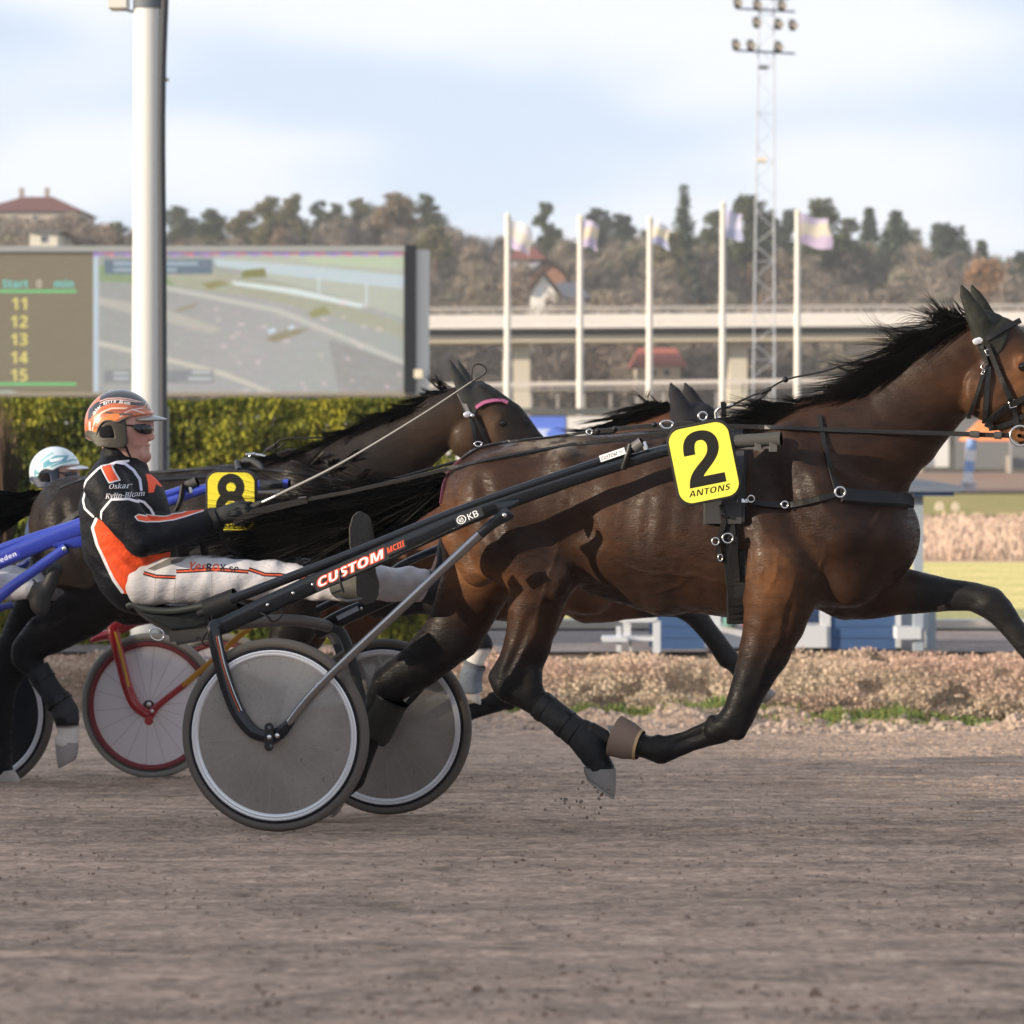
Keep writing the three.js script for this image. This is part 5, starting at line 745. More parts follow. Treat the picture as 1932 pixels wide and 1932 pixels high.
// ======== horse 8, black, pulls the blue sulky
const D8 = 15.2, T8 = { x: 55, y: 893, s: 0.77, rx: 830, ry: 828 };
const un8 = (x, y) => [T8.rx + (x - T8.x) / T8.s, T8.ry + (y - T8.y) / T8.s];     // photo pixel -> template pixel
const U = (x, y, dz, r, w) => { const p = un8(x, y); return [p[0], p[1], dz, r / T8.s, (w ?? r) / T8.s]; };
const f8 = new Field(D8, T8);
{
  trunk(f8);
  f8.chain([U(640, 930, 0, 100, 62), U(720, 872, 0, 78, 46), U(786, 822, 0, 62, 38), U(836, 790, 0, 54, 36), U(868, 775, 0, 46, 34)], 0.04);
  f8.chain([U(872, 768, 0, 34, 28), U(905, 764, 0, 42, 32), U(950, 800, 0, 46, 32), U(1000, 852, 0, 38, 25), U(1040, 905, 0, 32, 22), U(1058, 935, 0, 27, 22)], 0.02);
  f8.chain([U(888, 828, 0, 42, 22), U(930, 862, 0, 34, 20), U(985, 915, 0, 24, 18)], 0.02);
  for (const s of [1, -1]) { f8.chain([U(892, 822, 0.04 * s, 37, 16)], 0.02); f8.chain([U(947, 791, 0.062 * s, 10, 8), U(966, 806, 0.058 * s, 7, 6)], 0.015); f8.chain([U(948, 799, 0.094 * s, 7, 6)], 0.012, -1); f8.chain([U(905, 790, 0.088 * s, 6, 6), U(925, 830, 0.086 * s, 6, 6)], 0.03, -1); }
  // hind legs
  leg(f8, [U(160, 1050, 0.15, 78, 52), U(206, 1106, 0.155, 58, 40), U(160, 1152, 0.15, 52, 38), U(92, 1196, 0.15, 40, 30)], [U(82, 1196, 0.15, 36, 30), U(54, 1226, 0.15, 33, 26), U(48, 1240, 0.15, 28, 23), U(70, 1268, 0.15, 21, 18), U(96, 1302, 0.15, 19, 16), U(114, 1326, 0.15, 21, 18), U(124, 1350, 0.15, 24, 20), U(130, 1384, 0.15, 20, 17), U(126, 1400, 0.15, 22, 20)]);
  leg(f8, [U(110, 1090, -0.10, 60, 44), U(70, 1160, -0.13, 50, 38), U(30, 1230, -0.13, 38, 30)], [U(30, 1230, -0.13, 38, 30), U(10, 1290, -0.13, 26, 22), U(6, 1320, -0.13, 22, 18), U(2, 1400, -0.13, 19, 16), U(0, 1440, -0.13, 22, 19), U(6, 1458, -0.13, 20, 18)]);
  f8.chain([U(255, 1102, 0, 79, 58), U(330, 1115, 0, 60, 54), U(520, 1118, 0, 60, 54)], 0.05);
  // near fore folded, far fore reaching forward
  leg(f8, [U(560, 1120, 0.16, 58, 40), U(556, 1180, 0.16, 42, 32)], [U(556, 1180, 0.16, 42, 32), U(520, 1250, 0.16, 28, 24), U(500, 1275, 0.16, 25, 22), U(470, 1290, 0.16, 17, 14), U(410, 1300, 0.16, 19, 16)]);
  leg(f8, [U(650, 1090, -0.10, 52, 40), U(720, 1120, -0.12, 46, 34)], [U(720, 1120, -0.12, 46, 34), U(800, 1130, -0.12, 30, 26), U(850, 1140, -0.12, 24, 22), U(880, 1170, -0.12, 20, 18), U(900, 1200, -0.12, 20, 18), U(908, 1217, -0.12, 22, 19), U(899, 1240, -0.12, 17, 15), U(892, 1262, -0.12, 16, 15)]);
  f8.chain([[850, 905, 0, 22, 22], [828, 915, 0, 17, 18], [806, 925, 0, 13, 14]], 0.03);
  const H = thing('horse', 'black horse with white hind pastern wearing number 8, pulling the blue sulky', 'horse'), px = toPx(D8, T8), ph = toPx(D8);
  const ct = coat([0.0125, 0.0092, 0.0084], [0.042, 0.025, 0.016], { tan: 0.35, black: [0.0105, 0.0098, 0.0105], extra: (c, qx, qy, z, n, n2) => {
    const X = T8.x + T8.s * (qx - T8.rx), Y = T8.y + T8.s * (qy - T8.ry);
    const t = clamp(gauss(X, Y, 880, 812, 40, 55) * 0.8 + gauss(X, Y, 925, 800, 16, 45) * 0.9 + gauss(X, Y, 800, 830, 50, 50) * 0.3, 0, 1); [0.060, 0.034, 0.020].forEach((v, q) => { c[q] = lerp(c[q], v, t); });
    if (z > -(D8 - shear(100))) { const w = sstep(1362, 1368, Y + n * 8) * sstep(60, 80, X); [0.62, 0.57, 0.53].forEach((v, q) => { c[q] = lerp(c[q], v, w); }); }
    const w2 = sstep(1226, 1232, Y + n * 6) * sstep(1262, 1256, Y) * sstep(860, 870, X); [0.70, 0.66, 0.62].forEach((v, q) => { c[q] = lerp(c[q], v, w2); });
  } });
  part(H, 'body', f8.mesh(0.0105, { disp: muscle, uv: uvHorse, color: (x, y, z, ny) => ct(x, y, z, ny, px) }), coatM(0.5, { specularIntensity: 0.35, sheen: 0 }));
  const UT = (x, y) => un8(x, y);
  part(H, 'hoof', hoofGeo(T8, D8 - 0.15, UT(148, 1402), UT(104, 1394), UT(144, 1432), UT(110, 1450), 22 / T8.s), mat(C(0.30, 0.27, 0.26), 0.6), 'grey hoof below the white pastern');
  part(H, 'hoof', hoofGeo(T8, D8 + 0.13, UT(-16, 1456), UT(26, 1452), UT(-22, 1476), UT(40, 1478), 20 / T8.s), hoofPale);
  part(H, 'hoof', hoofGeo(T8, D8 - 0.16, UT(400, 1310), UT(398, 1280), UT(380, 1306), UT(372, 1276), 20 / T8.s), hoofM);
  part(H, 'hoof', hoofGeo(T8, D8 + 0.12, UT(874, 1298), UT(904, 1304), UT(878, 1316), UT(908, 1330), 17 / T8.s), hoofPale);
  { const e = R(948, 799, D8 - 0.077); part(H, 'eye', new THREE.SphereGeometry(0.016, 20, 14).translate(e.x, e.y, e.z), mat(C(0.008, 0.006, 0.005), 0.06)); }
  const root = crest([[862, 738, 0], [810, 758, 0], [760, 776, 0], [705, 797, 0], [650, 826, 0], [590, 850, 0], [520, 862, 0]]);
  const RT = (p) => { const q = un8(p[0], p[1]); return [q[0], q[1]]; };
  part(H, 'mane', hair([
    ...strands(T8, D8, 3200, (t) => { const p = RT(root(t)); return [p[0] + rr(-8, 8), p[1] + rr(-6, 14), rr(-0.02, 0.04)]; }, () => [-1, 0.42, 0.01, 0.11], () => rr(60, 150), 0.0022),
    ...strands(T8, D8, 150, (t) => { const p = RT(root(t * 0.75)); return [p[0], p[1], 0]; }, () => [-1, rr(-0.4, 0.2), rr(-0.08, 0.12), 0.03], () => rr(40, 85), 0.0014, 1.6),
    ...strands(T8, D8, 260, () => { const p = un8(rr(820, 866), rr(738, 756)); return [p[0], p[1], rr(-0.02, 0.03)]; }, () => [-1, rr(-0.3, 0.2), rr(-0.1, 0.1), 0.03], () => rr(30, 80), 0.0024, 1.6),
    ...strands(T8, D8, 260, () => { const p = un8(rr(560, 700), rr(850, 900)); return [p[0], p[1], rr(0.12, 0.16)]; }, () => [-1, rr(0.3, 0.7), 0.03, 0.02], () => rr(40, 100), 0.0018, 1.4),
  ]), hairM(C(0.015, 0.0125, 0.0115)));
  const dr = () => { const p = un8(rr(58, 84), rr(938, 965)); return [p[0], p[1], rr(-0.05, 0.05)]; };
  part(H, 'tail', hair([...strands(T8, D8, 1300, dr, () => { const v = rnd(); return [-1, lerp(-0.12, 0.42, v), lerp(0.03, -0.02, v), rr(-0.03, 0.06)]; }, () => rr(150, 420), 0.0036, 0.6), ...strands(T8, D8, 500, () => { const p = un8(rr(60, 96), rr(926, 950)); return [p[0], p[1], rr(-0.05, 0.06)]; }, () => [-1, rr(0.05, 0.5), 0.02, 0], () => rr(80, 200), 0.0036, 0.6)]), hairM(C(0.014, 0.012, 0.0115)));
  const bm = mat(C(0.024, 0.025, 0.027), 0.7, { bumpMap: hairBump, bumpScale: 0.005 });
  const a = thing('leg_boot', 'dark wrapped boot on the near hind leg of horse 8 above its white pastern', 'leg boot'), ut = (x, y, z, r) => { const p = un8(x, y); return [p[0], p[1], z, r / T8.s]; };
  part(a, 'shell', cuff(T8, D8, [ut(70, 1262, 0.15, 24), ut(92, 1298, 0.15, 22), ut(112, 1324, 0.15, 23)]), bm); part(a, 'cup', shell(T8, D8, [U(112, 1322, 0.15, 23, 20), U(124, 1345, 0.15, 25, 21), U(128, 1356, 0.15, 22, 19)]), mat(C(0.04, 0.04, 0.042), 0.75));
  part(a, 'strap', [cuff(T8, D8, [ut(80, 1278, 0.15, 24.5), ut(84, 1284, 0.15, 24.5)]), cuff(T8, D8, [ut(108, 1318, 0.15, 25.5), ut(114, 1327, 0.15, 26.5)])], leather);
  const b = thing('bell_boot', 'grey cloth bell boot below the white foreleg stocking of horse 8', 'bell boot'); part(b, 'cup', cuff(T8, D8, [ut(895, 1256, -0.12, 20), ut(888, 1280, -0.12, 22), ut(889, 1306, -0.12, 21)]), mat(C(0.22, 0.25, 0.29), 0.9, { bumpMap: hairBump, bumpScale: 0.012 })); part(b, 'rim', cuff(T8, D8, [ut(897, 1252, -0.12, 21), ut(895, 1257, -0.12, 22)]), mat(C(0.12, 0.13, 0.15), 0.8));
}
// ---------------------------------------------------------------- sulkies
const discBump = dataTex(256, (u, v) => tnoise(u, v, 10, 10, 4, 3));
function wheel(parent, cx, cy, rpx, d, o) {
  const W = new THREE.Group(); W.name = 'wheel'; parent.add(W); const dd = d - shear(cx), c = P(cx, cy, dd), R = rpx * dd / F; W.position.copy(c); W.rotation.set(0, -0.2, 0);
  const lathe = (pts, n = 96) => new THREE.LatheGeometry(pts.map(([r, y]) => new THREE.Vector2(r * R, y * R)), n).rotateX(Math.PI / 2);
  const ty = []; for (let i = 0; i <= 20; i++) { const a = i / 20 * 6.2832; ty.push([0.945 + Math.cos(a) * 0.055, Math.sin(a) * 0.062]); }
  part(W, 'tyre', lathe(ty.reverse()), o.tyre);
  part(W, 'rim_edge', [lathe([[0.905, -0.062], [0.905, 0.062], [0.885, 0.066], [0.885, -0.066], [0.905, -0.062]])], o.gap);
  part(W, 'rim', [lathe([[0.812, 0.04], [0.826, 0.066], [0.846, 0.070], [0.853, 0.058], [0.860, 0.070], [0.880, 0.068], [0.886, 0.052], [0.886, -0.052], [0.880, -0.068], [0.846, -0.07], [0.826, -0.066], [0.812, -0.04]].reverse())], o.rim);
  if (o.stripe) part(W, 'rim_line', lathe([[0.842, 0.0705], [0.850, 0.0735], [0.858, 0.0705]].reverse()), o.stripe);
  const dg = lathe([[0.0, 0.105], [0.06, 0.10], [0.82, 0.042], [0.82, -0.042], [0.06, -0.10], [0.0, -0.105]].reverse()); { const p = dg.attributes.position, q = dg.attributes.uv; for (let i = 0; i < p.count; i++) q.setXY(i, p.getX(i) * 1.4 + 0.5 + cx * 0.013, p.getY(i) * 1.4 + 0.5); } part(W, 'disc', dg, o.disc);
  const sp = []; for (let k = 0; k < 18; k++) for (const s of [1, -1]) { const a = (k + (s > 0 ? 0 : 0.5)) / 18 * 6.2832 + (o.turn ?? 0.1), r0 = 0.07 * R, r1 = 0.815 * R, e = o.spokeIn ?? 0.0012; sp.push(rod(new V3(Math.cos(a) * r0, Math.sin(a) * r0, s * (0.0995 * R + e - 0.001)), new V3(Math.cos(a) * r1, Math.sin(a) * r1, s * (0.0435 * R + e - 0.001)), 0.0011, 5)); }
  if (o.spoke) part(W, 'spokes', sp, o.spoke);
  part(W, 'hub', lathe([[0, 0.17], [0.035, 0.17], [0.04, 0.11], [0.085, 0.10], [0.09, 0.0], [0.085, -0.10], [0.04, -0.11], [0.035, -0.17], [0, -0.17]].reverse(), 28), o.hub);
  return W;
}
const bolt = (px, py, d, r) => { const p = P(px, py, d - shear(px)); return new THREE.SphereGeometry(r, 12, 8).scale(1, 1, 0.6).translate(p.x, p.y, p.z); };
const tubePx = (pts, d0, a, b, n = 24, o = {}) => { const s = d0 / F, sc = (v) => Array.isArray(v) ? v.map((x) => x * s) : v * s; return sweep(pts.map(([x, y, dz]) => P(x, y, d0 - dz - shear(x))), sc(a), sc(b ?? a), n, o.sides ?? 14, o); };
const blackPaint = new THREE.MeshPhysicalMaterial({ color: C(0.008, 0.010, 0.014), roughness: 0.3, specularIntensity: 0.4, clearcoat: 0.55, clearcoatRoughness: 0.05 });
const tyreM = mat(C(0.125, 0.112, 0.10), 0.85), gapM = mat(C(0.025, 0.027, 0.032), 0.6), alu = new THREE.MeshPhysicalMaterial({ color: C(0.80, 0.81, 0.84), metalness: 0.35, roughness: 0.34 });
const dustTex = dataTex(512, (u, v) => { const k = 0.86 + 0.20 * (tnoise(u, v, 5, 5, 4, 8) - 0.5) + 0.06 * (tnoise(u, v, 90, 90, 2, 12) - 0.5); const sp = sstep(0.90, 0.95, tnoise(u, v, 110, 110, 1, 51)) * 0.10 + sstep(0.93, 0.96, tnoise(u, v, 60, 60, 1, 61)) * 0.14; return [0.63 * (k - sp), 0.605 * (k - sp * 1.08), 0.575 * (k - sp * 1.15)]; }, true);
const discM = new THREE.MeshPhysicalMaterial({ color: C(1, 1, 1), map: dustTex, roughness: 0.38, clearcoat: 0.9, clearcoatRoughness: 0.06 });
// lettering laid on a shaft as a thin printed strip
function decal(parent, name, p0, p1, hpx, d, draw, w = 512, h = 96) {
  const t = canvasTex(w, h, draw), a = P(...p0, d - shear(p0[0])), b = P(...p1, d - shear(p1[0])), u = b.clone().sub(a), L = u.length(), hh = hpx * d / F;
  const g = new THREE.PlaneGeometry(L, hh); const o = part(parent, name, g, mat(C(1, 1, 1), 0.35, { map: t, clearcoat: 0.5, clearcoatRoughness: 0.1 })); o.position.copy(a).add(b).multiplyScalar(0.5); o.rotation.order = 'YZX'; o.rotation.y = -Math.atan2(u.z, u.x); o.rotation.z = Math.atan2(u.y, Math.hypot(u.x, u.z)); return o;
}
// -------- black sulky of horse 2
{
  const S = thing('sulky', 'black racing sulky with grey disc wheels, nearest to the viewer', 'sulky'), d0 = 12.3;
  const wh = { tyre: tyreM, gap: gapM, rim: alu, disc: discM, hub: mat(C(0.05, 0.05, 0.055), 0.4), spoke: mat(C(0.32, 0.30, 0.28), 0.4), spokeIn: 0.0001 };
  wheel(S, 519.5, 1386.5, 182.5, 11.7, wh); wheel(S, 728, 1371, 166, 12.9, { ...wh, turn: 0.23 });
  // near side
  const mainN = [[408, 1186, 0.63], [440, 1172, 0.62], [555, 1118, 0.585], [720, 1046, 0.535], [885, 972, 0.475], [1040, 916, 0.43], [1192, 869, 0.395], [1262, 849, 0.385], [1340, 840, 0.38], [1404, 838, 0.375]];
  part(S, 'shaft', tubePx(mainN, d0, [15, 16, 17, 17, 17, 14.5, 11, 10.5, 8, 7], [9, 9, 9, 9, 9, 9, 9, 9, 8, 7], 60), blackPaint);
  part(S, 'top_tube', tubePx([[436, 1132, 0.60], [654, 1048, 0.55], [885, 955, 0.48], [1132, 870, 0.415], [1196, 846, 0.40]], d0, [9.5, 8.5, 7.5, 7.5, 7.5], 7, 40), blackPaint);
  part(S, 'handle', tubePx([[1388, 832, 0.385], [1440, 829, 0.385], [1474, 828, 0.385]], d0, [11, 11, 12.5], [10, 10, 11], 8), mat(C(0.06, 0.06, 0.058), 0.75));
  part(S, 'handle', tubePx([[1380, 846, 0.36], [1462, 842, 0.36]], d0, 4.5, 4.5, 1), steel); part(S, 'clip', [boxPx(1424, 1436, 834, 850, 11.9 - shear(1430), 0.03), boxPx(1452, 1466, 833, 852, 11.9 - shear(1460), 0.03)], mat(C(0.11, 0.11, 0.10), 0.6));
  part(S, 'strut', tubePx([[531, 1384, 0.66], [603.6, 1293.7, 0.64], [780, 1126, 0.585], [905, 1008, 0.535]], d0, [8, 8, 8.5, 8], [6, 7, 7, 5], 30), new THREE.MeshPhysicalMaterial({ color: C(0.34, 0.34, 0.35), roughness: 0.16, metalness: 1 }));
  part(S, 'strut_end', [tubePx([[895, 1018, 0.535], [930, 988, 0.525], [957, 969, 0.515], [962, 965, 0.51]], d0, [8, 9, 13, 9], [5, 5, 5, 4], 14), tubePx([[940, 962, 0.49], [980, 945, 0.47]], d0, [14, 3], [4, 3], 1)], blackPaint);
  part(S, 'fork', tubePx([[414, 1178, 0.64], [404, 1186, 0.655], [408, 1215, 0.66], [416, 1250, 0.66], [432, 1305, 0.66], [452, 1350, 0.66], [478, 1381, 0.66], [510, 1393, 0.66]], d0, [12, 13, 13, 13, 13, 13, 12, 10], 7, 44), blackPaint);
  part(S, 'pinstripe', [tubePx([[408, 1200, 0.6755], [420, 1255, 0.6755], [436, 1305, 0.6755], [452, 1343, 0.6755]], d0, 1.3, 0.8, 20, { sides: 4 })], mat(C(0.5, 0.10, 0.04), 0.4)); part(S, 'pinstripe', [tubePx([[412, 1200, 0.676], [424, 1255, 0.676], [440, 1303, 0.676], [456, 1341, 0.676]], d0, 1.2, 0.8, 20, { sides: 4 })], mat(C(0.6, 0.62, 0.66), 0.4));
  part(S, 'strut_foot', [tubePx([[505, 1397, 0.67], [528, 1383, 0.665], [552, 1358, 0.655]], d0, [8, 12, 7], [5, 6, 5], 10)], blackPaint);
  const plateG = (cx, cy, w, h, d) => { const s = new THREE.Shape(), r = w / 2; s.absarc(0, h / 2 - r, r, 0, Math.PI); s.absarc(0, -h / 2 + r, r, Math.PI, Math.PI * 2); const k = d / F; const g = new THREE.ExtrudeGeometry(s, { depth: 8, bevelEnabled: true, bevelSize: 1, bevelThickness: 1, curveSegments: 10 }).scale(k, k, k); const p = P(cx, cy, d - shear(cx)); return g.translate(p.x, p.y, p.z); };
  part(S, 'axle_plate', plateG(508, 1390, 15, 52, 11.62), mat(C(0.02, 0.02, 0.022), 0.4));
  part(S, 'bolt', bolt(508, 1391, 11.6, 0.0095), steel); part(S, 'bolt', bolt(523, 1388, 11.585, 0.009), steel); part(S, 'bolt', bolt(511, 1408, 11.6, 0.007), mat(C(0.1, 0.1, 0.1), 0.5)); part(S, 'bolt', bolt(508, 1373, 11.6, 0.007), mat(C(0.12, 0.12, 0.12), 0.5));
  part(S, 'bolt', bolt(952, 972, 11.775, 0.009), steel); for (const [x, y, dz] of [[553, 1119, 0.606], [505, 1141, 0.62], [590, 1103, 0.597]]) part(S, 'bolt', bolt(x, y, d0 - dz - 0.004, 0.006), steel);
  part(S, 'clamp', tubePx([[1196, 846, 0.41], [1212, 834, 0.41]], d0, 10, 9, 1), mat(C(0.1, 0.1, 0.098), 0.5)); part(S, 'clamp', [tubePx([[1190, 838, 0.415], [1183, 862, 0.418], [1176, 884, 0.41]], d0, 6, 7, 8)], leather); part(S, 'pin', tubePx([[1214, 834, 0.41], [1219, 849, 0.41]], d0, 5, 5, 1), steel);
  decal(S, 'lettering', [592, 1103], [730, 1040], 30, 11.683, (x, w, h) => { x.fillStyle = '#191d24'; x.fillRect(0, 0, w, h); x.font = 'italic bold 84px sans-serif'; x.lineWidth = 13; x.strokeStyle = '#e04a2c'; x.textBaseline = 'middle'; x.save(); x.scale(1.5, 1); x.strokeText('CUSTOM', 8, h / 2 + 4); x.fillStyle = '#f2f2f4'; x.fillText('CUSTOM', 8, h / 2 + 4); x.restore(); }, 560, 112);
  decal(S, 'lettering', [727, 1040], [764, 1023], 20, 11.65, (x, w, h) => { x.fillStyle = '#191d24'; x.fillRect(0, 0, w, h); x.font = 'italic bold 66px sans-serif'; x.fillStyle = '#ee5530'; x.textBaseline = 'middle'; x.fillText('MCIII', 6, h / 2 + 4); }, 200, 90);
  decal(S, 'lettering', [860, 985], [910, 963], 20, 11.72, (x, w, h) => { x.fillStyle = '#191d24'; x.fillRect(0, 0, w, h); x.font = '78px sans-serif'; x.fillStyle = '#eceef2'; x.strokeStyle = '#eceef2'; x.lineWidth = 7; x.textBaseline = 'middle'; x.beginPath(); x.arc(46, h / 2, 34, 0, 7); x.stroke(); x.lineWidth = 6; x.beginPath(); x.arc(46, h / 2, 18, 0.6, 4.2); x.stroke(); x.beginPath(); x.moveTo(36, h / 2 + 10); x.lineTo(52, h / 2 - 16); x.lineTo(60, h / 2 + 8); x.stroke(); x.fillText('KB', 92, h / 2 + 5); }, 220, 96);
  decal(S, 'sticker', [1132, 866], [1179, 850], 12, 11.74, (x, w, h) => { x.fillStyle = '#e4e4e6'; x.fillRect(0, 0, w, h); x.font = 'italic bold 52px sans-serif'; x.fillStyle = '#2a2c33'; x.textBaseline = 'middle'; x.fillText('CUSTOM', 10, h / 2 + 3); x.fillStyle = '#b0b2b6'; x.fillRect(250, 20, 56, 26); }, 330, 70);
  // arch over the axle, far side
  part(S, 'axle_arch', tubePx([[415, 1180, 0.60], [440, 1177, 0.55], [538, 1170, 0.1], [596, 1176, -0.3], [618, 1182, -0.48]], d0, 11.5, 11, 30), mat(C(0.12, 0.115, 0.11), 0.55));
  part(S, 'shaft', tubePx([[596, 1192, -0.55], [650, 1163, -0.53], [720, 1132, -0.50], [860, 1068, -0.44], [1000, 1010, -0.39], [1200, 925, -0.36], [1390, 880, -0.36]], d0, [16, 16, 15, 15, 12, 9, 8], 8, 30), blackPaint);
  part(S, 'top_tube', tubePx([[600, 1150, -0.52], [720, 1090, -0.50], [800, 1046, -0.46], [1100, 930, -0.38]], d0, 7.5, 7, 20), blackPaint);
  decal(S, 'sticker', [636, 1167], [676, 1147], 9, 12.76, (x, w, h) => { x.fillStyle = '#aeb4c0'; x.fillRect(0, 0, w, h); }, 64, 16);
  part(S, 'bolt', bolt(682, 1148, 12.75, 0.006), steel);
  part(S, 'fork', [tubePx([[612, 1180, -0.52], [640, 1190, -0.53], [655, 1215, -0.53], [668, 1262, -0.53], [688, 1330, -0.53], [722, 1380, -0.53]], d0, 9.5, 6, 30), tubePx([[600, 1184, -0.66], [626, 1198, -0.67], [640, 1225, -0.67], [655, 1280, -0.67], [680, 1340, -0.67], [724, 1378, -0.67]], d0, 9.5, 6, 30)], mat(C(0.035, 0.037, 0.04), 0.45));
  part(S, 'strut', tubePx([[722, 1380, -0.52], [764, 1330, -0.51], [800, 1290, -0.50], [920, 1150, -0.46], [985, 1060, -0.43]], d0, [9, 8, 8, 8, 8], 6, 24), blackPaint);
  part(S, 'bolt', bolt(730, 1379, 12.77, 0.009), steel); part(S, 'bolt', bolt(719, 1384, 12.77, 0.007), steel); part(S, 'axle_plate', plateG(722, 1387, 14, 40, 12.8), mat(C(0.02, 0.02, 0.022), 0.4));
  // seat
  const f = new Field(12.28, null, true), zs = 12.28 - shear(320); const seatSide = [[238, 1141], [243, 1136], [256, 1137], [282, 1146], [330, 1149], [392, 1138], [402, 1146], [402, 1184], [370, 1196], [325, 1199], [300, 1190], [272, 1172], [246, 1152]];
  const s = 12.1 / F, W3 = seatSide.map(([x, y]) => { const p = P(x, y, zs - 0.18); return [p.x, p.y]; });
  f.fn((x, y, z) => Math.max(sdPoly(W3, x, y) + 0.25 * Math.max(0, Math.abs(z + zs) - 0.12), Math.abs(z + zs) - 0.21), [P(232, 0, zs).x, P(0, 1206, zs).y, -zs - 0.24], [P(408, 0, zs).x, P(0, 1130, zs).y, -zs + 0.24], 0.004);
  const rimT = mat(C(0.04, 0.047, 0.044), 0.45), sm = mat(C(0.024, 0.028, 0.026), 0.5, { bumpMap: discBump, bumpScale: 0.003 });
  part(S, 'seat', f.mesh(0.008), sm);
  part(S, 'seat_rim', [tubePx([[241, 1144, 0.23], [250, 1140, 0.235], [281, 1150, 0.235], [330, 1152, 0.235], [394, 1141, 0.235]], 12.28, 6.5, 6.5, 24), tubePx([[241, 1144, 0.23], [238, 1143, 0], [241, 1144, -0.23]], 12.28, 6, 6, 12)], rimT);
  part(S, 'seat_rail', [tubePx([[326, 1200, 0.2], [404, 1193, 0.25]], 12.28, 10, 12, 1, { rect: true, sides: 4 }), tubePx([[340, 1208, -0.2], [404, 1196, -0.1]], 12.28, 8, 12, 1, { rect: true, sides: 4 })], mat(C(0.025, 0.026, 0.028), 0.5));
  part(S, 'bracket', [tubePx([[390, 1152, 0.48], [447, 1130, 0.48]], d0, 21, 16, 1, { sides: 20 }), tubePx([[376, 1158, 0.46], [396, 1150, 0.48]], d0, 7, 7, 1)], mat(C(0.013, 0.014, 0.016), 0.6));
  part(S, 'cable', [tubePx([[400, 1162, 0.52], [398, 1180, 0.54], [382, 1208, 0.5], [390, 1218, 0.45], [404, 1208, 0.45]], d0, 1.6, 1.6, 24, { sides: 6 }), tubePx([[452, 1136, 0.55], [500, 1160, 0.62], [515, 1172, 0.6], [532, 1160, 0.5], [536, 1130, 0.45]], d0, 2.2, 4, 24, { sides: 6 })], leather);
  part(S, 'ring', new THREE.TorusGeometry(0.022, 0.003, 8, 24).scale(1.3, 1, 1).rotateZ(-0.5).translate(P(295, 1197, 12.1).x, P(295, 1197, 12.1).y, -12.12), steel);
  part(S, 'foot_rest', [tubePx([[636, 1126, 0.5], [655, 1134, 0.5], [680, 1130, 0.45]], d0, 3, 8, 10), tubePx([[626, 1120, 0.52], [648, 1112, 0.53]], d0, 2, 2, 1)], mat(C(0.12, 0.12, 0.12), 0.4, { metalness: 0.6 }));
  part(S, 'strap', tubePx([[645, 1064, 0.60], [641, 1090, 0.62], [648, 1118, 0.62]], d0, 2.5, 4, 10), leather);
}
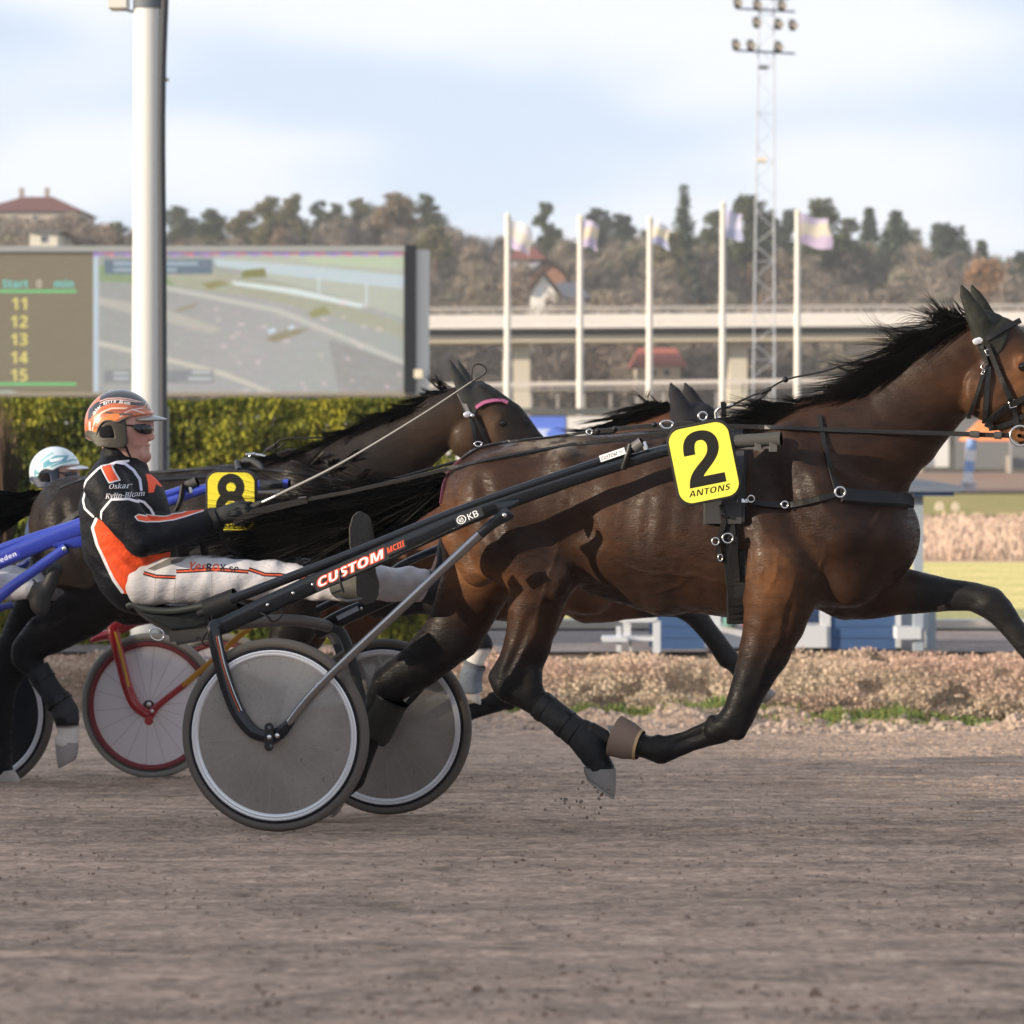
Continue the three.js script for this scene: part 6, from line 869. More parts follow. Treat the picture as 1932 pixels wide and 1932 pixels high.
// -------- red sulky of the bay horse
{
  const S = thing('sulky', 'red sulky with yellow stripes and pale disc wheels under the driver in orange', 'sulky'), d0 = 16.6;
  const red = new THREE.MeshPhysicalMaterial({ color: C(0.40, 0.022, 0.026), roughness: 0.3, clearcoat: 0.6 }), yel = mat(C(0.70, 0.40, 0.03), 0.45), rimR = mat(C(0.26, 0.035, 0.05), 0.5);
  const wh = { tyre: mat(C(0.30, 0.285, 0.26), 0.8), gap: mat(C(0.16, 0.15, 0.14), 0.7), rim: rimR, disc: new THREE.MeshPhysicalMaterial({ color: C(0.90, 0.86, 0.89), roughness: 0.35, clearcoat: 0.4 }), stripe: mat(C(0.25, 0.08, 0.09), 0.5), hub: mat(C(0.09, 0.06, 0.06), 0.5), spoke: mat(C(0.56, 0.40, 0.45), 0.5), spokeIn: 0.0006 };
  wheel(S, 285, 1331, 137, 16.0, wh); wheel(S, 420, 1322, 127, 17.2, { ...wh, turn: 0.2 });
  part(S, 'fork', tubePx([[224, 1178, 0.64], [214, 1188, 0.66], [220, 1218, 0.67], [230, 1258, 0.67], [240, 1296, 0.67], [255, 1330, 0.67], [281, 1350, 0.67]], d0, [11, 11, 10.5, 10, 10, 9.5, 9], 6, 36), red);
  part(S, 'stripe', tubePx([[217, 1192, 0.684], [226, 1225, 0.688], [236, 1268, 0.688], [243, 1296, 0.688]], d0, 2.2, 1.2, 20, { sides: 6 }), yel);
  part(S, 'strut', [tubePx([[280, 1352, 0.67], [300, 1330, 0.67], [350, 1290, 0.65]], d0, [9, 6, 5.5], 4, 14)], red); part(S, 'strut', tubePx([[345, 1294, 0.65], [413, 1236, 0.62], [460, 1193, 0.6], [640, 1050, 0.5]], d0, 5.5, 5, 14), mat(C(0.55, 0.25, 0.03), 0.4), 'yellow upper length of the strut');
  part(S, 'axle_arch', tubePx([[216, 1186, 0.6], [262, 1170, 0.5], [330, 1160, 0.1], [400, 1172, -0.5]], d0, 11, 10, 24), red);
  part(S, 'shaft', tubePx([[225, 1186, 0.6], [280, 1160, 0.57], [560, 1040, 0.48], [800, 950, 0.4], [980, 900, 0.36]], d0, [12, 11, 10, 8, 7], 7, 24), red); part(S, 'shaft', tubePx([[380, 1186, -0.55], [560, 1080, -0.48], [900, 950, -0.36]], d0, 9, 7, 16), red);
  part(S, 'mudguard', tubePx([[171, 1210, 0.45], [186, 1202, 0.45], [214, 1196, 0.45]], d0, [3, 9, 10], [3, 18, 20], 10), red); part(S, 'seat', tubePx([[70, 1176, 0.1], [110, 1184, 0.1], [180, 1180, 0.1]], d0, [7, 12, 9], [60, 66, 60], 12), mat(C(0.04, 0.04, 0.04), 0.6));
  part(S, 'bolt', [bolt(281, 1329, 15.8, 0.012), bolt(287, 1342, 15.88, 0.010)], steel); part(S, 'axle_plate', new THREE.CylinderGeometry(0.022, 0.022, 0.012, 14).rotateX(1.57).translate(P(281, 1359, 16).x, P(281, 1360, 16).y, -16), red);
  part(S, 'strut', [tubePx([[430, 1330, -0.55], [560, 1180, -0.5]], d0, 5, 4, 1)], red);
}
// -------- blue sulky of horse 8
{
  const S = thing('sulky', 'blue sulky with a dark disc wheel cut by the left edge', 'sulky'), d0 = 15.1;
  const bl = new THREE.MeshPhysicalMaterial({ color: C(0.022, 0.045, 0.36), roughness: 0.3, clearcoat: 0.7, clearcoatRoughness: 0.1 });
  const wh = { tyre: tyreM, gap: gapM, rim: alu, disc: new THREE.MeshPhysicalMaterial({ color: C(0.018, 0.02, 0.024), roughness: 0.25 }), hub: mat(C(0.05, 0.05, 0.055), 0.4) };
  wheel(S, -215, 1352, 158, 14.45, wh); wheel(S, -40, 1345, 148, 15.7, wh);
  part(S, 'shaft', tubePx([[-190, 1140, 0.6], [0, 1056, 0.55], [150, 995, 0.5], [255, 966, 0.46], [329, 942, 0.43], [384, 923, 0.41], [420, 918, 0.40]], d0, [17, 17, 17, 13, 9.5, 9, 8], 8, 36), bl);
  part(S, 'top_tube', tubePx([[-190, 1112, 0.58], [0, 1036, 0.54], [148, 986, 0.49], [329, 928, 0.43], [352, 920, 0.425]], d0, [9, 9, 8, 7, 7], 7, 30), bl);
  part(S, 'gusset', tubePx([[100, 1028, 0.52], [140, 1018, 0.50], [160, 1008, 0.49], [186, 985, 0.48]], d0, [6, 17, 19, 4], [4, 5, 5, 4], 12), bl);
  part(S, 'strut', tubePx([[126, 1033, 0.53], [60, 1080, 0.56], [0, 1126, 0.6], [-110, 1240, 0.64]], d0, [10, 9.5, 10, 10], 7, 20), bl);
  part(S, 'bolt', bolt(121, 1035, 14.5, 0.011), steel);
  part(S, 'shaft', tubePx([[-120, 1150, -0.5], [17, 1081, -0.5], [120, 1030, -0.46], [300, 975, -0.4]], d0, 8, 7, 16), bl); part(S, 'shaft_brace', tubePx([[-60, 1165, 0.2], [24, 1140, 0.1]], d0, 7, 6, 1), bl);
  part(S, 'grip', tubePx([[352, 917, 0.425], [372, 908, 0.425]], d0, 9, 8, 1), mat(C(0.045, 0.047, 0.05), 0.6)); part(S, 'pin', tubePx([[356, 909, 0.43], [360, 930, 0.43]], d0, 5, 5, 1), steel);
  part(S, 'handle', tubePx([[482, 916, 0.40], [538, 913, 0.40]], d0, 8.5, 8, 1), mat(C(0.03, 0.035, 0.045), 0.6)); part(S, 'handle_tip', [tubePx([[536, 913, 0.40], [546, 913, 0.40]], d0, 9.5, 9, 1), tubePx([[480, 916, 0.40], [492, 915, 0.40]], d0, 9, 8.5, 1)], bl); part(S, 'handle', tubePx([[486, 930, 0.38], [528, 929, 0.38]], d0, 3.5, 3.5, 1), steel);
  part(S, 'clamp', tubePx([[345, 914, 0.45], [340, 945, 0.45], [332, 962, 0.44]], d0, 5, 7, 8), leather);
  decal(S, 'lettering', [-30, 1070], [36, 1041], 16, 14.37, (x, w, h) => { x.fillStyle = '#2b3aa8'; x.fillRect(0, 0, w, h); x.font = 'bold 66px sans-serif'; x.fillStyle = '#dfe4f4'; x.textBaseline = 'middle'; x.fillText('Speeden'.slice(-5), 108, h / 2 + 3); }, 330, 84);
}
// ---------------------------------------------------------------- drivers
const Z1 = (x, y) => [x * 0.3385, 653.9 + y * 0.3385], Z8 = (x, y) => [140.8 + x * 0.11456, 724.3 + y * 0.11456];
const clothBump = dataTex(256, (u, v) => clamp(0.5 + 0.8 * (tnoise(u, v, 7, 9, 4, 21) - 0.5) + 0.25 * (tnoise(u, v, 90, 90, 1, 3) - 0.5), 0, 1));
// printed cloth of the near driver: canvas in photo pixels, mapped from the side of the body
const region = (x0, y0, x1, y1, k, draw) => canvasTex((x1 - x0) * k, (y1 - y0) * k, (x) => { x.setTransform(k, 0, 0, k, -x0 * k, -y0 * k); draw(x); });
const path = (x, pts, Z) => { x.beginPath(); pts.forEach((q, i) => { const p = Z ? Z(...q) : q; i ? x.lineTo(...p) : x.moveTo(...p); }); };
const jacketTex = region(130, 840, 420, 1140, 4, (x) => {
  x.fillStyle = '#101219'; x.fillRect(100, 800, 400, 400);
  const or = '#e8552b', wh = '#d9d8dc'; x.lineJoin = 'round'; x.lineCap = 'round';
  const bf = (c) => { x.fillStyle = c; x.fill(); };
  path(x, [[535, 955], [615, 1000], [700, 1110], [775, 1175], [935, 1150], [935, 1200], [690, 1385], [655, 1330], [590, 1230], [535, 1100], [515, 1010]], Z1); x.closePath(); bf(or);
  x.strokeStyle = wh; x.lineWidth = 6.2; path(x, [[533, 962], [508, 1012], [535, 1110], [560, 1160], [595, 1240], [625, 1300], [676, 1372]], Z1); x.stroke();
  x.lineWidth = 4.6; path(x, [[700, 640], [640, 645], [560, 675], [490, 745], [455, 810], [446, 860], [462, 905], [515, 948]], Z1); x.stroke();
  path(x, [[640, 646], [690, 655], [735, 690], [768, 740], [782, 800]], Z1); x.strokeStyle = '#c9cae0'; x.stroke(); x.strokeStyle = wh;
  path(x, [[572, 965], [582, 915], [640, 848], [735, 845], [800, 868], [832, 905], [850, 940]], Z1); x.lineWidth = 4.4; x.stroke();
  path(x, [[568, 665], [622, 652], [680, 742], [624, 756]], Z1); x.closePath(); bf('#f0603c'); x.lineWidth = 2.6; x.stroke();
  path(x, [[772, 942], [790, 930], [840, 942], [900, 950], [970, 940], [1000, 925], [1050, 916], [1120, 900], [1190, 882], [1195, 898], [1090, 928], [1040, 945], [980, 962], [900, 972], [830, 972], [790, 962]], Z1); x.closePath(); bf('#ee5c38'); x.lineWidth = 2; x.stroke();
  // chest print, seen edge on
  path(x, [[790, 712], [815, 720], [880, 770], [940, 815], [960, 850], [915, 822], [905, 812], [850, 770], [845, 815], [820, 818], [810, 760]], Z1); x.closePath(); bf('#ee5a38');
  x.fillStyle = '#e6e6ea'; x.font = 'italic 12.5px serif'; x.save(); x.translate(...Z1(622, 788)); x.rotate(-0.03); x.scale(1.05, 1); x.fillText('Oskar', 0, 0); x.restore();
  x.save(); x.translate(...Z1(604, 842)); x.rotate(-0.06); x.fillText('Kylin-Blom', 0, 0); x.restore();
  x.fillStyle = '#0e0f12'; path(x, [[1112, 880], [1160, 872], [1205, 960], [1200, 1010], [1150, 1020]], Z1); x.closePath(); x.fill();
});
const trouserTex = region(215, 1035, 660, 1160, 4, (x) => {
  x.fillStyle = '#c9c6c8'; x.fillRect(180, 1000, 520, 200);
  const line = (pts, c, w) => { x.strokeStyle = c; x.lineWidth = w; path(x, pts, Z1); x.stroke(); };
  for (const pts of [[[800, 1262], [870, 1280], [985, 1284]], [[985, 1252], [1200, 1240], [1390, 1252]], [[1390, 1238], [1480, 1268], [1560, 1270], [1650, 1282], [1800, 1290], [1930, 1290]]]) { line(pts, '#26262b', 7.6); line(pts, '#dd5a3a', 2.8); }
  line([[985, 1275], [970, 1440]], '#a7a3a0', 1.6); line([[1185, 1260], [1188, 1420]], '#aba7a6', 1.4); line([[870, 1290], [860, 1440]], '#aaa6a2', 1.4); line([[1330, 1275], [1345, 1400]], '#b4b1b0', 1.2);
  for (let i = 0; i < 90; i++) { const p = [rr(240, 650), rr(1050, 1150)]; x.fillStyle = `rgba(112,92,76,${rr(0.25, 0.7)})`; x.beginPath(); x.ellipse(p[0], p[1], rr(0.3, 1.1), rr(0.3, 0.8), 0, 0, 7); x.fill(); }
  path(x, [[820, 1240], [960, 1170], [1010, 1140], [1090, 1140], [1010, 1200], [940, 1220], [860, 1250]], Z1); x.closePath(); x.fillStyle = '#74726f'; x.fill();
  x.save(); x.translate(...Z1(1040, 1238)); x.rotate(0.05); x.translate(2, 1); x.font = 'italic bold 21px sans-serif'; x.fillStyle = '#e2583a'; x.fillText('Yes', 0, 0); let w = x.measureText('Yes').width; x.fillStyle = '#24252b'; x.font = 'bold 19px sans-serif'; x.fillText('B', w, 0); w += x.measureText('B').width; x.fillStyle = '#e2583a'; x.fillText('O', w, 0); w += x.measureText('O').width; x.fillStyle = '#24252b'; x.fillText('X.se', w, 0); x.restore();
});
const helmetTex = region(150, 725, 300, 850, 6, (x) => {
  x.fillStyle = '#c2602c'; x.fillRect(100, 700, 300, 200); x.fillStyle = '#25282e'; x.beginPath(); x.moveTo(...Z8(345, 290)); x.lineTo(...Z8(345, 0)); x.lineTo(...Z8(1500, 0)); x.lineTo(...Z8(1500, 300)); x.closePath(); x.fill();
  path(x, [[250, 330], [450, 220], [780, 60], [1200, 80], [1400, 500], [1040, 400], [960, 350], [760, 340], [560, 350], [380, 430], [240, 560], [150, 600], [150, 420]], Z8); x.closePath(); x.fillStyle = '#25282e'; x.fill();
  x.lineCap = 'round'; const line = (p, c, w) => { path(x, p, Z8); x.strokeStyle = c; x.lineWidth = w; x.stroke(); };
  line([[350, 285], [480, 240], [680, 228], [860, 250], [1010, 290], [940, 292], [700, 258], [480, 270], [360, 320]], '#c89e92', 2.2);
  line([[200, 620], [270, 500], [380, 400], [540, 340], [760, 330], [900, 380]], '#b8663f', 5);
  line([[235, 900], [240, 740], [290, 590], [400, 470], [560, 400], [820, 400]], '#d9c4b4', 2.6); line([[290, 700], [340, 580], [440, 490], [600, 440], [760, 440]], '#8a4a2c', 3);
  line([[640, 600], [780, 450], [900, 400], [1080, 390]], '#a9543a', 7); line([[650, 595], [800, 470], [900, 425], [1060, 398]], '#d5c6c2', 1.6); line([[900, 420], [1000, 450], [1090, 480]], '#d8cdcb', 2);
  line([[1060, 410], [1320, 410]], '#a97458', 1.5); line([[480, 470], [720, 500], [900, 500]], '#4a4038', 4);
  x.fillStyle = '#e07a2c'; x.beginPath(); x.ellipse(...Z8(560, 570), 18, 8, -0.35, 0, 7); x.fill(); x.beginPath(); x.ellipse(...Z8(310, 830), 9, 10, 0, 0, 7); x.fill();
  for (let i = 0; i < 260; i++) { x.fillStyle = ['#e39a62', '#8d4324', '#3a3230', '#d8bca8'][i % 4]; const p = Z8(rr(180, 900), rr(480, 900)); x.globalAlpha = 0.55; x.fillRect(p[0], p[1], rr(0.6, 3), rr(0.4, 1.2)); } x.globalAlpha = 1;
  line([[185, 640], [190, 880]], '#c9b4b4', 5); line([[220, 700], [400, 750]], '#5a4a40', 1.2);
  // name along the arc
  x.fillStyle = '#f4f4f6'; x.font = 'italic bold 7.6px serif'; const txt = 'Oskar Kylin Blom', arcp = crest([[...Z8(262, 530)], [...Z8(330, 430)], [...Z8(430, 350)], [...Z8(560, 312)], [...Z8(700, 318)], [...Z8(830, 335)]]);
  for (let i = 0; i < txt.length; i++) { const t = (i + 0.2) / txt.length, a = arcp(t), b = arcp(Math.min(1, t + 0.02)); x.save(); x.translate(a[0], a[1]); x.rotate(Math.atan2(b[1] - a[1], b[0] - a[0])); x.fillText(txt[i], 0, 0); x.restore(); }
  x.fillStyle = '#d98338'; x.font = 'italic bold 17px sans-serif'; x.save(); x.translate(...Z8(1060, 372)); x.rotate(0.25); x.scale(0.62, 1); x.fillText('Yes', 0, 0); x.restore();
});
const helmetTex3 = region(150, 725, 300, 850, 4, (x) => {
  x.fillStyle = '#cfdde2'; x.fillRect(100, 700, 300, 200);
  const pl = (c, ...p) => { path(x, p, Z8); x.closePath(); x.fillStyle = c; x.fill(); }, line = (p, c, w) => { path(x, p, Z8); x.strokeStyle = c; x.lineWidth = w; x.stroke(); };
  pl('#5d9fb0', [420, 470], [700, 300], [1000, 300], [940, 420], [700, 480], [520, 560], [420, 640]); pl('#e9eff2', [560, 400], [760, 350], [900, 340], [820, 420], [600, 450]); pl('#4f8f9d', [200, 620], [330, 600], [330, 900], [220, 900]); pl('#d7e2e4', [340, 620], [560, 560], [600, 600], [430, 700], [400, 900], [350, 900]);
  line([[600, 560], [840, 470], [1100, 400], [1300, 430]], '#5f9dab', 5); line([[260, 560], [420, 380], [640, 240]], '#8fbcc6', 6); line([[240, 760], [330, 740]], '#d8e6e8', 3);
  x.fillStyle = '#44545c'; x.font = 'italic bold 15px sans-serif'; x.fillText('S', ...Z8(1060, 330));
});
const skin = (a, b) => { const t = sstep(0.35, 0.65, b); return a.map((v, i) => v * (0.9 + 0.2 * t)); };
function cuffFlat(T, d0, pts, k = 20) { const f = new Field(d0, T, true), v = pts.map((q) => f.pt(q)); return sweep(v.map((p) => new V3(p.x, p.y, p.z)), v.map((p) => p.r), v.map((p) => p.r), 10, k); }
function driver(o) {
  const d0 = o.d0, T = o.T ?? null, D = thing('person', o.label, 'person', o.group), q = (x, y, dz, r, w) => [x, y, dz, r, w], pxOf = toPx(d0 - 0.18, T, true);
  const uvFrom = (x0, y0, x1, y1) => (x, y) => { const [a, b] = pxOf(x, y); return [(a - x0) / (x1 - x0), 1 - (b - y0) / (y1 - y0)]; };
  const arms = (f, e, k = 0.02) => { f.chain([[200, 917, 0.185, 42 + e, 42 + e], [234, 975, 0.235, 37 + e], [268, 1020, 0.25, 31 + e]], k); f.chain([[268, 1020, 0.25, 31 + e], [330, 1004, 0.20, 28 + e], [372, 990, 0.15, 23 + e], [404, 979, 0.12, 19 + e]], k * 0.6); f.chain([[210, 917, -0.185, 42 + e], [262, 1005, -0.235, 34 + e], [345, 990, -0.17, 25 + e], [412, 976, -0.10, 19 + e]], k); };
  const torso = (f, e) => f.chain([[232, 884, 0, 34 + e, 44 + e], [225, 915, 0, 60 + e, 92 + e], [233, 962, 0, 84 + e, 96 + e], [244, 1022, 0, 90 + e, 86 + e], [262, 1082, 0, 78 + e, 82 + e]], 0.03);
  const legsP = (f, e, k = 0.03) => { f.chain([[272, 1098, 0.09, 44 + e, 48 + e], [350, 1096, 0.125, 45 + e, 44 + e], [440, 1094, 0.14, 40 + e, 40 + e], [530, 1094, 0.15, 36 + e, 36 + e], [600, 1102, 0.18, 31 + e, 31 + e], [650, 1107, 0.24, 26 + e, 28 + e]], k); f.chain([[272, 1096, -0.09, 44 + e, 48 + e], [440, 1090, -0.13, 42 + e], [600, 1090, -0.15, 36 + e], [716, 1101, -0.17, 33 + e], [790, 1103, -0.18, 33 + e]], k); };
  // the body: one surface from head to ankles
  const B = new Field(d0, T, true);
  B.chain([[222, 792, 0, 56, 50], [236, 800, 0, 54, 48]], 0.01);                              // skull
  B.chain([[253, 811, 0, 29, 46], [256, 834, 0, 22, 37], [262, 851, 0, 16, 27]], 0.012);       // face
  B.chain([[266, 858, 0, 15, 22], [273, 861, 0, 12.5, 15]], 0.010);                              // chin
  B.chain([[236, 842, 0, 20, 36], [266, 860, 0, 14, 22]], 0.012);                              // jaw
  B.chain([[278, 806, 0, 5, 7], [283, 817, 0, 5, 7], [287.5, 825, 0, 5, 8.5]], 0.006); B.chain([[283, 829, 0.016, 3.5, 3.5], [283, 829, -0.016, 3.5, 3.5]], 0.006); // nose
  B.chain([[276, 799, 0.03, 7, 8], [279, 798, 0, 6, 8], [276, 799, -0.03, 7, 8]], 0.008);     // brow
  B.chain([[277, 839.8, 0.018, 3, 4], [281, 839.6, 0, 3.2, 4], [277, 839.8, -0.018, 3, 4]], 0.004); B.chain([[276, 846.8, 0.016, 3, 4], [280, 846.8, 0, 3.4, 4], [276, 846.8, -0.016, 3, 4]], 0.004); // lips
  B.chain([[277, 843.4, 0.026, 1.2, 1.2], [283.5, 843.2, 0, 1.3, 1.3], [277, 843.4, -0.026, 1.2, 1.2]], 0.003, -1);
  for (const s of [1, -1]) { B.chain([[275, 812, 0.036 * s, 6, 6]], 0.01, -1); B.chain([[277, 812, 0.031 * s, 6.5, 6.5]], 0.004); B.chain([[228, 815, 0.094 * s, 13, 4], [230, 828, 0.092 * s, 8, 4]], 0.006); }
  B.chain([[230, 840, 0, 36, 34], [232, 890, 0, 42, 40]], 0.02);                               // neck
  torso(B, -12); arms(B, -9); legsP(B, -9);
  B.chain([[404, 979, 0.12, 12], [448, 966, 0.11, 15, 12]], 0.01); B.chain([[412, 976, -0.10, 12], [452, 966, -0.07, 15, 12]], 0.01);
  B.chain(o.sole !== false ? [[650, 1107, 0.24, 20, 20], [686, 1100, 0.31, 18, 18], [688, 1000, 0.34, 14, 14]] : [[650, 1107, 0.24, 17, 17], [668, 1130, 0.25, 15, 15]], 0.02); B.chain([[790, 1103, -0.18, 20, 20], [820, 1110, -0.18, 18, 18], [840, 1040, -0.16, 14, 14]], 0.02);
  const sk = o.skin ?? [0.56, 0.31, 0.245];
  part(D, 'body', B.mesh(T ? 0.010 : 0.0052, { color: (x, y, z) => { const [a, b] = pxOf(x, y), n = fbm(x * 40, y * 40, z * 40, 3), beard = sstep(838, 850, b + (n - 0.5) * 14) * sstep(249, 262, a) * sstep(0.3, 0.55, n) * 0.42, rd = gauss(a, b, 286, 826, 10, 7) * 0.5 + gauss(a, b, 262, 834, 14, 12) * 0.3; const c = sk.map((v) => v * (0.9 + 0.2 * n)); return [lerp(c[0], 0.20, beard) * (1 + 0.05 * rd), lerp(c[1], 0.105, beard) * (1 - 0.28 * rd), lerp(c[2], 0.07, beard) * (1 - 0.25 * rd)]; } }), mat(C(1, 1, 1), 0.5, { vertexColors: true }));
  // clothes
  const J = new Field(d0, T, true); torso(J, 0); arms(J, 0); J.chain([[224, 862, 0, 34, 40], [228, 880, 0, 42, 46]], 0.012); J.chain([[252, 872, 0, 22, 32], [262, 886, 0, 18, 26]], 0.012);
  const jw = (x, y, z) => { const [a, b] = pxOf(x, y); const el = gauss(a, b, 268, 1020, 70, 60), wa = sstep(1000, 1090, b); return (fbm(x * 9 + y * 5, y * 16 - x * 5, z * 7, 3) - 0.5) * (0.010 + 0.012 * el) + Math.sin((x * 0.8 + y * 1.0) * 95 + fbm(x * 8, y * 8, z * 8, 2) * 7) * 0.0022 * (el + wa * 0.8); };
  part(D, 'jacket', J.mesh(T ? 0.010 : 0.0058, { disp: jw, uv: uvFrom(130, 840, 420, 1140) }), o.jacket);
  const Tr = new Field(d0, T, true); legsP(Tr, 0); Tr.chain([[262, 1088, 0, 58, 74], [280, 1100, 0, 48, 74]], 0.03);
  const tw = (x, y, z) => { const [a, b] = pxOf(x, y); const kn = gauss(a, b, 560, 1095, 120, 60) + 1.3 * gauss(a, b, 745, 1100, 70, 60) + gauss(a, b, 300, 1080, 70, 50) * 0.6; return (fbm(x * 12, y * 9, z * 8, 3) - 0.5) * (0.010 + 0.008 * kn) + Math.sin((x - 0.35 * y) * 62 + fbm(x * 7, y * 7, z * 7, 2) * 8) * 0.0028 * (0.4 + kn); };
  part(D, 'trousers', Tr.mesh(T ? 0.010 : 0.006, { disp: tw, uv: uvFrom(215, 1035, 660, 1160) }), o.trousers);
  // helmet: printed shell, ear guards, peak
  const s = d0 / F * (T ? T.s : 1), toW = (x, y) => { if (T) { x = T.x + T.s * (x - T.rx); y = T.y + T.s * (y - T.ry); } const p = P(x, y, d0); return [p.x, p.y]; };
  const hc = toW(226.5, 802), R = 67 * s, Rz = 0.118 * (T ? 1 : 1), ell = (x, y, z, e) => { const k = Math.hypot((x - hc[0]) / (R + e), (y - hc[1]) / (R + e), (z + d0) / (Rz + e)); return (k - 1) * Math.min(R, Rz); };
  const below = [[250, 786], [240.5, 789.6], [228, 796], [212, 793], [200, 796.5], [192, 807], [186.6, 821.7], [176, 831], [162.6, 825], [140, 830], [140, 700], [320, 700], [320, 783], [292, 781]].map((p) => toW(...p));
  const guard = [[160, 820], [176, 829], [189, 842], [238, 845], [246, 835], [244, 800], [241, 786], [228, 790], [212, 788], [198, 792], [180, 800]].map((p) => toW(...p)), hole = [[196, 824], [199, 812], [206, 804], [217, 803], [221, 812], [223, 826]].map((p) => toW(...p));
  const lo = [hc[0] - R * 1.15, hc[1] - R * 1.1, -d0 - Rz * 1.15], hi = [hc[0] + R * 1.15, hc[1] + R * 1.15, -d0 + Rz * 1.15];
  const Hs = new Field(d0, T, true); Hs.fn((x, y, z) => Math.max(ell(x, y, z, 0), sdPoly(below, x, y) - 0.0005), lo, hi);
  const shellM = new THREE.MeshPhysicalMaterial({ color: C(1, 1, 1), map: o.helmetMap, roughness: 0.35, clearcoat: 1, clearcoatRoughness: 0.06 });
  part(D, 'helmet', Hs.mesh(T ? 0.006 : 0.004, { uv: uvFrom(150, 725, 300, 850) }), shellM);
  const Hg = new Field(d0, T, true); Hg.fn((x, y, z) => { const e = ell(x, (y - hc[1]) * 0.98 + hc[1] + 0.0, z, -0.003); return Math.max(Math.min(e, Math.hypot((x - hc[0]) / R, (z + d0) / (Rz * 0.97)) * R - R * 1.0 + (y > hc[1] ? 9 : 0)), sdPoly(guard, x, y) - 0.001, -Math.max(sdPoly(hole, x, y), -(Math.abs(z + d0) - Rz * 0.8))); }, [lo[0], lo[1] - 0.03, lo[2]], hi);
  const guardM = mat(o.guard ?? C(0.048, 0.043, 0.033), 0.5, { bumpMap: clothBump, bumpScale: 0.002 });
  part(D, 'ear_guard', Hg.mesh(T ? 0.006 : 0.004), guardM);
  part(D, 'helmet_trim', [1, -1].map((k) => sweep([[252, 786], [240.5, 790], [228, 796], [212, 793], [200, 796.5], [192, 807], [186.6, 821.7], [176, 831], [162.6, 825]].map((p) => { const w = toW(...p), u = clamp(1 - ((w[0] - hc[0]) / R) ** 2 - ((w[1] - hc[1]) / R) ** 2, 0.02, 1); return new V3(w[0], w[1], -d0 + k * (Rz * Math.sqrt(u) + 0.001)); }), 0.0028, 0.0028, 40, 6)), mat(C(0.10, 0.10, 0.095), 0.5));
  const Vz = new Field(d0, T, true), vc = toW(262, 786), Vr = [53 * s, 6.2 * s, 0.098]; Vz.fn((x, y, z) => { const a = (x - vc[0]) / Vr[0], b = (y - vc[1] + (x - vc[0]) * 0.10 + (z + d0) * (z + d0) * 1.3) / Vr[1], c = (z + d0) / Vr[2]; const k = Math.hypot(a, b, c); return Math.max((k - 1) * Vr[1] * Math.min(1, k), -ell(x, y, z, -0.004), vc[0] - 0.02 - x); }, [vc[0] - 0.05, vc[1] - 0.05, -d0 - 0.11], [vc[0] + Vr[0] + 0.02, vc[1] + 0.04, -d0 + 0.11]);
  part(D, 'peak', Vz.mesh(0.0036), o.peak ?? mat(C(0.20, 0.195, 0.185), 0.3, { clearcoat: 0.6 }));
  part(D, 'chin_strap', [1, -1].map((k) => sweep([[243, 842, 0.088], [250, 862, 0.066], [262, 878, 0.03]].map(([x, y, z]) => { const w = toW(x, y); return new V3(w[0], w[1], -d0 + z * k); }), 0.004, 0.006, 10, 6)), webbing);
  part(D, 'ear_pad', [1, -1].map((k) => { const w = toW(210, 815); return new THREE.SphereGeometry(1, 20, 12).scale(17 * s, 15 * s, 0.012).translate(w[0], w[1], -d0 + k * 0.100); }), mat(C(0.008, 0.008, 0.010), 0.9));
  // sunglasses
  if (!o.noGlasses) {
    const lens = [[256, 801], [270, 800], [285, 801], [289, 808], [287, 818], [280, 819], [270, 817], [262, 812], [257, 806]].map((p) => toW(...p)), fc = toW(250, 810), fe = (x, y, z) => Math.hypot((x - fc[0]) / (39 * s), (y - fc[1]) / (44 * s), (z + d0) / (52 * s)) - 1, G = new Field(d0, T, true);
    G.fn((x, y, z) => Math.max(Math.abs(fe(x, y, z)) * 39 * s - 0.0022, sdPoly(lens, x, y) - 0.001), [fc[0], fc[1] - 0.05, -d0 - 0.13], [fc[0] + 46 * s, fc[1] + 0.04, -d0 + 0.13]);
    part(D, 'sunglasses', G.mesh(0.0032), new THREE.MeshPhysicalMaterial({ color: C(0.035, 0.036, 0.04), metalness: 0.7, roughness: 0.08 }));
    part(D, 'glasses_arm', [1, -1].map((k) => sweep([[236, 802, 0.098], [256, 803, 0.098], [268, 805, 0.088]].map(([x, y, z]) => { const w = toW(x, y); return new V3(w[0], w[1], -d0 + z * k); }), 0.0035, 0.002, 8, 6)), leather);
  }
  // gloves: palm, four curled fingers and a thumb each
  for (const [k, dz, ox, oy] of [[1, 0.12, 0, 0], [-1, -0.10, 6, 0]]) {
    const Gf = new Field(d0, T, true), X = (x, y, z, r) => [x + ox, y + oy, dz + z * k, r];
    Gf.chain([X(408, 976, 0, 15), X(428, 970, 0.003, 17), X(444, 968, 0.004, 17)], 0.012);
    [[449, 956, 462, 957, 470, 966, 458, 971], [450, 963, 464, 965, 469, 974, 456, 978], [447, 971, 461, 974, 465, 982, 452, 984], [442, 979, 454, 983, 458, 989, 446, 990]].forEach(([a, b, c, e, g, h, m, n], i) => Gf.chain([X(a, b, 0.014, 6.2 - i * 0.3), X(c, e, 0.022, 5.8 - i * 0.3), X(g, h, 0.006, 5.3 - i * 0.3), X(m, n, -0.014, 4.8 - i * 0.3)], 0.0035));
    Gf.chain([X(430, 960, 0.010, 8), X(450, 951, 0.004, 6), X(468, 951, -0.006, 5.2), X(476, 954, -0.010, 4.6)], 0.006);
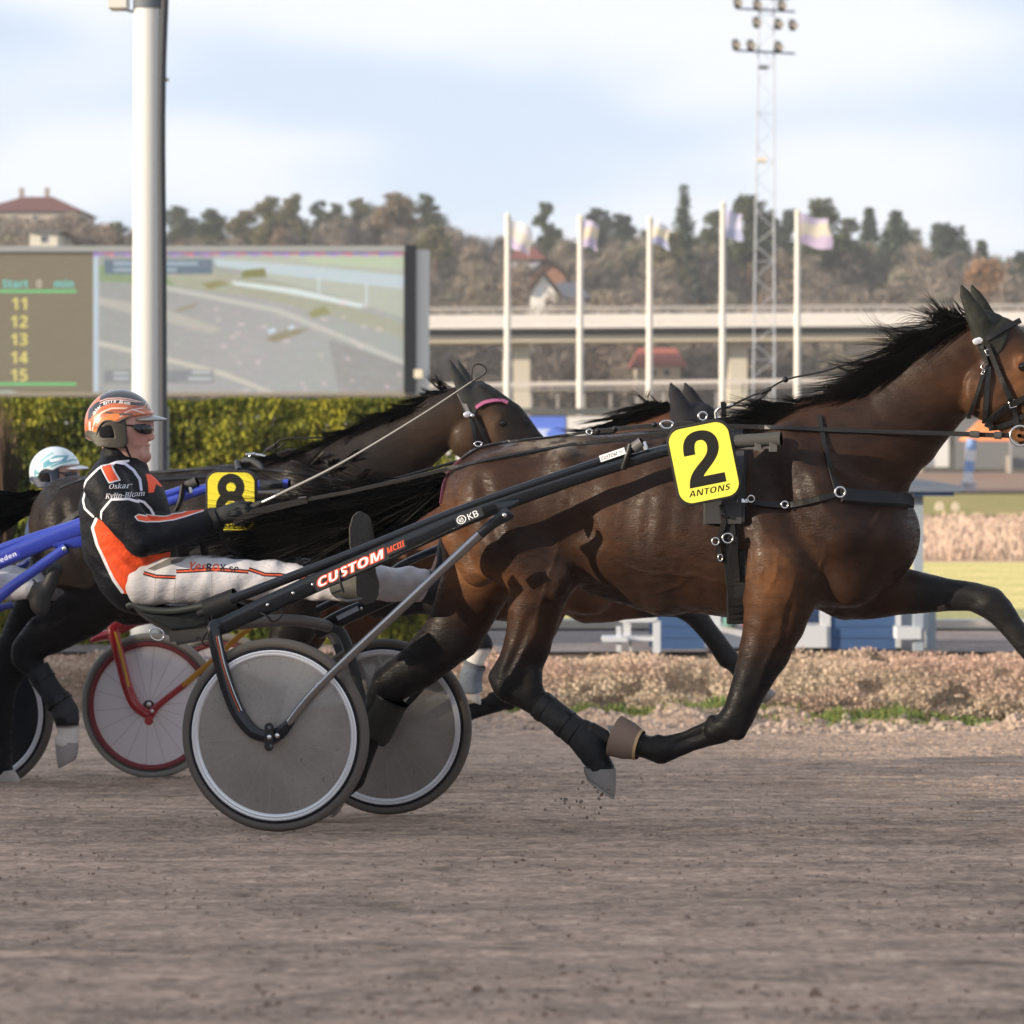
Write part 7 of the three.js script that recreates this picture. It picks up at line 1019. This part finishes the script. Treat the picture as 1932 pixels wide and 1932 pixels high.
    for (let i = 0; i < 3; i++) Gf.chain([X(452 - i * 2, 960 + i * 7.6, 0.030, 1.2), X(432, 966 + i * 4, 0.036, 0.8)], 0.004, -1);
    part(D, 'glove', Gf.mesh(T ? 0.006 : 0.0034), mat(C(0.028, 0.030, 0.031), 0.7, { bumpMap: clothBump, bumpScale: 0.003 }));
    part(D, 'cuff', cuffFlat(T, d0, [[392 + ox, 983 + oy, dz, 23], [405 + ox, 979 + oy, dz, 22.5], [411 + ox, 977 + oy, dz, 20]]), mat(C(0.02, 0.02, 0.022), 0.7));
  }
  // boots
  const bootM = mat(C(0.055, 0.054, 0.048), 0.6, { bumpMap: clothBump, bumpScale: 0.003 }), soleM = mat(C(0.075, 0.072, 0.066), 0.85, { bumpMap: dataTex(128, (u, v) => ((Math.floor(u * 16) + Math.floor(v * 16)) % 2 ? 0.2 : 0.8)), bumpScale: 0.004 });
  if (o.sole !== false) {
    const Bo = new Field(d0, T, true); Bo.chain([[684, 985, 0.34, 17, 16], [684, 1010, 0.335, 22, 20], [684, 1050, 0.325, 22, 24], [688, 1100, 0.31, 24, 24]], 0.012); Bo.chain([[645, 1106, 0.25, 25, 26], [690, 1106, 0.31, 25, 24]], 0.02);
    part(D, 'boot', Bo.mesh(0.006), bootM);
    const So = new Field(d0, T, true), outl = [[690, 959], [700, 966], [707, 980], [710, 1005], [708, 1030], [704, 1052], [701, 1072], [708, 1082], [720, 1092], [722, 1112], [714, 1126], [698, 1130], [684, 1124], [680, 1108], [680, 1080], [676, 1050], [669, 1020], [668, 990], [674, 968], [682, 960]].map((p) => toW(...p)), zc = -d0 + 0.375;
    So.fn((x, y, z) => { const yy = (y - toW(0, 1040)[1]), zz = zc - yy * 0.10 + (x - toW(690, 0)[0]) * -0.55; return Math.max(sdPoly(outl, x, y), Math.abs(z - zz) * 0.85 - 0.010); }, [toW(660, 0)[0], toW(0, 1135)[1], zc - 0.09], [toW(728, 0)[0], toW(0, 952)[1], zc + 0.09], 0.004);
    part(D, 'boot_sole', So.mesh(0.004, { uv: (x, y) => [x * 14, y * 14] }), soleM);
  } else { const Bo = new Field(d0, T, true); Bo.chain([[650, 1108, 0.24, 25, 25], [668, 1116, 0.25, 24, 24], [672, 1150, 0.25, 20, 22]], 0.02); Bo.chain([[668, 1140, 0.25, 22, 20], [690, 1100, 0.26, 18, 18], [706, 1060, 0.26, 16, 18]], 0.02); part(D, 'boot', Bo.mesh(0.008), mat(C(0.03, 0.03, 0.03), 0.55)); }
  { const Bo = new Field(d0, T, true); Bo.chain([[796, 1106, -0.18, 29, 26], [820, 1112, -0.18, 30, 26]], 0.02); Bo.chain([[826, 1118, -0.18, 24, 22], [842, 1060, -0.17, 22, 22], [846, 1010, -0.16, 16, 20]], 0.02); part(D, 'boot', Bo.mesh(0.007), mat(C(0.028, 0.028, 0.03), 0.55)); }
  return D;
}
driver({ d0: 12.40, label: 'person in black and orange racing suit and painted orange helmet, seated holding reins and whip', helmetMap: helmetTex, jacket: mat(C(1, 1, 1), 0.62, { map: jacketTex, bumpMap: clothBump, bumpScale: 0.004 }), trousers: mat(C(1, 1, 1), 0.7, { map: trouserTex, bumpMap: clothBump, bumpScale: 0.004 }) });
driver({ d0: 16.8, T: { x: 104, y: 891, s: 0.725, rx: 226.5, ry: 802 }, label: 'person in pale teal and white helmet behind the black horse, only the head showing', helmetMap: helmetTex3, guard: C(0.02, 0.03, 0.06), peak: mat(C(0.66, 0.66, 0.70), 0.3), jacket: mat(C(0.03, 0.05, 0.11), 0.7), trousers: mat(C(0.5, 0.5, 0.52), 0.7), sole: false, skin: [0.5, 0.27, 0.2] });
driver({ d0: 15.3, T: { x: 52, y: 1112, s: 0.80, rx: 640, ry: 1108 }, label: 'person on the blue sulky, only a grey trouser leg and black boot in view', helmetMap: helmetTex3, jacket: mat(C(0.04, 0.06, 0.2), 0.7), trousers: mat(C(0.60, 0.59, 0.62), 0.72, { bumpMap: clothBump, bumpScale: 0.004 }), sole: false, noGlasses: true });
// ---------------------------------------------------------------- number plates
function numberPlate(name, label, cx, cy, w, h, rot, d, draw, face) {
  const G = thing(name, label, 'number plate'), s = (d - shear(cx)) / F; G.position.copy(R(cx, cy, d)); G.rotation.order = 'YXZ'; G.rotation.set(0.02, rot[1] ?? -0.12, rot[0]);
  const rrect = (W, H, r) => { const q = new THREE.Shape(); q.moveTo(-W / 2 + r, -H / 2); q.lineTo(W / 2 - r, -H / 2); q.absarc(W / 2 - r, -H / 2 + r, r, -Math.PI / 2, 0); q.lineTo(W / 2, H / 2 - r); q.absarc(W / 2 - r, H / 2 - r, r, 0, Math.PI / 2); q.lineTo(-W / 2 + r, H / 2); q.absarc(-W / 2 + r, H / 2 - r, r, Math.PI / 2, Math.PI); q.lineTo(-W / 2, -H / 2 + r); q.absarc(-W / 2 + r, -H / 2 + r, r, Math.PI, Math.PI * 1.5); return q; };
  const r = 27 * w / 118;
  part(G, 'rim', new THREE.ExtrudeGeometry(rrect(w, h, r), { depth: 6, bevelEnabled: true, bevelSize: 1.5, bevelThickness: 1.5, curveSegments: 12 }).scale(s, s, s).translate(0, 0, -9 * s), mat(C(0.018, 0.018, 0.016), 0.5));
  const fg = new THREE.ExtrudeGeometry(rrect(w - 7, h - 7, r - 3), { depth: 1.2, bevelEnabled: true, bevelSize: 0.4, bevelThickness: 0.4, curveSegments: 12 }).scale(s, s, s).translate(0, 0, -1.4 * s), p = fg.attributes.position, uv = fg.attributes.uv; for (let i = 0; i < p.count; i++) uv.setXY(i, p.getX(i) / (w * s) + 0.5, p.getY(i) / (h * s) + 0.5);
  part(G, 'face', fg, mat(C(1, 1, 1), 0.42, { map: canvasTex(w * 5, h * 5, (x, W, H) => { x.scale(5, 5); x.fillStyle = face; x.fillRect(0, 0, w, h); draw(x, w, h); }) }));
  return G;
}
numberPlate('number_plate', 'yellow plate with black number 2 above small lettering, on the near horse', 1328, 873, 121, 148, [0.20], 11.87, (x, w, h) => {
  x.fillStyle = '#1d1b16'; x.textAlign = 'center';
  // the figure 2, drawn bold and narrow
  x.beginPath(); const pt = (a, b) => [25 + a * 0.72, 14 + b * 0.72]; x.moveTo(...pt(2, 58)); x.bezierCurveTo(...pt(0, 14), ...pt(22, -2), ...pt(50, -2)); x.bezierCurveTo(...pt(82, -2), ...pt(98, 18), ...pt(97, 42)); x.bezierCurveTo(...pt(96, 66), ...pt(80, 82), ...pt(62, 98)); x.bezierCurveTo(...pt(52, 107), ...pt(46, 112), ...pt(42, 118)); x.lineTo(...pt(98, 118)); x.lineTo(...pt(98, 143)); x.lineTo(...pt(0, 143)); x.bezierCurveTo(...pt(2, 118), ...pt(14, 102), ...pt(34, 86)); x.bezierCurveTo(...pt(54, 70), ...pt(66, 60), ...pt(66, 42)); x.bezierCurveTo(...pt(66, 30), ...pt(60, 23), ...pt(49, 23)); x.bezierCurveTo(...pt(38, 23), ...pt(32, 32), ...pt(32, 58)); x.closePath(); x.fill();
  x.save(); x.translate(w / 2 - 1, h - 15); x.scale(1.22, 1); x.font = 'italic bold 16px sans-serif'; x.fillText('ANTONS', 0, 0); x.restore(); x.fillStyle = '#e8622a'; x.fillRect(w / 2 + 10, h - 27, 1.6, 1.8);
  for (let i = 0; i < 26; i++) { x.strokeStyle = 'rgba(120,110,90,0.35)'; x.lineWidth = 0.5; const a = rr(20, 100), b = rr(40, 120); x.beginPath(); x.moveTo(a, b); x.lineTo(a + rr(-9, 9), b + rr(-4, 4)); x.stroke(); }
}, '#f3e955');
numberPlate('number_plate', 'yellow plate with black number 8, on the black horse behind the driver', 436, 946, 96, 115, [0.0], 14.5, (x, w, h) => {
  x.fillStyle = '#1b1a17'; x.strokeStyle = '#1b1a17'; x.lineWidth = 17; x.beginPath(); x.ellipse(w / 2, 31, 17.5, 17.5, 0, 0, 7); x.stroke(); x.lineWidth = 18; x.beginPath(); x.ellipse(w / 2, 66, 20, 19, 0, 0, 7); x.stroke(); x.font = 'italic bold 12px sans-serif'; x.textAlign = 'center'; x.save(); x.translate(w / 2, h - 10); x.scale(1.2, 1); x.fillText('ANTONS', 0, 0); x.restore();
}, '#dccf38');
// ---------------------------------------------------------------- harness of horse 2
{
  const G = thing('harness', 'black leather race harness with breast collar and girth on horse 2', 'harness'), S = (pts, w, t = 0.005, o = 0.004, m = leather, n = 'strap') => part(G, n, strapOn(f2, pts, w, t, o), m);
  S([[1364, 795], [1372, 860], [1366, 930], [1366, 988]], 74, 0.018, 0.006, mat(C(0.03, 0.03, 0.031), 0.5), 'saddle_pad'); S([[1388, 800], [1396, 900], [1396, 985]], 22, 0.014, 0.012, leather, 'saddle_flap');
  S([[1364, 758], [1366, 790]], 9, 0.01, 0.004);
  S([[1372, 930], [1374, 990], [1380, 1060], [1388, 1130], [1393, 1172]], [26, 30], 0.006, 0.012, webbing, 'girth'); S([[1385, 1040], [1392, 1100], [1394, 1176]], 44, 0.008, 0.010, webbing, 'girth');
  S([[1361, 952], [1366, 985], [1356, 1020], [1358, 1060]], 11, 0.006, 0.022); S([[1386, 1010], [1384, 1040], [1390, 1095]], 17, 0.006, 0.024);
  const H = (x, y, o = 0.02) => { const h = f2.hit(x, y); return h ? h.p.clone().addScaledVector(h.n, o) : R(x, y, D2 - 0.3); };
  const ring = (x, y, r, t = 0.0035, o = 0.02, sx = 1) => { const p = H(x, y, o); return new THREE.TorusGeometry(r, t, 8, 22).scale(sx, 1, 1).translate(p.x, p.y, p.z); };
  part(G, 'ring', ring(1354, 1018, 0.013, 0.003, 0.04), steel); part(G, 'buckle', [ring(1375, 1012, 0.017, 0.003, 0.045, 1.1), ring(1362, 1046, 0.012, 0.0025, 0.04, 0.7)], steel); part(G, 'strap_keeper', S([[1360, 972], [1376, 976]], 6, 0.01, 0.03, mat(C(0.25, 0.02, 0.03), 0.7), 'tag').geometry, leather);
  S([[1391, 944], [1412, 946]], 8, 0.006, 0.02, steel, 'clip'); S([[1410, 946], [1460, 953], [1500, 951], [1545, 941], [1576, 933]], 11, 0.005, 0.012, leather, 'tug'); part(G, 'ring', ring(1421, 948, 0.012, 0.003, 0.03), steel); part(G, 'buckle', ring(1487, 952, 0.012, 0.003, 0.03), steel);
  part(G, 'ring', ring(1580, 932, 0.018, 0.004, 0.024), steel);
  S([[1586, 934], [1640, 940], [1690, 944], [1724, 944]], 27, 0.016, 0.008, mat(C(0.026, 0.027, 0.029), 0.7, { bumpMap: hairBump, bumpScale: 0.004 }), 'breast_collar'); S([[1546, 784], [1556, 840], [1568, 890], [1579, 928]], 8.5, 0.005, 0.006);
  S([[1366, 800], [1300, 798], [1200, 804], [1110, 815], [1040, 826], [960, 834], [905, 846], [872, 866]], 5.5, 0.006, 0.004); S([[1366, 800], [1300, 803], [1200, 808], [1112, 818]], 5, 0.006, 0.006); S([[872, 866], [852, 884], [838, 912], [832, 950]], 6, 0.006, 0.006, mat(C(0.1, 0.03, 0.05), 0.7), 'crupper');
  part(G, 'buckle', [ring(1258, 801, 0.014, 0.003, 0.02, 1.6), ring(1112, 815, 0.010, 0.003, 0.018), ring(905, 845, 0.009, 0.0025, 0.016, 1.5)], steel);
  part(G, 'strap_keeper', [[1235, 801], [1160, 809], [1128, 813]].map(([x, y]) => ballAt(H(x, y, 0.008), 0.011, 8, 6)), leather);
  // hook and ring terret on top of the saddle
  part(G, 'hook', [rod(R(1352, 800, D2), R(1350, 776, D2), 0.007), sweep([R(1350, 778, D2), R(1358, 770, D2), R(1374, 768, D2), R(1386, 762, D2)], 0.006, 0.006, 12, 6), new THREE.TorusGeometry(0.016, 0.004, 8, 18).translate(R(1340, 786, D2).x, R(1340, 786, D2).y, -D2)], steel);
  part(G, 'saddle_point', [tubePx([[1364, 800, 0.02], [1366, 760, 0.02]], D2, 5, 3, 1)], leather);
  const oc = thing('check_rein', 'thin overcheck rein from the saddle hook up into the mane of horse 2', 'rein');
  part(oc, 'cord', [tubePx([[1384, 763, 0.02], [1420, 746, 0.02], [1444, 738, 0.02], [1484, 716, 0.02], [1567, 697, 0.02], [1660, 664, 0.02], [1740, 628, 0.02], [1824, 600, 0.02]], D2, 1.7, 1.7, 50, { sides: 6 }), tubePx([[1384, 765, 0.03], [1410, 764, 0.03], [1440, 748, 0.03], [1452, 735, 0.02]], D2, 1.6, 1.6, 20, { sides: 6 })], leather); part(oc, 'clip', [tubePx([[1436, 742, 0.02], [1454, 733, 0.02]], D2, 4, 4, 1), ballAt(R(1482, 716, D2 - 0.02), 0.012, 8, 6)], leather);
}
// bridle of horse 2
{
  const hood = thing('ear_hood', 'dark padded ear hood with two upright ears on horse 2', 'ear hood'), g = new Field(D2);
  for (const [dx, z] of [[0, 0.075], [20, -0.07]]) { g.chain([[1814 + dx, 540, z, 3.2, 3], [1821 + dx, 556, z, 10, 8], [1834 + dx, 584, z, 18, 13], [1850 + dx * 0.8, 612, z, 22, 16], [1862 + dx * 0.5, 640, z * 0.95, 22, 15]], 0.010); if (z > 0) g.chain([[1822, 556, z + 0.026, 3, 3], [1836, 590, z + 0.040, 5, 4], [1848, 615, z + 0.042, 4, 3]], 0.012, -1); }
  g.chain([[1850, 632, 0, 48, 43], [1884, 648, 0, 54, 45], [1898, 660, 0, 50, 44]], 0.02); 
  const cut = [[1826, 590], [1880, 582], [1908, 612], [1900, 640], [1878, 676], [1862, 684], [1850, 668], [1838, 640], [1824, 604], [1808, 530], [1846, 530], [1878, 580]].map((p) => { const q = R(...p, D2 - 0.08); return [q.x, q.y]; });
  const keep = [[1800, 525], [1850, 525], [1885, 580], [1912, 612], [1898, 648], [1880, 676], [1862, 682], [1848, 664], [1836, 634], [1824, 600]].map((p) => { const q = R(...p, D2 - 0.08); return [q.x, q.y]; });
  g.fn((x, y, z) => -sdPoly(keep, x, y), [R(1780, 0, D2).x - 0.1, R(1860, 760, D2).y, -D2 + 0.3], [R(1960, 0, D2).x + 0.1, R(1860, 480, D2).y, -D2 + 1.3], 0.004, -1);
  part(hood, 'cloth', g.mesh(0.0045, { disp: (x, y, z) => (fbm(x * 30, y * 24, z * 30, 3) - 0.5) * 0.006 }), mat(C(0.020, 0.021, 0.017), 0.72, { bumpMap: clothBump, bumpScale: 0.003 }));
  const B = thing('bridle', 'black leather bridle with steel buckles and bit ring on the head of horse 2', 'bridle'), S = (pts, w, t = 0.004, o = 0.004, m = leather, n = 'strap') => part(B, n, strapOn(f2, pts, w, t, o, 6), m);
  S([[1861, 641], [1888, 624], [1912, 611], [1926, 604]], 10, 0.006, 0.012, leather, 'browband');
  S([[1852, 652], [1858, 672], [1863, 690]], 9, 0.005, 0.012); S([[1862, 690], [1852, 716], [1842, 750], [1829, 782], [1828, 790]], 7.5, 0.005, 0.006, leather, 'throat_latch'); S([[1866, 692], [1862, 740], [1858, 798]], 11, 0.004, 0.005, leather, 'cheek_strap');
  S([[1863, 650], [1872, 672], [1880, 692], [1895, 725], [1907, 756]], 10, 0.006, 0.010, leather, 'cheek_strap'); S([[1910, 764], [1916, 786], [1922, 810]], 10, 0.006, 0.010, leather, 'cheek_strap');
  S([[1862, 806], [1868, 794], [1882, 780], [1906, 764], [1934, 751], [1960, 740]], 11, 0.007, 0.008, leather, 'noseband'); S([[1866, 808], [1884, 806], [1912, 796], [1940, 780]], 10, 0.005, 0.006, leather, 'noseband');
  const H = (x, y, o) => { const h = f2.hit(x, y); return h ? h.p.clone().addScaledVector(h.n, o) : R(x, y, D2 - 0.1); };
  const bk = (x, y, r, rot = 0, sx = 0.7) => { const p = H(x, y, 0.014); return new THREE.TorusGeometry(r, 0.0026, 6, 4, Math.PI * 2).rotateZ(0.785).scale(sx, 1, 1).rotateZ(rot).translate(p.x, p.y, p.z); };
  part(B, 'buckle', [bk(1867, 664, 0.014, 0.4, 1), bk(1857, 692, 0.016, -0.5, 0.5), bk(1855, 704, 0.012, -0.4, 0.5), bk(1909, 760, 0.018, 0.25, 0.9)], steel);
  { const p = H(1851, 644, 0.02), o = part(B, 'badge', new THREE.CapsuleGeometry(0.012, 0.022, 4, 14).rotateZ(1.57).scale(1, 1, 0.35), new THREE.MeshPhysicalMaterial({ color: C(0.75, 0.76, 0.8), roughness: 0.25, metalness: 0.4 })); o.position.copy(p); o.rotation.z = 0.28; const t = part(o, 'lettering', new THREE.PlaneGeometry(0.024, 0.010), mat(C(1, 1, 1), 0.4, { map: canvasTex(96, 40, (x) => { x.fillStyle = '#c6c9d2'; x.fillRect(0, 0, 96, 40); x.fillStyle = '#34363c'; x.font = 'bold 13px sans-serif'; x.fillText('RACING', 20, 18); x.fillText('TACK', 28, 33); }) })); t.position.z = 0.0046; }
  const bp = R(1923, 822, D2 - 0.09); part(B, 'bit_ring', new THREE.TorusGeometry(0.035, 0.0042, 10, 36).translate(bp.x, bp.y, bp.z + 0.015), steel); part(B, 'bit', rod(bp.clone(), bp.clone().add(new V3(0.01, 0.005, -0.16)), 0.007), steel);
}
// reins of the near driver
{
  const R = thing('reins', 'long black driving reins from the gloved hand along horse 2 to its bit', 'reins'), d0 = D2;
  part(R, 'rein', [strapOn(f2, [[452, 972], [486, 962], [560, 946], [654, 929], [760, 905], [847, 884], [960, 860], [1091, 837], [1180, 826], [1257, 816]], 7.5, 0.004, 0.012, 12, [0.14, 0.14]), strapOn(f2, [[1250, 816], [1383, 805], [1470, 807], [1563, 811], [1670, 814], [1769, 817], [1840, 820], [1908, 822]], 8.5, 0.004, 0.012, 12, [0.2, 0.10])], leather);
  part(R, 'rein', tubePx([[458, 972, -0.02], [560, 952, -0.06], [700, 916, -0.1], [900, 862, -0.2], [1100, 828, -0.26], [1350, 800, -0.24]], d0, 3, 1.5, 30, { sides: 6 }), leather); part(R, 'hand_hold', [tubePx([[440, 984, 0.16], [476, 970, 0.16], [530, 955, 0.15], [580, 943, 0.145]], d0, 6, 1.4, 20, { rect: true, sides: 4 })], leather);
  part(R, 'loop', tubePx([[420, 990, 0.1], [417, 1008, 0.1], [428, 1032, 0.09], [448, 1046, 0.08], [476, 1058, 0.05]], d0, 4, 1.5, 24, { sides: 6 }), leather); part(R, 'buckle', [tubePx([[563, 940, 0.15], [579, 938, 0.15]], d0, 2, 3, 1), tubePx([[1876, 821, 0.13], [1890, 822, 0.13]], d0, 6.5, 3, 1), tubePx([[1830, 819, 0.14], [1848, 820, 0.14]], d0, 6, 2.5, 1)], mat(C(0.05, 0.05, 0.052), 0.35));
  const Wp = thing('driving_whip', 'slender driving whip with looped tip raised from the gloved hand', 'whip');
  part(Wp, 'handle', tubePx([[466, 963, 0.12], [482, 954, 0.12], [494, 948, 0.12]], d0, [5.5, 6.5, 5], [5.5, 6.5, 5], 8), mat(C(0.03, 0.03, 0.032), 0.6)); part(Wp, 'ferrule', tubePx([[492, 949, 0.12], [522, 935, 0.125]], d0, [3, 2.6], [3, 2.6], 1), new THREE.MeshPhysicalMaterial({ color: C(0.8, 0.8, 0.78), metalness: 0.8, roughness: 0.3 }));
  part(Wp, 'shaft', tubePx([[520, 936, 0.125], [640, 876, 0.14], [790, 786, 0.16], [896, 716, 0.17]], d0, [3.2, 2.6, 1.9, 1.4], [3.2, 2.6, 1.9, 1.4], 24, { sides: 8 }), mat(C(0.20, 0.20, 0.195), 0.45));
  part(Wp, 'lash', tubePx([[890, 720, 0.17], [905, 712, 0.17], [916, 703, 0.17], [916, 694, 0.17], [908, 688, 0.17], [899, 687, 0.17], [892, 693, 0.17], [890, 706, 0.17], [889, 716, 0.17]], d0, 1.5, 1.5, 40, { sides: 6 }), leather);
}
// ---------------------------------------------------------------- harness and bridle of horse 8
{
  const G = thing('harness', 'black race harness with grey saddle on the black horse', 'harness'), u = (a) => a.map(([x, y]) => un8(x, y)), S = (pts, w, t = 0.004, o = 0.004, m = leather, n = 'strap') => part(G, n, strapOn(f8, u(pts), w / T8.s, t, o), m);
  const gm = mat(C(0.045, 0.047, 0.052), 0.6);
  part(G, 'saddle', [tubePx([[450, 880, 0.03], [466, 868, 0.05], [488, 876, 0.08], [498, 890, 0.13]], D8, [5, 7, 7, 4], [8, 12, 10, 6], 16), tubePx([[448, 874, 0.05], [450, 884, 0.14], [452, 890, 0.2]], D8, 6, 8, 8)], gm); part(G, 'hook', [tubePx([[470, 866, 0.04], [476, 858, 0.04], [502, 861, 0.04]], D8, 3, 3, 10), tubePx([[464, 858, 0.04], [482, 856, 0.04]], D8, 2.5, 4, 1)], steel);
  S([[448, 886], [380, 886], [320, 891], [250, 890], [156, 906], [112, 922]], 5); S([[448, 892], [384, 900], [300, 905]], 8); S([[470, 884], [560, 892], [640, 906], [720, 912], [860, 905]], 5, 0.004, 0.008); S([[616, 868], [624, 905], [634, 930]], 6); 
  S([[0, 1055], [56, 1030], [100, 1002], [148, 968], [200, 950], [300, 930]], 11, 0.005, 0.01, mat(C(0.05, 0.05, 0.052), 0.6), 'rein');
  part(G, 'check_rein', [tubePx([[490, 862, 0.03], [505, 848, 0.03], [520, 838, 0.03], [538, 828, 0.03], [600, 826, 0.03], [660, 820, 0.03]], D8, 1.7, 1.7, 30, { sides: 6 }), tubePx([[505, 850, 0.04], [524, 846, 0.04], [536, 836, 0.04]], D8, 1.7, 1.7, 12, { sides: 6 }), tubePx([[503, 850, 0.035], [520, 840, 0.035]], D8, 4.5, 3, 1)], leather);
  S([[364, 1010], [372, 1060], [380, 1130], [384, 1170]], 26, 0.006, 0.01, webbing, 'girth'); 
  const B = thing('bridle', 'bridle with pink glitter browband and silver badge on the black horse', 'bridle'), Q = (pts, w, t = 0.004, o = 0.005, m = leather, n = 'strap') => part(B, n, strapOn(f8, u(pts), w / T8.s, t, o, 5 / T8.s), m);
  Q([[898, 769], [912, 760], [930, 756], [948, 756], [958, 760]], 7, 0.006, 0.012, mat(C(0.42, 0.12, 0.24), 0.35), 'browband'); Q([[866, 742], [876, 762], [886, 782]], 9, 0.004, 0.01, mat(C(0.13, 0.13, 0.14), 0.5), 'crown_strap');
  Q([[886, 786], [893, 806], [900, 850], [904, 870]], 8, 0.004, 0.006, leather, 'cheek_strap'); Q([[894, 784], [908, 812], [922, 842], [930, 856]], 9, 0.005, 0.010, leather, 'cheek_strap');
  Q([[905, 725], [926, 737], [946, 752]], 5, 0.004, 0.03, leather, 'head_strap'); 
  { const h = f8.hit(...un8(884, 780)), p = h ? h.p.clone().addScaledVector(h.n, 0.016) : R(884, 780, D8 - 0.1); part(B, 'badge', new THREE.SphereGeometry(0.02, 16, 10).scale(1, 0.75, 0.3).rotateZ(0.3).translate(p.x, p.y, p.z), new THREE.MeshPhysicalMaterial({ color: C(0.6, 0.6, 0.66), roughness: 0.3, metalness: 0.5 })); const b = f8.hit(...un8(893, 783)); if (b) part(B, 'buckle', ballAt(b.p.clone().addScaledVector(b.n, 0.01), 0.012, 8, 6), steel); }
  const hood = thing('ear_hood', 'black ear hood on the black horse beside the whip loop', 'ear hood'), g = new Field(D8, T8);
  for (const [dx, z] of [[0, 0.07], [15, -0.07]]) g.chain([U(849 + dx, 681, z, 2.5, 2.5), U(854 + dx, 696, z, 8, 7), U(863 + dx, 716, z, 13, 10), U(874 + dx, 736, z, 15, 11), U(882 + dx * 0.5, 752, z, 15, 11)], 0.01);
  g.chain([U(874, 765, 0, 38, 33), U(905, 762, 0, 44, 35), U(918, 770, 0, 42, 35)], 0.02);
  const keep = [[836, 672], [880, 672], [914, 722], [934, 738], [948, 752], [930, 755], [908, 762], [898, 780], [893, 810], [884, 800], [876, 780], [866, 748], [858, 726]].map((p) => { const q = R(...p, D8 - 0.07); return [q.x, q.y]; });
  g.fn((x, y, z) => -sdPoly(keep, x, y), [R(800, 0, D8).x, R(900, 860, D8).y, -D8 - 0.1], [R(1000, 0, D8).x, R(900, 650, D8).y, -D8 + 0.5], 0.004, -1);
  part(hood, 'cloth', g.mesh(0.0055, { disp: (x, y, z) => (fbm(x * 26, y * 22, z * 26, 3) - 0.5) * 0.005 }), mat(C(0.026, 0.027, 0.028), 0.7));
}
renderer.render(scene, camera);
